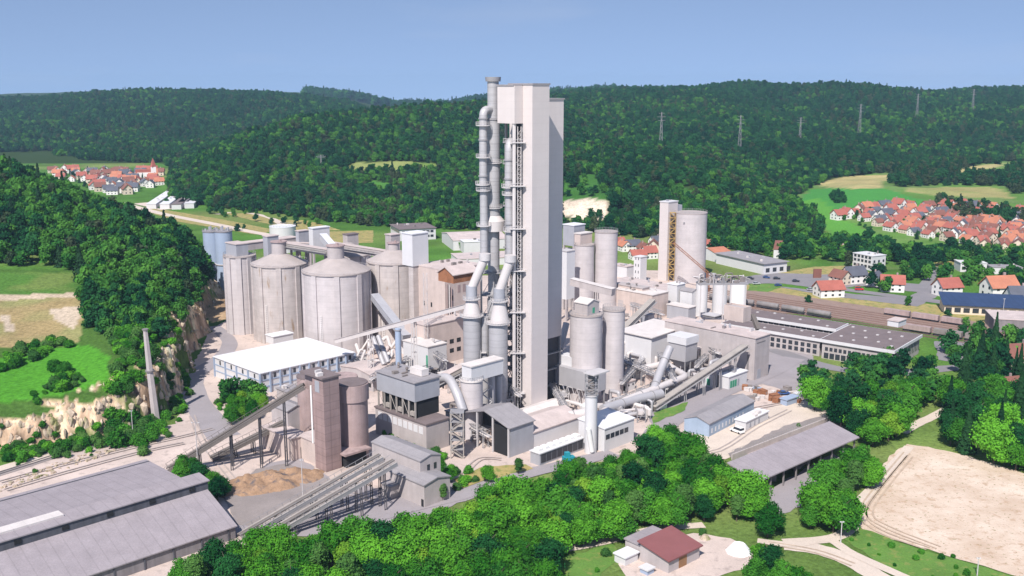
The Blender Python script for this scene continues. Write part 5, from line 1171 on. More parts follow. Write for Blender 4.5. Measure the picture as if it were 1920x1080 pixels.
for a, b_ in ((-1.2,-1),(1.3,-.8),(-1.4,.9),(1.1,1.2)): mb = MB(); mb.tube([(c.x+a, c.y+b_-.3, .65), (c.x+a, c.y+b_+.3, .65)], .65, n=14); part('wheel', mb, 'tyre', root)

# ------------------------------------------------------------------ right of the tower
gr_ = "concrete silos right of the tower"
a1 = silo('silo', 'broad pale silo carrying a concrete gable house, front left of the pair right of the tower', 1097, 756, 61, 596, group=gr_, over=.25)
a2 = silo('silo', 'slimmer pale silo touching the broad one on its right', 1148, 742, 41, 585, group=gr_, over=.25)
bld('gable_house', 'concrete gable house with a green mark on the lid of the broad pale silo', 'house', (a1[1], a1[2]-5.0, 'w'), 1068, 1122, 583, z=a1[4]+.5, wm='conc_plain', rm='creamroof', roof='gableV', rise=1.3, LU=6.5, LV=6.2, hh=4.2, win=[('R', [.4], 3.4, 3.4, 1, 1.2, 2.2, 'green')])
c1 = silo('silo', 'tall pale silo with a conical foot, right one of the rear pair behind the tower', 1134, 590, 43, 438, group=gr_, over=.2)
c2 = silo('silo', 'pale silo, left one of the rear pair behind the tower', 1094, 592, 37, 462, group=gr_, over=.2)
c3 = silo('silo', 'narrow pale silo half hidden by the tower shaft', 1062, 578, 26, 470, group=gr_, over=.1, rail=False)
floatbox('box_house', 'white clad box house bridging the rear silos right of the tower', 'house', 1076, 462, 512, 8.5, 7.5, 10.5, wm='clad_g', rm='whiteroof')
floatbox('box_house', 'low link house with a rusty streak between the box house and the tall rear silo', 'house', 1088, 466, 505, 9, 4, 7.2, wm='conc_pink', rm='creamroof')
floatbox('box_house', 'cream clad house half hidden behind the tower shaft on the right', 'house', 1062, 562, 490, 6, 5, 24, wm='clad_w', rm='framel')
conveyor('concrete gallery bridge passing in front of the rear silo pair', at_depth(1072,528,474), at_depth(1150,548,462), 3.4, 3.2, 'conc_plain', top='creamroof', rails=False, legs=(.6,), legm='conc_plain')
bld('process_building', 'low wide concrete building with flat roofs behind the white roofed hall', 'building', (1222, 600), 1150, 1252, 553, wm='conc_pink', rm='creamroof', LV=34, win=[('L', [3], 4, 28, 4, 3.4, 4.2, 'conc_plain')])
bld('process_building', 'concrete block raised on the low wide building, dark opening at its end', 'building', (1204, 560), 1140, 1222, 545, z=9, wm='conc_pink', rm='conc_plain', hh=5.5, LV=18, LU=6, win=[('R', [1.5], 3, 3, 1, 3.2, 2.2, 'conc_brown')])
bld('flat_hall', 'long flat hall roof behind the process building', 'hall', (1250, 575), 1150, 1285, 545, wm='conc_plain', rm='pinkroof', LV=40, LU=16)
conveyor('short dark conveyor rising beside the white roofed hall to the process building', PX(1170,618,7), PX(1224,565,15), 2.6, 2.2, 'conc_dark', top='beltl', legs=(.5,))
# rear filter tower
bld('filter_tower', 'small white filter tower with vertical pipes in front of the town', 'tower', (1200, 532), 1180, 1214, 482, wm='clad_w', rm='clad_w', LU=6, LV=5, win=[('L', [2, 6, 10, 14], 1.5, 3.5, 2, .5, 1.6, 'glass')])
bld('low_shed', 'low white shed left of the small white filter tower', 'shed', (1175, 522), 1140, 1190, 500, wm='clad_w', rm='pinkroof', LV=12)
# tall round silo with lift tower and yellow stairs
r1 = silo('silo', 'tall round pale silo on the right with an oval mark near its rim', 1291, 531, 61, 403, group=gr_, over=.1)
x, y, r, h = r1[1:]
lt = Fr((1249, 527), 45); root = thing('lift_tower', 'tall grey clad lift tower beside the tall round silo', 'tower', (*lt.xy(4, 3), 0)); hl = lt.top(380)
mb = MB(); lt.box(mb, 0, 9.5, 0, 6.2, 0, hl); part('shaft', mb, 'clad', root); mb = MB(); lt.box(mb, -.3, 9.8, -.3, 6.5, hl, hl+.5); part('roof', mb, 'clad_w', root)
mb = MB(); lt.box(mb, 9.51, 15, 0.8, 6.0, hl-14, hl-2.5); part('head_house', mb, 'clad_g', root)
root = thing('yellow_stairs', 'yellow steel stairs climbing between the lift tower and the tall round silo', 'stairs', (*lt.xy(3, -2), 0)); c = Vector((*lt.xy(2.2, -1.8), 0))
mb = MB()
for i, j in ((-1.6,-1.2),(1.6,-1.2),(1.6,1.2),(-1.6,1.2)): mb.bar(c+Vector((i,j,0)), c+Vector((i,j,hl-6)), .22)
part('frame', mb, 'yellow', root); k = 0; z = 1.0
while z < hl-8:
    mb = MB(); s_ = 1 if k % 2 else -1; mb.obox(c+Vector((-1.5*s_, -.6, z)), c+Vector((1.5*s_, -.6, z+2.9)), 1.0, .3); part('flight', mb, 'yellow', root)
    mb = MB(); mb.box(c.x, c.y, z+2.9, 3.4, 2.6, .22); part('landing', mb, 'yellow', root); z += 3.1; k += 1
mb = MB(); mb.cyl(x-r*.55, y-r*.86, h-5.2, h-4.4, .5, n=12); part('vent', mb, 'frame', r1[0])
# slewing conveyor boom like thin red line before the silo
root = thing('crane', 'thin red lattice boom leaning across the foot of the tall round silo', 'crane', (*G(1320, 540), 0)); mb = MB(); lattice(mb, at_depth(1262,455,572), at_depth(1328,512,566), 1.1, 1.1, 14, .14); part('boom', mb, 'rust', root)
mb = MB(); p = at_depth(1328,512,566); lattice(mb, (p.x, p.y, 0), (p.x, p.y, p.z), 1.6, 1.6, 8, .2); part('mast', mb, 'rust', root)
# three white silos with pipework on a platform
for i, (px, pw, lab) in enumerate(((1314, 22, 'left'), (1348, 27, 'middle'), (1382, 30, 'whitest, right'))):
    silo('silo', lab+' one of the three small white silos under a pipe platform', px, 594-4*i, pw, 532, m='white' if i == 2 else 'clad_w', rm='framel', group='small white silos under a pipe platform', over=.15, rail=False)
p0 = at_depth(1308,531,480); p1 = at_depth(1400,530,480)
root = thing('pipe_platform', 'steel platform crowded with pipes on top of the three small white silos', 'platform', (p0.x, p0.y, 0)); mb = MB(); mb.obox(p0, p1, 8, .5); part('deck', mb, 'frame', root)
rg = random.Random(3)
for i in range(26):
    t = rg.random(); c = Vector(p0).lerp(Vector(p1), t)+Vector((0, rg.uniform(-3.4, 3.4), .3)); q = c+Vector((0, 0, rg.uniform(1.5, 5)))
    mb = MB(); mb.tube(bend([c, q, q+Vector((rg.uniform(-4,4), rg.uniform(-1,1), 0)), q+Vector((rg.uniform(-4,4), 1, -2))], .6, 2), rg.uniform(.15, .35), n=8); part('pipe', mb, rg.choice(('pipe_w','machinery','framel','steel')), root)
for i in range(7): c = Vector(p0).lerp(Vector(p1), (i+.5)/7); mb = MB(); mb.box(c.x, c.y+rg.uniform(-2,2), c.z+.3, rg.uniform(1,2.2), 1.6, rg.uniform(1,2.6), 30); part('housing', mb, rg.choice(('machinery','clad_w','frame')), root)
for x in (p0.x+1, (p0.x+p1.x)/2, p1.x-1):
    mb = MB(); mb.bar((x, p0.y-3.6, 0), (x, p0.y-3.6, p0.z-.2), .4); part('leg', mb, 'framel', root)
bld('transfer_tower', 'small white tower with grey lower block left of the three small white silos', 'tower', (1268, 590), 1250, 1280, 534, wm='clad_w', rm='whiteroof', LU=7)
bld('transfer_tower', 'white pillar house with gabled top beside the left small silo', 'tower', (1296, 594), 1274, 1306, 548, wm='clad_w', rm='greyroof', roof='gableV', LU=6, rise=1)
bld('low_house', 'white and grey machine house in front of the small white tower', 'house', (1290, 604), 1250, 1304, 577, wm='clad_g', rm='creamroof')
# cream roofed hall and bag filter
bld('process_hall', 'big hall with broad cream roof right of the slim pale silos', 'hall', (1220, 692), 1170, 1302, 634, wm='clad_w', rm='creamroof', over=.8, roof='monoU', rise=1.0, LU=24, LV=17)
fb_ = Fr((1284, 706), 45); root = thing('bag_filter', 'grey bag filter house on steel legs in front of the cream roofed hall', 'filter', (*fb_.xy(4, 4), 0)); z0_, z1_ = fb_.top(686), fb_.top(634)
mb = MB(); fb_.box(mb, 0, 8, 0, 8.5, z0_+1.5, z1_-3); part('casing', mb, 'steel', root); mb = MB(); fb_.box(mb, -.4, 8.4, -.4, 8.9, z1_-3, z1_); part('penthouse', mb, 'clad_w', root)
mb = MB(); P = [fb_.xy(*p) for p in ((0,0),(8,0),(8,8.5),(0,8.5))]; ci = fb_.xy(4, 4.2); mb.add([(*p, z0_+1.5) for p in P]+[(ci[0]+(p[0]-ci[0])*.3, ci[1]+(p[1]-ci[1])*.3, z0_-2) for p in P], [(0,1,5,4),(1,2,6,5),(2,3,7,6),(3,0,4,7),(7,6,5,4),(0,3,2,1)]); part('hopper', mb, 'clad_g', root)
for u in (.3, 4, 7.7):
    for v in (.3, 8.2): mb = MB(); mb.box(*fb_.xy(u, v), 0, .4, .4, z0_+1.5, 45); part('leg', mb, 'frame', root)
bld('filter_annex', 'small second filter house with cream lid right of the grey bag filter', 'filter', (1300, 695), 1290, 1326, 655, wm='conc_plain', rm='creamroof', LV=5, win=[('R', [2], 2, 7, 3, 1, 6, 'glass')], LU=9)
# long crusher building
cb = bld('crusher_building', 'long dusty concrete building with a taller right hand end', 'building', (1413, 714), 1300, 1440, 632, wm='conc_plain', rm='pinkroof', LV=44, hh=17.5, win=[('R', [0], 3.6, 3.6, 1, 2.6, 4.2, 'clad_g'), ('R', [15.0], 4.2, 4.2, 1, 6.5, .35, 'conc_dark'), ('L', [3], 3, 3, 1, .9, 7, 'conc_dark')])
windows(cb, cb.root, [('L', [8.5], 9, 40, 6, .5, 8.5, 'conc_plain')], 0, 0)
bld('roof_house', 'square concrete house standing on the roof of the long dusty building', 'house', (1393, 605), 1350, 1412, 590, z=17.5, wm='conc_pink', rm='conc_plain', roof='parapet', hh=6.2, LU=6, LV=9.5)
conveyor('brown slanted chute on the roof at the end of the long dusty building', at_depth(1410,590,432), at_depth(1421,618,428), 1.6, 1.4, 'belt', rails=False)
bld('roof_vent', 'dark low vent on the roof of the long dusty building', 'vent', (1340, 598), 1322, 1352, 592, z=17.6, wm='conc_dark', rm='framel', hh=1.2, LU=5, LV=6)
conveyor('straight grey belt conveyor rising to the long dusty building from the grass', PX(1224,766,1.2), (*G(1398,650,14), 14), 2.2, 1.5, 'belt', legs=(.3,.5,.68,.85), top='beltl')
bld('transformer_hut', 'white hut with a single green door beside the slanted conveyor', 'hut', (1336, 728), 1318, 1376, 700, wm='clad_w', rm='pinkroof', win=[('L', [.8], 2, 2, 1, 1.5, 2.6, 'green')], LV=5)
bld('container_hut', 'white container hut with three green doors and a grey one', 'hut', (1366, 731), 1350, 1400, 706, wm='clad_w', rm='whiteroof', LV=4.5, win=[('R', [.5], 1.6, 4.8, 3, 1.3, 2.7, 'green'), ('R', [.5], 6.6, 6.6, 1, 1.3, 2.7, 'clad_g')])
# long ducts on the ground
pipe('long cream duct kinking over the yard in front of the bag filter', [PX(1200,692,5), PX(1247,682,6), PX(1287,706,6.5), PX(1170,752,5.5), PX(1157,758,5), PX(1164,776,2.5)], 1.35, 'pipe_w', 'duct', 'duct', rb=3.0, flanges=[(2,.25),(2,.5),(2,.75)])
pipe('thick grey duct running below the slim pale silos', [PX(1240,738,5), PX(1180,752,5), PX(1130,768,5)], 1.7, 'steel', 'duct', 'duct', flanges=[(0,.3),(1,.3)])
pipe('thick ribbed cream duct along the foot of the tower shaft', [PX(1028,776,5), PX(1060,782,5), PX(1096,776,5.5)], 1.9, 'pipe_w', 'duct', 'duct', flanges=[(0,.2),(0,.5),(0,.8),(1,.4)])
pipe('grey duct rising at a slant to the bag filter', [PX(1218,752,3), at_depth(1240,690,366), at_depth(1256,652,372)], 1.5, 'steel', 'duct', 'duct', flanges=[(0,.5),(1,.4)])
pipe('cream duct bending down the left flank of the broad pale silo', [at_depth(1062,606,386), at_depth(1048,662,380), at_depth(1047,700,378), at_depth(1047,725,377)], 1.3, 'pipe_w', 'duct', 'duct', flanges=[(0,.9)])
pipe('cream elbow duct beside the slim white silo', [PX(1130,800,2), PX(1132,768,7), PX(1150,775,8), PX(1158,800,2)], 1.3, 'pipe_w', 'duct', 'duct', rb=3)
el_ = Fr((1098, 742), 135-90); root = thing('filter_casing', 'large grey steel filter casing on a truss in front of the broad pale silo', 'filter', (*G(1098, 742), 0))
f2 = Fr((1112, 768), 45); zA, zB = f2.top(738), f2.top(708)
mb = MB(); f2.box(mb, 0, 7, 0, 20, zA, zB+1); part('casing', mb, 'steel', root); mb = MB(); f2.box(mb, 2.5, 7, 9, 19, zB+1.01, zB+4.5); part('upper_casing', mb, 'clad_w', root)
for v in (.4, 7, 13, 19.4):
    for u in (.4, 6.6): mb = MB(); mb.box(*f2.xy(u, v), 0, .4, .4, zA, 45); part('leg', mb, 'frame', root)
mb = MB(); 
for i in range(8): v = 1+i*2.3; mb.bar(f2.P(0, v, zA), f2.P(0, v+2.3, .5 if i % 2 else zA), .2); mb.bar(f2.P(0, v, 0.5), f2.P(0, v+2.3, zA), .16)
part('truss', mb, 'framel', root)
# clutter of pipes, tanks and frames between hall and silos: each a thing
CL = [((770,860),(690,720),9), ((905,975),(740,812),14), ((1040,1100),(770,800),8), ((1150,1240),(600,640),6), ((1166,1215),(640,720),16), ((1120,1240),(748,790),18), ((1300,1345),(650,720),8), ((1340,1400),(650,690),8), ((1000,1060),(690,760),6), ((700,745),(690,730),5), ((850,905),(760,835),8), ((1240,1300),(700,740),8)]
rg = random.Random(21); kk = 0
plc = ['behind the broad silver duct','at the foot of the open tower floors','behind the slim white silo','behind the broad cream roof','between the slim pale silos and the cream roofed hall','along the yard below the slim pale silos','between the bag filter and the long dusty building','under the head of the slanted belt conveyor','in the shade right of the tower foot','beside the blue grey stack','left of the plain cream silo','under the bag filter']
for ci, ((xa, xb), (ya, yb), nn_) in enumerate(CL):
    for i in range(int(nn_*1.4)):
        px, py = rg.uniform(xa, xb), rg.uniform(ya, yb); x, y = G(px, py); ty = rg.choice(('frame','pipes','vessel','pipes','frame')); h_ = rg.uniform(4, 11 if ci in (1, 4, 6, 7) else 5); lb = f'{nth(i)} from the front of the {{}} {plc[ci]}'
        if ty == 'frame':
            root = thing('steel_rack', f'small open steel rack {plc[ci]}, {nth(i)} of the clutter there', 'rack', (x, y, 0)); w_, d_ = rg.uniform(2.5, 5), rg.uniform(2.5, 5); mb = MB()
            for a, b_ in ((-1,-1),(1,-1),(1,1),(-1,1)): mb.bar((x+a*w_/2, y+b_*d_/2, 0), (x+a*w_/2, y+b_*d_/2, h_), .25)
            for k in range(1, 1+int(h_/2.5)):
                for p, q in (((-1,-1),(1,-1)),((1,-1),(1,1)),((1,1),(-1,1)),((-1,1),(-1,-1))): mb.bar((x+p[0]*w_/2, y+p[1]*d_/2, k*2.5), (x+q[0]*w_/2, y+q[1]*d_/2, k*2.5), .2)
            mb.bar((x-w_/2, y-d_/2, 0), (x+w_/2, y-d_/2, h_), .16); part('frame', mb, rg.choice(('frame','framel','framed')), root)
            mb = MB(); mb.box(x, y, h_*.55, w_*.7, d_*.7, h_*.25); part('machine', mb, rg.choice(('machinery','pipe_w','steel')), root)
        elif ty == 'pipes':
            a = rg.choice((45, 135, -45, 20)); l = rg.uniform(4, 10); z = rg.uniform(1.5, h_); d = Vector((math.cos(rad(a)), math.sin(rad(a)), 0))*l; p = Vector((x, y, 0)); mb = MB()
            solo('pipe_run', MB().tube(bend([p, p+Vector((0,0,z)), p+Vector((0,0,z))+d, p+d+Vector((0,0,rg.uniform(0, z*.8)))], .9, 3), rg.uniform(.3, .75), n=10), rg.choice(('pipe_w','steel','machinery','creamroof')), f'bent pipe run {plc[ci]}, {nth(i)} of the clutter there', 'pipe')
        else:
            root = thing('vessel', f'small upright vessel {plc[ci]}, {nth(i)} of the clutter there', 'vessel', (x, y, 0)); r_ = rg.uniform(.8, 1.7); mb = MB(); mb.cyl(x, y, 1.6, h_*.8, r_, n=18); mb.cyl(x, y, h_*.8, h_*.8+r_*.5, r_, r_*.4, n=18); part('shell', mb, rg.choice(('pipe_w','steel','rust' if rg.random() < .3 else 'clad_w')), root)
            mb = MB(); [mb.bar((x+r_*.8*math.cos(t), y+r_*.8*math.sin(t), 0), (x+r_*.8*math.cos(t), y+r_*.8*math.sin(t), 1.8), .2) for t in (.5, 2.1, 3.6, 5.2)]; part('legs', mb, 'frame', root)

# ------------------------------------------------------------------ big hall bottom left
BH = Fr((442, 1010), 45); Lh = 150.0
ea, w1 = BH.top(986), 14.2
root = thing('raw_material_hall', 'huge grey roofed hall with a dark clerestory strip at the bottom left', 'hall', (*BH.xy(-40, 22), 0))
zr, zm = 9.0, 11.5
def rslab(mb, pts, t=.3):
    mb.add([BH.P(*p) for p in pts]+[BH.P(p[0], p[1], p[2]+t) for p in pts], [(3,2,1,0),(4,5,6,7),(0,1,5,4),(1,2,6,5),(2,3,7,6),(3,0,4,7)])
mb = MB(); rslab(mb, [(-Lh, -.5, ea-.2), (.4, -.5, ea-.2), (.4, w1, zr), (-Lh, w1, zr)]); part('lower_roof', mb, 'hallroof', root)
mb = MB(); BH.box(mb, -Lh, 0, 0, .3, 0, ea-.05); part('side_wall', mb, 'hallwall', root)
mb = MB(); P = [(0, .31, 0), (0, w1, 0), (0, w1, zr-.05), (0, .31, ea)]; mb.add([BH.P(*p) for p in P]+[BH.P(p[0]-.3, p[1], p[2]) for p in P], [(0,1,2,3),(7,6,5,4),(0,3,7,4),(1,5,6,2),(2,6,7,3),(0,4,5,1)]); part('gable_wall', mb, 'hallwall', root)
mb = MB(); BH.box(mb, -Lh, .6, w1+.01, w1+.3, zr-1, zm); part('clerestory', mb, 'halldark', root)
mb = MB(); rslab(mb, [(-Lh, w1-.3, zm), (1.0, w1-.3, zm), (1.0, w1+5.4, zm+.6), (-Lh, w1+5.4, zm+.6)]); part('ridge_roof', mb, 'hallroof', root)
mb = MB(); BH.box(mb, .3, .6, w1+.31, w1+5.2, 0, zm-.02); part('gable_wall', mb, 'halldark', root)
mb = MB(); rslab(mb, [(-Lh, w1+5.45, zm+.35), (-4, w1+5.45, zm+.35), (-2, 45, 9.8), (-Lh, 45, 9.8)]); part('upper_roof', mb, 'hallroof', root)
mb = MB(); rslab(mb, [(-Lh, 42, 10.2), (-2.4, 42, 10.2), (-2.4, 42.5, 10.2), (-Lh, 42.5, 10.2)], .25); part('gutter', mb, 'halldark', root)
mb = MB(); BH.box(mb, -Lh, -2.3, 44.3, 44.6, 0, 9.8); part('side_wall', mb, 'hallwall', root)
mb = MB(); P = [(-4.3, w1+5.5, 0), (-2.5, 44.2, 0), (-2.5, 44.2, 9.8), (-4.3, w1+5.5, zm+.3)]; mb.add([BH.P(*p) for p in P]+[BH.P(p[0]-.3, p[1], p[2]) for p in P], [(0,1,2,3),(7,6,5,4),(0,3,7,4),(1,5,6,2),(2,6,7,3),(0,4,5,1)]); part('gable_wall', mb, 'hallwall', root)
for i in range(9): u = -4-i*11; mb = MB(); BH.box(mb, u-.8, u+.8, w1-.16, w1+.05, zr+.9, zr+2.0); part('window', mb, 'shadowy', root)
mb = MB(); BH.box(mb, -88, -36, w1+3, w1+6.4, zm+.65, zm+1.1); part('roof_duct', mb, 'creamroof', root)
for i in range(16): mb = MB(); u = -2-i*7.5; mb.box(*BH.xy(u, -.12), 0, .3, .25, ea-.2, 45); part('mullion', mb, 'halldark', root)
# spoil heap
mb = MB(); bmh = bmesh.new(); bmesh.ops.create_grid(bmh, x_segments=46, y_segments=30, size=1)
cx, cy = G(505, 905)
vs = []
for v in bmh.verts:
    X, Y = v.co.x*18, v.co.y*9; e = max(0, 1-(v.co.x**2+v.co.y**2)); n_ = noise.noise(Vector((X*.25, Y*.25, 3)))+.5*noise.noise(Vector((X*.7, Y*.7, 8)))
    vs.append((cx+X*math.cos(.5)-Y*math.sin(.5), cy+X*math.sin(.5)+Y*math.cos(.5), .1+e**.8*(2.2+2.6*n_)-.3))
mb.add(vs, [[v.index for v in f.verts] for f in bmh.faces], True); bmh.free()
solo('spoil_heap', mb, 'soil', 'low brown heap of spoil in the yard beside the big grey hall', 'heap')
# tall concrete post on the cliff foot
x, y = G(293, 790); ht = hgt(x, y, 620); root = thing('concrete_post', 'tall weathered concrete post standing before the quarry cliff', 'post', (x, y, 0)); mb = MB(); mb.tube([(x, y, 0), (x-1.2, y+.6, ht*.55), (x-1.9, y+1, ht)], [1.5, 1.15, .8], n=6); part('shaft', mb, 'conc_brown' if False else 'conc_plain', root)
mb = MB(); mb.cyl(x-1.2, y+.6, ht*.55, ht*.55+.5, 1.6, n=10); part('collar', mb, 'conc_dark', root); mb = MB(); mb.cyl(x-1.9, y+1, ht, ht+.4, 1.1, n=10); part('cap', mb, 'conc_dark', root)
# lamp posts, poles
def lamp(px, py, pt, label, arm=1.6, nm='street_lamp'):
    x, y = G(px, py); h_ = hgt(x, y, pt); root = thing(nm, label, 'lamp post', (x, y, 0), 'lamp posts'); mb = MB(); mb.tube([(x, y, 0), (x, y, h_)], [.16, .10], n=8); part('pole', mb, 'framel', root)
    mb = MB(); mb.obox((x-arm*.6, y, h_), (x+arm*.6, y, h_), .16, .12); part('arm', mb, 'frame', root)
    for s_ in (-1, 1): mb = MB(); mb.box(x+s_*arm*.6, y, h_-.15, .5, .3, .16); part('lamp_head', mb, 'clad_w', root)
lamp(372, 888, 792, 'lamp post rising beside the longest belt conveyor'); lamp(568, 935, 862, 'thin lamp post in the dusty yard by the brown spoil heap', .3)
lamp(1576, 1020, 978, 'lamp post at the junction of the two field tracks', .5); lamp(1832, 1080, 1046, 'lamp post in the rough verge at the bottom right', .4)
lamp(1880, 595, 560, 'lamp post by the railway beside the blue roofed building', .5); lamp(250, 822, 770, 'thin pole at the foot of the quarry cliff', .3)
# disused track and rubble on the left
root = None
P0 = [G(*p) for p in ((-60,905),(0,888),(120,850),(250,812))]
for g in (-.75, .75):
    mb = MB(); L3 = smooth_line(P0); 
    for i in range(len(L3)-1):
        a, b_ = Vector((*L3[i], .3)), Vector((*L3[i+1], .3)); nn = (b_-a).cross(Vector((0,0,1))).normalized()*g; mb.obox(a+nn, b_+nn, .35, .25)
    solo('rail', mb, 'conc_dark', None, None, kind='structure')
strip("track_bed", [(-60,905),(0,888),(120,850),(250,812)], 4.5, 'stain', .14)
rg = random.Random(8); mb = MB()
for i in range(160):
    t = rg.random(); px, py = 0+t*250+rg.uniform(-10, 10), 915-t*95+rg.uniform(-6, 12); x, y = G(px, py); s_ = rg.uniform(.2, .9); mb.box(x, y, 0, s_*rg.uniform(.8,2), s_, s_*.6, rg.uniform(0, 180))
tag(solo('rubble', mb, 'rock', 'scattered stone rubble along the disused track at the left', 'rubble'), kind='stuff')
# ------------------------------------------------------------------ long grey works building on the right
lb = Fr((1672, 694), 51); LUa = lb.len(1752, 'U'); LVa = 26
def hall(nm, lab, fr, u0, u1, v0, v1, h, wins, rm='brownroof', wm='conc_plain', lights=0):
    root = thing(nm, lab, 'building', (*fr.xy((u0+u1)/2, (v0+v1)/2), 0)); mb = MB(); fr.box(mb, u0, u1, v0, v1, 0, h-1.3); part('wall', mb, wm, root)
    mb = MB(); fr.box(mb, u0-.9, u1+.9, v0-.9, v1+.9, h-1.3, h); part('fascia', mb, 'clad_w', root); mb = MB(); fr.box(mb, u0-.5, u1+.5, v0-.5, v1+.5, h, h+.08); part('roof', mb, rm, root)
    for f_, a, b_, n_, ww, z, wh in wins:
        for i in range(n_):
            t = a+(b_-a)*i/(n_-1); mb = MB()
            if f_ == 'R': fr.box(mb, t-ww/2, t+ww/2, v0-.1, v0+.05, z, z+wh)
            else: fr.box(mb, u0-.1, u0+.05, t-ww/2, t+ww/2, z, z+wh)
            part('window', mb, 'glass', root)
    for i in range(lights):
        mb = MB(); u, v = u0+(u1-u0)*(.15+.7*((i*5) % 7)/6), v0+(v1-v0)*(.08+.84*i/max(1, lights-1)); mb.box(*fr.xy(u, v), h+.09, 1.1, 1.1, .35, fr.a); part('skylight', mb, 'framel', root)
    return root
hz = lb.top(668)+0; hall('works_building', 'square front wing of the long dark roofed works building', lb, 0, 34, 0, 30, 8.5, [('L', 2, 28, 14, 1.3, 3.6, 1.6), ('L', 8, 28, 9, 2.0, .3, 2.4), ('R', 1.2, 33, 17, .7, 2.0, 4.8)], lights=12)
hall('works_building', 'near rear wing of the long dark roofed works building with square windows', lb, 2, 12, 31.8, 78, 8.0, [('L', 34, 76, 16, 1.7, 3.4, 1.7), ('L', 34, 76, 16, 1.7, .9, 1.8)], lights=6)
hall('works_building', 'far rear wing of the long dark roofed works building with a ribbon window', lb, 18, 31, 31.8, 84, 9.4, [('L', 33, 83, 20, 2.0, 7.0, .9)], lights=7)
bld('roof_cabin', 'white plant cabin at the joint of the long works building', 'cabin', (1684, 614), 1656, 1702, 604, z=9.5, wm='clad_w', rm='pinkroof', hh=2.8, LU=8, LV=5)
# blue shed, white annex, canopy, retaining wall
bld('blue_shed', 'low light blue shed with grey roof on the gravel yard', 'shed', (1329, 820), 1280, 1413, 786, wm='blue', rm='greyroof', roof='gableU', rise=1.6, ang=50, LV=9.5, hh=4.6, win=[('R', [1.0], 2, 24, 10, .7, 1.6, 'clad_w')])
bld('white_annex', 'white box shed beside the low light blue shed', 'shed', (1398, 808), 1378, 1440, 786, wm='clad_w', rm='whiteroof', ang=48, hh=3.4, win=[('R', [.6], 3, 9, 3, 1.1, 1.6, 'clad_g')])
cn = Fr((1418, 934), 42); root = thing('canopy_roof', 'long open grey canopy roof on posts over a dark bay', 'canopy', (*cn.xy(25, 6), 0)); zc = 5.2
cLU, cW = cn.len(1604, 'U'), 9.8
mb = MB(); P = [(-1, -1), (cLU, -1), (cLU, cW), (-1, cW)]; zz = [zc, zc, zc+2.6, zc+2.6]; mb.add([cn.P(*P[i], zz[i]) for i in range(4)]+[cn.P(*P[i], zz[i]+.35) for i in range(4)], [(3,2,1,0),(4,5,6,7),(0,1,5,4),(1,2,6,5),(2,3,7,6),(3,0,4,7)]); part('roof', mb, 'hallroof', root)
for i in range(9): u = .2+(cLU-1.4)*i/8; mb = MB(); mb.box(*cn.xy(u, 0), 0, .4, .4, zc+.15, 42); part('post', mb, 'conc_dark', root)
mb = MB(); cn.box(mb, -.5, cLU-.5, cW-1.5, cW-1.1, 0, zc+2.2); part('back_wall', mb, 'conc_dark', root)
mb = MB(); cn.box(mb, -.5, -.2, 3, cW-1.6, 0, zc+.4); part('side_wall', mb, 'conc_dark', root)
mb = MB()
for i in range(4): mb.box(*cn.xy(12+i*7, 4.5), 0, 3.2, 2.2, 2.0, 30*i)
solo('stored_blocks', MB().box(*cn.xy(14, 5), 0, 3, 2.4, 2.2, 20), 'machinery', 'dusty block of stored machinery under the long canopy roof', 'machine')
solo('white_disc', MB().tube([cn.P(24, 3.0, 1.6), cn.P(24.3, 2.7, 1.6)], 1.5, n=24), 'clad_w', 'white round cable drum under the long canopy roof', 'drum')
W0, W1 = G(1372, 862), G(1556, 790)
mb = MB(); mb.obox((*W0, .9), (*W1, .9), .5, 1.8); root = thing('retaining_wall', 'pale concrete retaining wall with fence above the long canopy', 'wall', (*W0, 0)); part('wall', mb, 'conc_plain', root)
mb = MB(); v0, v1 = Vector((*W0, 1.8)), Vector((*W1, 1.8))
for i in range(41): c = v0.lerp(v1, i/40); mb.bar(c, c+Vector((0,0,1.4)), .09)
for zz in (.7, 1.35): mb.bar(v0+Vector((0,0,zz)), v1+Vector((0,0,zz)), .07)
part('railing', mb, 'frame', root)
sheet("dry_bank", [(1375,870),(1560,793),(1575,800),(1390,885)], 'dry', .34)
sheet("dark_bank", [(1365,852),(1470,800),(1560,778),(1556,790),(1372,862)], 'stain', .36)
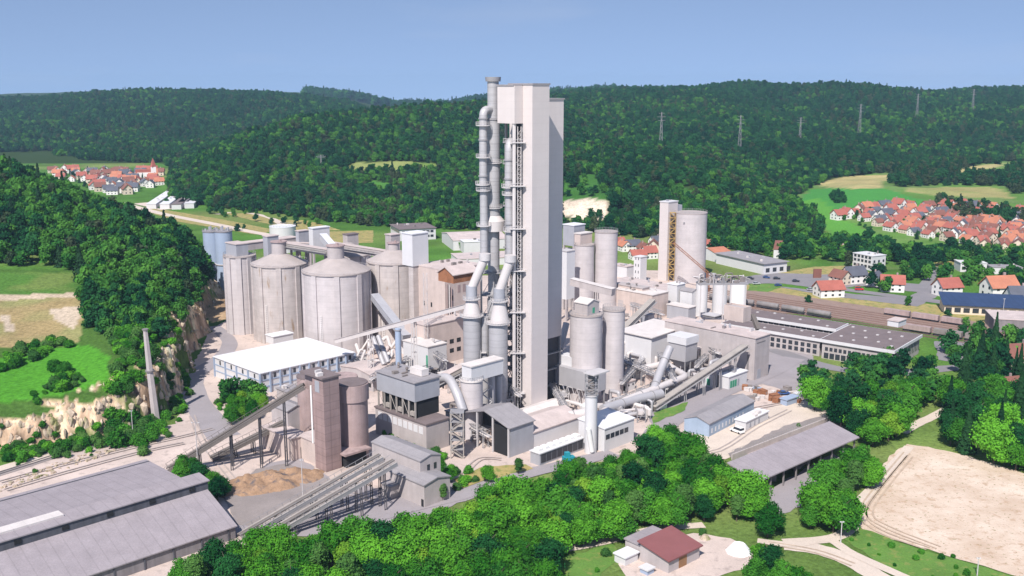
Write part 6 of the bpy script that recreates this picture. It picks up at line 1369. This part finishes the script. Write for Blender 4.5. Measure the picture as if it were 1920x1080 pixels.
# vehicles
def vehicle(px, py, ang, m, label, kind='car', group=None, nm=None, z=0):
    x, y = G(px, py); nm = nm or ('van' if kind == 'van' else 'parked_car'); root = thing(nm, label, kind, (0, 0, 0), group)
    L_, W_, hb_, hc = (4.9, 1.95, 1.15, 2.05) if kind == 'van' else (4.3, 1.8, .85, 1.45)
    prof = [(-L_/2, .35), (L_/2, .35), (L_/2+.02, .75), (L_/2-.35, hb_-.08), (L_/2-1.1, hb_), (-L_/2+.1, hb_), (-L_/2-.02, .7)]
    cabp = [(L_/2-1.15, hb_), (L_/2-1.9, hc), (-L_/2+(.25 if kind == 'van' else .9), hc), (-L_/2+.12, hb_)]
    def ext(mb, pr, w_, w2=None):
        w2 = w2 or [w_]*len(pr); n_ = len(pr); vs = [(p[0], -w2[i]/2, p[1]) for i, p in enumerate(pr)]+[(p[0], w2[i]/2, p[1]) for i, p in enumerate(pr)]
        mb.add(vs, [tuple(range(n_)), tuple(range(n_, 2*n_))[::-1]]+[(i, i+n_, (i+1) % n_+n_, (i+1) % n_) for i in range(n_)]); return mb
    part('body', ext(MB(), prof, W_), m, root); part('cabin', ext(MB(), [(a*.985, b_-.07) for a, b_ in cabp], W_-.1, [W_-.1, W_-.4, W_-.4, W_-.1]), 'glass', root); 
    q = MB(); q.add([(cabp[1][0], -W_/2+.2, hc-.06), (cabp[1][0], W_/2-.2, hc-.06), (cabp[2][0], W_/2-.2, hc-.06), (cabp[2][0], -W_/2+.2, hc-.06)]+[(cabp[1][0], -W_/2+.2, hc), (cabp[1][0], W_/2-.2, hc), (cabp[2][0], W_/2-.2, hc), (cabp[2][0], -W_/2+.2, hc)], [(0,1,2,3),(7,6,5,4),(0,4,5,1),(1,5,6,2),(2,6,7,3),(3,7,4,0)]); part('roof', q, m, root)
    for a in (-L_/2+.85, L_/2-.85):
        for b_ in (-1, 1): t = MB(); t.tube([(a, b_*(W_/2-.2), .33), (a, b_*(W_/2+.01), .33)], .33, n=12); part('wheel', t, 'tyre', root)
    root.location = (x, y, z+.02+.3); root.rotation_euler = (0, 0, rad(ang)); return root
vehicle(1382, 812, 125, 'white', 'white van parked beside the white box shed', 'van')
vehicle(1470, 741, 10, 'bluecar', 'blue car parked in the storage yard right of the long conveyor')
vehicle(1611, 545, -5, 'red', 'red van like car parked by the street in the town', 'van')
for i, (px, py, a, m, lb_) in enumerate(((1407,524,-30,'darkcar','dark car, leftmost in the car park of the business hall'),(1437,522,-25,'bluecar','blue car near the right end of the grey business hall'),(1456,524,-5,'darkcar','dark car in the middle of the car park'),(1459,537,20,'bluecar','blue car parked nearest the lawn by the railway'),(1492,529,-5,'darkcar','dark car, rightmost in the open car park'),(1418,534,10,'silver','silver car at the car park edge nearest the works'),(1520,545,0,'silver','silver car beside the white house with red roof'),(1795,660,-20,'silver','silver car parked in the loading yard'),(1440,505,10,'darkcar','dark car close to the business hall wall'),(1540,552,-10,'darkcar','dark car in front of the white house with red roof'))):
    vehicle(px, py, a, m, lb_, group='cars parked in the town')
# storage yard clutter
rg = random.Random(31); cats = ('crate','pallet_stack','steel_bundle')
for i in range(34):
    px, py = rg.uniform(1395, 1500), 0; py = 742+rg.uniform(-12, 14)+(1450-px)*-.05; x, y = G(px, py); a = rg.uniform(0, 180); s_ = rg.uniform(.8, 2.4); mb = MB(); nm = rg.choice(cats)
    if nm == 'steel_bundle': [mb.tube([(x, y+k*.35, .3+.25*(k % 2)), (x+4*math.cos(rad(a/4)), y+k*.35+4*math.sin(rad(a/4)), .3+.25*(k % 2))], .16, n=6) for k in range(4)]
    elif nm == 'crate': mb.box(x, y, .1, s_*1.4, s_, s_*.8, a); mb.box(x, y, .1+s_*.8, s_*1.5, s_*1.08, .1, a)
    else: [mb.box(x, y, .1+k*.35, 1.5, 1.2, .25, a+k*3) for k in range(4)]
    m_ = rg.choice(('rust','machinery','beltl','clad_b','creamroof','rust'))
    solo(nm, mb, m_, {'rust':'rusty','machinery':'dusty brown','beltl':'grey brown','clad_b':'bluish','creamroof':'pale'}[m_]+' '+nm.replace('_', ' ')+f' in the storage yard, {nth(i)} item counted', nm.replace('_', ' '))
for i, (px, py, m_) in enumerate(((1475,762,'clad_b'),(1500,752,'clad_w'))):
    bld('container', ('bluish' if i == 0 else 'white')+' steel container at the edge of the storage yard', 'container', (px, py), px-12, px+22, py-12, wm=m_, rm=m_, hh=2.6, ang=40)
bld('small_shed', 'small white shed between the works road and the copse', 'shed', (1510, 724), 1500, 1524, 712, wm='clad_w', rm='whiteroof', hh=3)
# garden house at the bottom right
fr = bld('garden_house', 'small white house with a dark red roof half and a brown door', 'house', (1253, 1076), 1200, 1311, 1052, wm='conc_plain', rm='maroon', roof='monoV', rise=1.8, ang=42, over=.6, win=[('R', [0], 5.4, 5.4, 1, 3.0, 2.9, 'wood')])
bld('garden_annex', 'grey roofed annex behind the dark red roofed house', 'house', (1212, 1054), 1186, 1270, 1026, wm='conc_plain', rm='hallroof', roof='flat', LV=7, LU=10.5, ang=42)
bld('water_tank', 'grey blue box tank in front of the dark red roofed house', 'tank', (1214, 1080), 1200, 1226, 1066, wm='clad_b', rm='clad_w', hh=1.6, ang=42)
bld('caravan', 'white caravan box left of the dark red roofed house', 'caravan', (1172, 1062), 1152, 1196, 1042, wm='clad_w', rm='whiteroof', hh=2.4, ang=42)
x, y = G(1385, 1035); mb = MB(); mb.cyl(x, y, 0, 2.2, 3.4, 1.6, n=9, smooth=False); solo('tarpaulin_heap', mb, 'white', 'white tarpaulin heap right of the dark red roofed house', 'heap')
x, y = G(1322, 1010); mb = MB(); mb.cyl(x, y, 0, 1.1, 1.6, .6, n=8, smooth=False); solo('stone_heap', mb, 'rock', 'small pale stone heap behind the dark red roofed house', 'heap')

# ------------------------------------------------------------------ town, villages, far things
def house_proto(label, wm, rm, L_=11.0, W_=9.0, h=5.2, rise=4.0, wins=True):
    r = thing('house', label, 'house', (0, 0, 0)); mb = MB(); P = [(-L_/2, -W_/2, 0), (-L_/2, W_/2, 0), (-L_/2, W_/2, h), (-L_/2, 0, h+rise), (-L_/2, -W_/2, h)]
    mb.add(P+[(L_/2, p[1], p[2]) for p in P], [(4,3,2,1,0), (5,6,7,8,9)]+[(i, (i+1) % 5, (i+1) % 5+5, i+5) for i in range(5)]); part('wall', mb, wm, r)
    mb = MB(); o = .6; k = rise/(W_/2)
    for s_ in (-1, 1):
        Q = [(-L_/2-o, s_*(W_/2+o), h-o*k+.05), (L_/2+o, s_*(W_/2+o), h-o*k+.05), (L_/2+o, 0, h+rise+.1), (-L_/2-o, 0, h+rise+.1)]; Q = Q if s_ < 0 else Q[::-1]
        mb.add(Q+[(a, b_, c+.25) for a, b_, c in Q], [(3,2,1,0),(4,5,6,7),(0,1,5,4),(1,2,6,5),(2,3,7,6),(3,0,4,7)])
    rf = part('roof', mb, rm, r); mb = MB(); mb.box(L_*.2, .8, h+rise*.6, .8, .8, rise*.75); part('chimney', mb, 'conc_brown', rf)
    if wins:
        for s_ in (-1, 1):
            for x in (-L_*.3, 0, L_*.3):
                [part('window', MB().box(x, s_*W_/2, z_, 1.1, .12, 1.2), 'glass', r) for z_ in (1.2, 3.7)]
            for y in (-W_*.22, W_*.22): [part('window', MB().box(s_*L_/2, y, z_, .12, 1.1, 1.2), 'glass', r) for z_ in (1.2, 4.0)]
    return r
HK = [('orange_red','render_w','tile_o'), ('red','render_w','tile_r'), ('orange','render_w','tile_o'), ('brown red','render_c','tile_b'), ('slate grey','render_w','tile_g'), ('red','render_c','tile_r')]
HK = [(a.replace('_', ' '), b_, c) for a, b_, c in HK]; HP = []; HU = [0]*6
for d, wm_, rm_ in HK: HP.append(house_proto('x', wm_, rm_, wins=True))
def put_house(x, y, rz, k, sc, group, desc=None):
    z = float(TZ(x, y)[0])-.2
    if not HU[k]: HU[k] = 1; o = HP[k]; o.location = (x, y, z); o.rotation_euler = (0, 0, rz); o.scale = (sc,)*3
    else: o = copy_thing(HP[k], (x, y, z), rz, (sc*random.uniform(.9, 1.2), sc*random.uniform(.9, 1.1), sc*random.uniform(.9, 1.1)))
    o['group'] = group; o['desc'] = (desc or HK[k][0]); return o
VR, VL, TM = [], [], []
random.seed(12)
for (x, y) in scatter([(1566,408),(1640,398),(1720,398),(1800,396),(1870,402),(1960,412),(2040,418),(2040,480),(1960,488),(1890,478),(1830,466),(1760,448),(1700,446),(1640,424),(1570,416)], 14.6, jit=.26):
    VR.append(put_house(x, y, rad(random.choice((20, 28, 110, 118, 24, 60))), random.choice((0,1,1,2,3,1,3,4,5,4,0)), random.uniform(.70, .98), "houses of the red roofed village on the right"))
for (x, y) in scatter([(85,322),(200,322),(300,325),(302,345),(290,352),(255,366),(205,368),(160,352),(110,340)], 21, jit=.3):
    VL.append(put_house(x, y, rad(random.choice((10, 30, 100, 120))), random.choice((0,1,2,3,4,5,1,4)), random.uniform(.85, 1.15), "houses of the far village in the left valley"))
for (px, py, a, k, s) in ((1553,555,10,1,1.05),(1672,545,-15,1,.95),(1775,553,15,1,1.1),(1872,556,10,0,1.25),(1600,530,20,4,1.0),(1575,532,-60,3,.95),(1185,470,20,4,.9),(1208,476,100,3,.9),(1160,462,30,1,.8),(1170,470,110,2,.8),(1217,484,20,1,.9),(1225,470,80,3,.8),(1195,486,15,1,.8),(1640,534,50,4,.9),(1908,574,0,4,1.1),(1908,690,10,3,1.2),(1885,745,15,3,.9),(1320,468,10,1,.8),(1230,460,30,4,.8),(1820,610,10,4,.0)):
    if s: x, y = G(px, py); TM.append(put_house(x, y, rad(a), k, s, "town houses behind the works"))
mass([p for p in scatter([(1566,408),(1640,398),(1800,396),(1960,412),(2040,418),(2040,480),(1890,478),(1830,466),(1700,446),(1570,416)], 11) if random.random() < .42], (.30, .62), 'garden trees between the village houses on the right')
mass([p for p in scatter([(85,322),(200,322),(300,325),(302,345),(290,352),(205,368),(160,352)], 17) if random.random() < .4], (.4, .7), 'garden trees between the far village houses on the left')
row_labels(VR, '{d} roofed village house, {i} from the left in the {r} on the right', 11)
row_labels(VL, '{d} roofed far village house, {i} from the left in the {r} of the left valley', 11)
TML = ['white house with red roof beside the car park', 'red roofed house with trees at the middle of the town street', 'steep red gabled house right of the town middle', 'orange roofed long house left of the solar roofed house', 'slate roofed white house behind the red vehicle', 'brown roofed white gabled house at the street bend', 'slate roofed house seen between the silos', 'brown roofed house seen just left of the lift tower', 'small red roofed house beside the tall rear silo', 'small orange roofed house beside the tall rear silo', 'red roofed house left of the foot of the lift tower', 'brown roofed house behind the lift tower', 'red roofed house in front of the slate roofed one by the silos', 'slate roofed house beside the red vehicle', 'solar roofed grey house at the right edge by the railway', 'dark brown roofed house among the trees at the right edge', 'small brown roofed shed house below the one at the right edge', 'small red roofed house right of the tall round silo', 'slate roofed small house behind the lift tower']
for o, l in zip(TM, TML): o['label'] = l; del o['desc']
x, y = G(289, 337); root = thing('church', 'church with a pointed tower in the far village on the left', 'church', (x, y, 0)); mb = MB(); mb.box(x, y, 0, 6, 6, 16, 20); part('tower', mb, 'render_w', root); mb = MB(); mb.cyl(x, y, 16, 27, 4.2, .1, n=4, smooth=False); part('spire', mb, 'tile_r', root); mb = MB(); mb.box(x-12, y+3, 0, 18, 10, 9, 20); part('nave', mb, 'render_w', root); mb = MB(); mb.prism([(x-21,y-4),(x-3,y+2),(x-6,y+11),(x-24,y+5)], 9, 12.5); part('nave_roof', mb, 'tile_r', root)
# business and industrial blocks
def slabbld(label, pf, pl, pr, pt, rm, wm='clad_w', ang=20, name='business_building', roof='flat', **k): return bld(name, label, 'building', pf, pl, pr, pt, ang=ang, wm=wm, rm=rm, roof=roof, **k)
slabbld('wide business hall with a flat grey roof behind the three small white silos', (1432,515), 1340, 1475, 500, 'greyroof', ang=28, LV=46, hh=7, win=[('R', [1.2], 3, 20, 4, 3, 2.6, 'glass')], over=1)
slabbld('business building with a bright orange roof right of the tall round silo', (1345,492), 1322, 1375, 481, 'tile_o', ang=28, roof='gableU', rise=3, hh=5, LV=22)
slabbld('long white building with dark red roof behind the grey business hall', (1450,484), 1390, 1460, 474, 'tile_b', ang=-18, roof='gableU', rise=3.5, hh=6, LU=4.5, LV=34)
slabbld('modern white three storey block with balconies in the town', (1634,508), 1597, 1652, 482, 'clad_w', ang=28, LU=12, LV=16, hh=9.5, win=[('L', [1.5, 4.6, 7.2], 2, 14, 5, 1.9, 1.7, 'glass'), ('R', [2, 5], 2, 10, 3, 1.5, 1.6, 'glass')])
slabbld('low building with a blue solar roof beside the railway', (1880,592), 1766, 1892, 571, 'solar', ang=-5, wm='render_c', LU=12, LV=16, hh=5.5) if False else None
sb = Fr((1770, 588), -14); root = thing('solar_roof_hall', 'long cream building with a blue solar panel roof beside the railway', 'building', (*sb.xy(18, 6), 0)); SLU = 39
mb = MB(); sb.box(mb, 0, SLU, 0, 15, 0, 4.6); part('wall', mb, 'render_c', root); mb = MB(); P = [(-1,-1),(SLU+1,-1),(SLU+1,16),(-1,16)]; zz = [4.6,4.6,8.2,8.2]; mb.add([sb.P(*P[i], zz[i]) for i in range(4)]+[sb.P(*P[i], zz[i]+.3) for i in range(4)], [(3,2,1,0),(4,5,6,7),(0,1,5,4),(1,2,6,5),(2,3,7,6),(3,0,4,7)]); part('roof', mb, 'solar', root)
for i in range(9): mb = MB(); u = 2+i*4.3; sb.box(mb, u-1.5, u+1.5, -.1, .05, 1, 3.4); part('window', mb, 'glass', root)
slabbld('low grey roofed building at the far right by the railway', (1862,622), 1858, 1990, 606, 'pinkroof', ang=-14, LV=20, LU=40, hh=6.5, wm='green' if False else 'conc_dark')
slabbld('pair of flat white houses below the village on the right', (1800,510), 1792, 1850, 500, 'clad_w', ang=-5, LU=16, LV=12, hh=6, win=[('R', [1.5], 2, 14, 4, 2, 2, 'glass')])
slabbld('flat roofed grey pavilion right of the pair of white houses', (1860,514), 1855, 1900, 504, 'greyroof', ang=-5, LU=18, LV=10, hh=4.5)
slabbld('office building with dark flat roof and white ribbon fascia behind the silo group', (750,452), 690, 812, 436, 'brownroof', ang=20, LU=28, LV=30, hh=9, over=.8, win=[('R', [2, 5.5], 3, 25, 8, 2.4, 1.8, 'glass'), ('L', [5.5], 3, 27, 8, 2.4, 1.8, 'glass')])
slabbld('wide warehouse with pale roof left of the cement tower', (850,470), 770, 905, 456, 'pinkroof', ang=15, LU=40, LV=42, hh=7, roof='gableU', rise=2.5)
slabbld('white warehouse front with bright roof left of the cement tower', (870,475), 845, 905, 460, 'whiteroof', ang=15, LU=22, LV=12, hh=8)
slabbld('large flat pinkish roof hall behind the mill building', (860,500), 780, 930, 488, 'pinkroof', ang=15, LU=50, LV=24, hh=5)
for i, (px, py) in enumerate(((300,392),(322,393),(346,391),(275,392),(335,388))): slabbld(('white','pale','cream','low white','grey')[i]+' sales hall beside the valley road on the left, '+nth(i)+' of five', (px,py), px-10, px+18, py-7, ('whiteroof','brownroof','clad_w','whiteroof','greyroof')[i], ang=10, hh=5)
slabbld('brown clad long sheds at the edge of the meadow', (1580,475), 1535, 1590, 468, 'tile_o', ang=-10, LU=8, LV=28, hh=4)
slabbld('brown low stable roof right of the sheds at the meadow edge', (1655,478), 1618, 1662, 471, 'tile_o', ang=-10, LU=8, LV=20, hh=4)
# advertising pylon by the car park
x, y = G(1532, 521); solo('advertising_pillar', MB().box(x, y, 0, 5, 1, 5.5, 10), 'tile_b', 'reddish advertising pillar at the car park edge', 'sign')
# freight wagons
dr = Vector((A1[0]-A0[0], A1[1]-A0[1], 0)).normalized(); nn = Vector((dr.y, -dr.x, 0)); an = math.degrees(math.atan2(dr.y, dr.x)); WG = []
def wagon(c, m, tank=False):
    r = thing('freight_wagon', 'x', 'wagon', (c.x, c.y, .3), 'freight wagons in the sidings'); mb = MB()
    if tank: a = c+Vector((0,0,2.4)); mb.tube([a-dr*6.2, a-dr*5.8, a+dr*5.8, a+dr*6.2], [.7, 1.35, 1.35, .7], n=16)
    else: mb.box(c.x, c.y, 1.3, 12.6, 2.8, 2.3, an)
    part('body', mb, m, r); mb = MB(); mb.box(c.x, c.y, 1.0, 13, 2.4, .3, an); part('chassis', mb, 'framed', r)
    for s_ in (-4.4, 4.4): q = c+dr*s_; mb = MB(); mb.box(q.x, q.y, .45, 2.6, 2.0, .6, an); part('bogie', mb, 'framed', r)
    WG.append(r); return r
base = Vector((*A0, 0))
for i in range(5): wagon(base+nn*(4.6*6+1)+dr*(6+i*14.2), 'conc_dark', True)
for i in range(8): wagon(base+nn*(4.6*6+1)+dr*(112+i*14.2), 'machinery' if i % 3 else 'conc_brown')
for i in range(3): wagon(base+nn*1+dr*(92+i*14.2), 'conc_brown')
for i, o in enumerate(sorted(WG, key=lambda o: PR(o.location.x, o.location.y)[0])): o['label'] = f'dusty freight wagon in the sidings, {nth(i)} wagon from the left'
# pylons on the hill
PY = []
for i, (px, pt, pb, Y, lab) in enumerate(((1240,210,262,1250,'first full pylon right of the tower'),(1388,216,268,1350,'second full pylon right of the tower'),(1501,220,252,1500,'short pylon in the middle of the right hand slope'),(1613,195,242,1600,'tall pylon above the green meadow'),(1721,176,202,1900,'pylon at the dip of the skyline'),(1825,167,205,1900,'pylon at the far right of the skyline'),(602,290,312,1150,'lone pylon on the slope left of the works'))):
    x = float(at_depth(px, (pt+pb)/2, Y).x); z1_ = float(at_depth(px, pt, Y).z); z0_ = float(TZ(x, Y)[0]); wb = (z1_-z0_)*.045; root = thing('power_pylon', 'grey lattice power '+lab+' on the wooded hill' if 'hill' not in lab else lab, 'pylon', (x, Y, z0_), 'power pylons on the wooded hills'); mb = MB()
    for a, b_ in ((-1,-1),(1,-1),(1,1),(-1,1)): mb.bar((x+a*wb, Y+b_*wb, z0_), (x+a*.3, Y+b_*.3, z1_), .26)
    n_ = 7
    for k in range(n_):
        za, zb2 = z0_+(z1_-z0_)*k/n_, z0_+(z1_-z0_)*(k+1)/n_; wa, wc = wb*(1-k/n_)+.5*k/n_, wb*(1-(k+1)/n_)+.5*(k+1)/n_; mb.bar((x-wa, Y-wa, za), (x+wc, Y-wc, zb2), .18); mb.bar((x+wa, Y-wa, za), (x-wc, Y-wc, zb2), .18)
    part('mast', mb, 'frame', root)
    for k, wd in ((.97, 3.5), (.88, 5.5), (.79, 4.5)): mb = MB(); zz = z0_+(z1_-z0_)*k; mb.bar((x-wd, Y, zz), (x+wd, Y, zz), .3); part('cross_arm', mb, 'frame', root)
    PY.append((x, Y, z1_, z0_))

# ------------------------------------------------------------------ finer fittings of the plant
def pipe_bridge(label, a, b_, z, n_=3, wd=2.0):
    p, q = Vector((*G(*a), z)), Vector((*G(*b_), z)); root = thing('pipe_bridge', label, 'pipe bridge', (p.x, p.y, 0), 'pipe bridges across the works'); d = (q-p).normalized(); sd = d.cross(Vector((0,0,1)))
    mb = MB(); lattice(mb, p, q, wd, 1.8, max(3, int((q-p).length/2.5)), .16); part('truss', mb, 'frame', root)
    for i in range(n_): o = sd*(-wd/2+.4+i*(wd-.8)/max(1, n_-1)); mb = MB(); mb.tube([p-d*1.5+o-Vector((0,0,.5)), q+d*1.5+o-Vector((0,0,.5))], (.28,.4,.22)[i % 3], n=8); part('pipe', mb, ('pipe_w','steel','creamroof')[i % 3], root)
    for t in (.08, .5, .92): c = p.lerp(q, t); part('leg', trestle(c.x, c.y, 0, z-.9, math.degrees(math.atan2(d.y, d.x))+90, wd, .22, .8), 'frame', root)
for i, (a, b_, z) in enumerate((((1168,705),(1246,742),7), ((1166,742),(1205,700),5.5), ((1236,700),(1262,748),8), ((1306,712),(1345,672),6), ((1300,680),(1345,700),9), ((1170,770),(1225,745),4.5), ((1110,800),(1168,790),4), ((700,738),(768,700),6.5), ((748,728),(806,712),5), ((862,812),(915,842),5), ((905,800),(978,812),7), ((905,740),(972,790),10), ((1028,740),(1062,800),6), ((1185,600),(1240,618),8), ((660,690),(700,735),5), ((765,668),(835,715),9), ((840,735),(900,760),7), ((1345,672),(1392,700),6))):
    pipe_bridge(f'steel pipe bridge carrying three pipes, {nth(i)} of the bridges round the plant core', a, b_, z)
rg = random.Random(77)
for i, (px, py, w_, d_, h_) in enumerate(((1175,735,5,4,4),(1205,765,4,3,3),(1225,728,5,4,5),(1190,712,4,4,6),(1255,742,6,4,3.5),(1320,690,6,5,7),(1340,712,4,3,3.2),(1062,812,5,4,4),(755,735,5,4,4.5),(735,748,6,5,3),(905,828,4,4,4),(940,826,5,4,5),(975,822,4,3,6),(850,800,4,4,5),(695,700,6,4,4),(670,690,5,4,5),(1180,632,6,5,6),(1214,622,5,4,8),(835,730,5,4,6),(1238,770,4,3,2.6))):
    bld('plant_shed', ('small cream','small grey','small dusty pink','small white')[i % 4]+f' shed squeezed into the pipework, {nth(i)} of twenty', 'shed', (px, py), px-8, px+9, py-10, wm=('clad_w','clad_g','conc_pink','white')[i % 4], rm=('pinkroof','greyroof','creamroof','greyroof')[(i*3) % 4], LU=w_, LV=d_, hh=h_, group='small sheds in the pipework', win=[('L', [.1], 1.2, 1.2, 1, .9, 2.0, 'shadowy'), ('R', [h_*.5], 1.2, w_-1.2, 2, .8, .7, 'glass')])
# small fittings on bigger roofs: hoods, vents, hatches, each a part of its building
for o in list(COL.objects):
    if o.parent is None and o.type == 'EMPTY' and o.get('category') in ('building', 'hall', 'shed', 'tower') and o.name.split('.')[0] not in ('works_building', 'raw_material_hall', 'preheater_tower', 'blue_shed', 'open_shed', 'conditioning_tower', 'stair_tower', 'screening_house', 'screening_annex', 'white_hall'):
        rf = [c for c in o.children if c.name.startswith('roof')]; 
        if not rf: continue
        rf = rf[0]; V_ = np.array([v.co[:] for v in rf.data.vertices]); zt_ = V_[:, 2].max(); 
        if zt_-V_[:, 2].min() > .8: continue
        c0 = V_[:, :2].mean(0); sp_ = V_[:, :2].max(0)-V_[:, :2].min(0)
        if sp_.max() < 9: continue
        k = min(7, int(sp_[0]*sp_[1]/90)+1); cs = V_[:4, :2]
        for i in range(k):
            a, b_ = rg.uniform(.15, .85), rg.uniform(.15, .85); p = (cs[0]*(1-a)+cs[1]*a)*(1-b_)+(cs[3]*(1-a)+cs[2]*a)*b_; mb = MB(); x, y, z = p[0]+o.location.x, p[1]+o.location.y, zt_+o.location.z; t = rg.random()
            if t < .4: mb.box(x, y, z, rg.uniform(.8, 2.2), rg.uniform(.8, 1.6), rg.uniform(.5, 1.3), 45)
            elif t < .7: mb.cyl(x, y, z, z+rg.uniform(.8, 2.2), .35, n=10); mb.cyl(x, y, z+1.0, z+1.25, .6, n=10)
            else: mb.box(x, y, z, rg.uniform(2, 4), .5, .4, 45 if i % 2 else 135)
            part('roof_vent', mb, rg.choice(('framel', 'clad_g', 'conc_dark', 'creamroof', 'machinery')), o)
# vertical pipes, galleries and mast on the mill building
mf = Fr((836, 668), 45); mh = mf.top(506)
mroot = [o for o in COL.objects if o.name.startswith('mill_building')][0]
for i, u in enumerate((.8, 2.0, 3.2)): mb = MB(); mb.tube([mf.P(u, -.5, 2), mf.P(u, -.5, mh-6-i)], .3, n=8); part('downpipe', mb, ('conc_brown','pipe_w','conc_brown')[i], mroot)
for zz in (9, 14.5): mb = MB(); mf.box(mb, -.9, -.02, 2, 16, zz, zz+.25); [mb.bar(mf.P(-.9, v, zz+.2), mf.P(-.9, v, zz+1.3), .08) for v in range(2, 17, 2)]; mb.bar(mf.P(-.9, 2, zz+1.3), mf.P(-.9, 16, zz+1.3), .09); part('gallery', mb, 'frame', mroot)
c = G(800, 690); root = thing('lattice_mast', 'pale lattice mast standing before the mill building wall', 'mast', (*c, 0)); mb = MB(); lattice(mb, (*c, 0), (*c, hgt(*c, 512)), 1.5, 1.5, 14, .12); part('frame', mb, 'framel', root)
# ladders with cages on the big silos
for i, (sl_, lab) in enumerate(((silo3, 'widest silo'), (silo2, 'stained silo'), (silo4, 'right hand silo'))):
    x, y, r, h = sl_[1:]; mb = MB(); a = rad(252); lx, ly = x+(r+.5)*math.cos(a), y+(r+.5)*math.sin(a)
    for s_ in (-.35, .35): mb.bar((lx+s_, ly, 1), (lx+s_, ly, h*.52), .1)
    z = 1.5
    while z < h*.52: mb.bar((lx-.35, ly, z), (lx+.35, ly, z), .07); z += .9
    part('ladder', mb, 'white', sl_[0])
# railings on the hopper tops and tower roof
for sl_ in (silo2, silo3, silo4):
    x, y, r, h = sl_[1:]; mb = MB()
    for j in range(36):
        a, b_ = 2*math.pi*j/36, 2*math.pi*(j+1)/36; R = r+.35; mb.bar((x+R*math.cos(a), y+R*math.sin(a), h+.5), (x+R*math.cos(a), y+R*math.sin(a), h+1.5), .06); mb.bar((x+R*math.cos(a), y+R*math.sin(a), h+1.5), (x+R*math.cos(b_), y+R*math.sin(b_), h+1.5), .07)
    part('railing', mb, 'framel', sl_[0])
# worn tracks in the yards and on the bare field
for pts, m_ in (([(0,905),(120,872),(250,840),(340,820),(400,805)],'stain2'), ([(10,920),(130,885),(260,850),(345,832)],'stain2'), ([(360,780),(380,830),(420,880),(460,930)],'stain2'), ([(480,990),(560,940),(640,925),(700,940)],'stain2'), ([(1240,812),(1330,850),(1420,800),(1480,770)],'stain2'), ([(1300,800),(1400,770),(1500,752)],'stain2'),
    ([(1700,850),(1652,908),(1618,962),(1648,996),(1740,1030)],'track'), ([(1706,856),(1660,912),(1630,960),(1660,988),(1760,1028)],'track'), ([(870,890),(900,862),(940,862)],'stain2'), ([(1440,1020),(1530,1035),(1600,1060)],'track')):
    P = [G(*p) for p in pts]
    for s_ in (-.9, .9):
        Q = []
        for i, p in enumerate(P):
            a, b_ = P[max(i-1, 0)], P[min(i+1, len(P)-1)]; l = math.hypot(b_[0]-a[0], b_[1]-a[1]); Q.append((p[0]-(b_[1]-a[1])/l*s_, p[1]+(b_[0]-a[0])/l*s_))
        strip("wheel_track", Q, .55, m_, .30 if m_ == 'stain2' else .24, px=False)
# broken rock on the quarry face and at its foot
rr = np.random.default_rng(5); mb = MB(); sel = np.argwhere(rockm & (gx > -240)); sel = sel[rr.permutation(len(sel))[:1100]]
for i, j in sel:
    x, y, z = gx[i, j]+rr.uniform(-.7, .7), gy[i, j]+rr.uniform(-.7, .7), gz[i, j]; s_ = rr.uniform(.45, 1.1); z -= s_*1.5; v, f = blob((0, 0, 0), (s_*1.5, s_*rr.uniform(.7, 1), s_*rr.uniform(1.4, 2.7)), rr, 1); a = rr.uniform(0, 6.28)
    v = v*(1+rr.normal(0, .18, (len(v), 1))); mb.add([(x+p[0]*math.cos(a)-p[1]*math.sin(a), y+p[0]*math.sin(a)+p[1]*math.cos(a), z+p[2]) for p in v], f)
solo('rock_debris', mb, 'rock', 'broken pale rock bulging from the quarry face on the left', 'rocks', kind='stuff')

# ------------------------------------------------------------------ labels of the repeated plants
AD = {'bright leaves':'bright green', 'green leaves':'mid green', 'deep green leaves':'deep green', 'yellow green leaves':'yellow green', 'dark needles':'dark', 'olive leaves':'olive green', 'wood leaves':'dark green', 'light wood leaves':'light green', 'dark wood needles':'dark', 'brownish wood leaves':'brownish'}
SH = {g1: 'in the belt below the works road', g2: 'in the copse right of the blue shed', g3: 'between the canopy and the bare field', g4: 'in the gardens at the right edge', g5: "at the wood's edge above the cliff", g6: 'by the dark red roofed house', 'hedge': 'in the hedgerow below the village'}
def desc(o):
    c = [c for c in o.children if c.name.startswith('crown')][0].data.materials[0].name; return AD.get(c, 'green')
ISB = {'bush': 'bush', 'tree': 'leafy tree', 'conifer': 'conifer'}
for D in (TREES, BUSHES):
    for g, L_ in D.items():
        for o in L_: o['desc'] = desc(o)+' '+ISB[o['category']]
        ph = SH.get(g) or g.split(' ', 1)[1].replace('trees ', '')
        if ph.startswith('trees '): ph = ph[6:]
        row_labels(L_, '{d}, {i} from the left in the {r} '+ph, 12)
for o in COL.objects:
    if 'used' in o: del o['used']
    if o.parent is None and o.get('label'):
        wd_ = o['label'].split()
        if len(wd_) > 16: o['label'] = ' '.join(wd_[:16])
# ------------------------------------------------------------------ air
hz_ = bpy.data.meshes.new("haze"); bmz = bmesh.new(); bmesh.ops.create_cube(bmz, size=1); bmz.to_mesh(hz_); bmz.free()
ho = bpy.data.objects.new("haze", hz_); COL.objects.link(ho); ho.scale = (9000, 5700, 162); ho.location = (0, 2600, 79); tag(ho, 'thin blue haze filling the valley air', 'haze', kind='stuff')
hm = bpy.data.materials.new("haze"); hm.use_nodes = True; n = hm.node_tree; n.nodes.remove(n.nodes["Principled BSDF"]); pv = n.nodes.new("ShaderNodeVolumePrincipled")
pv.inputs["Color"].default_value = (.50, .74, 1.0, 1); pv.inputs["Density"].default_value = .00007; pv.inputs["Anisotropy"].default_value = .1
n.links.new(pv.outputs[0], n.nodes["Material Output"].inputs["Volume"]); hz_.materials.append(hm)
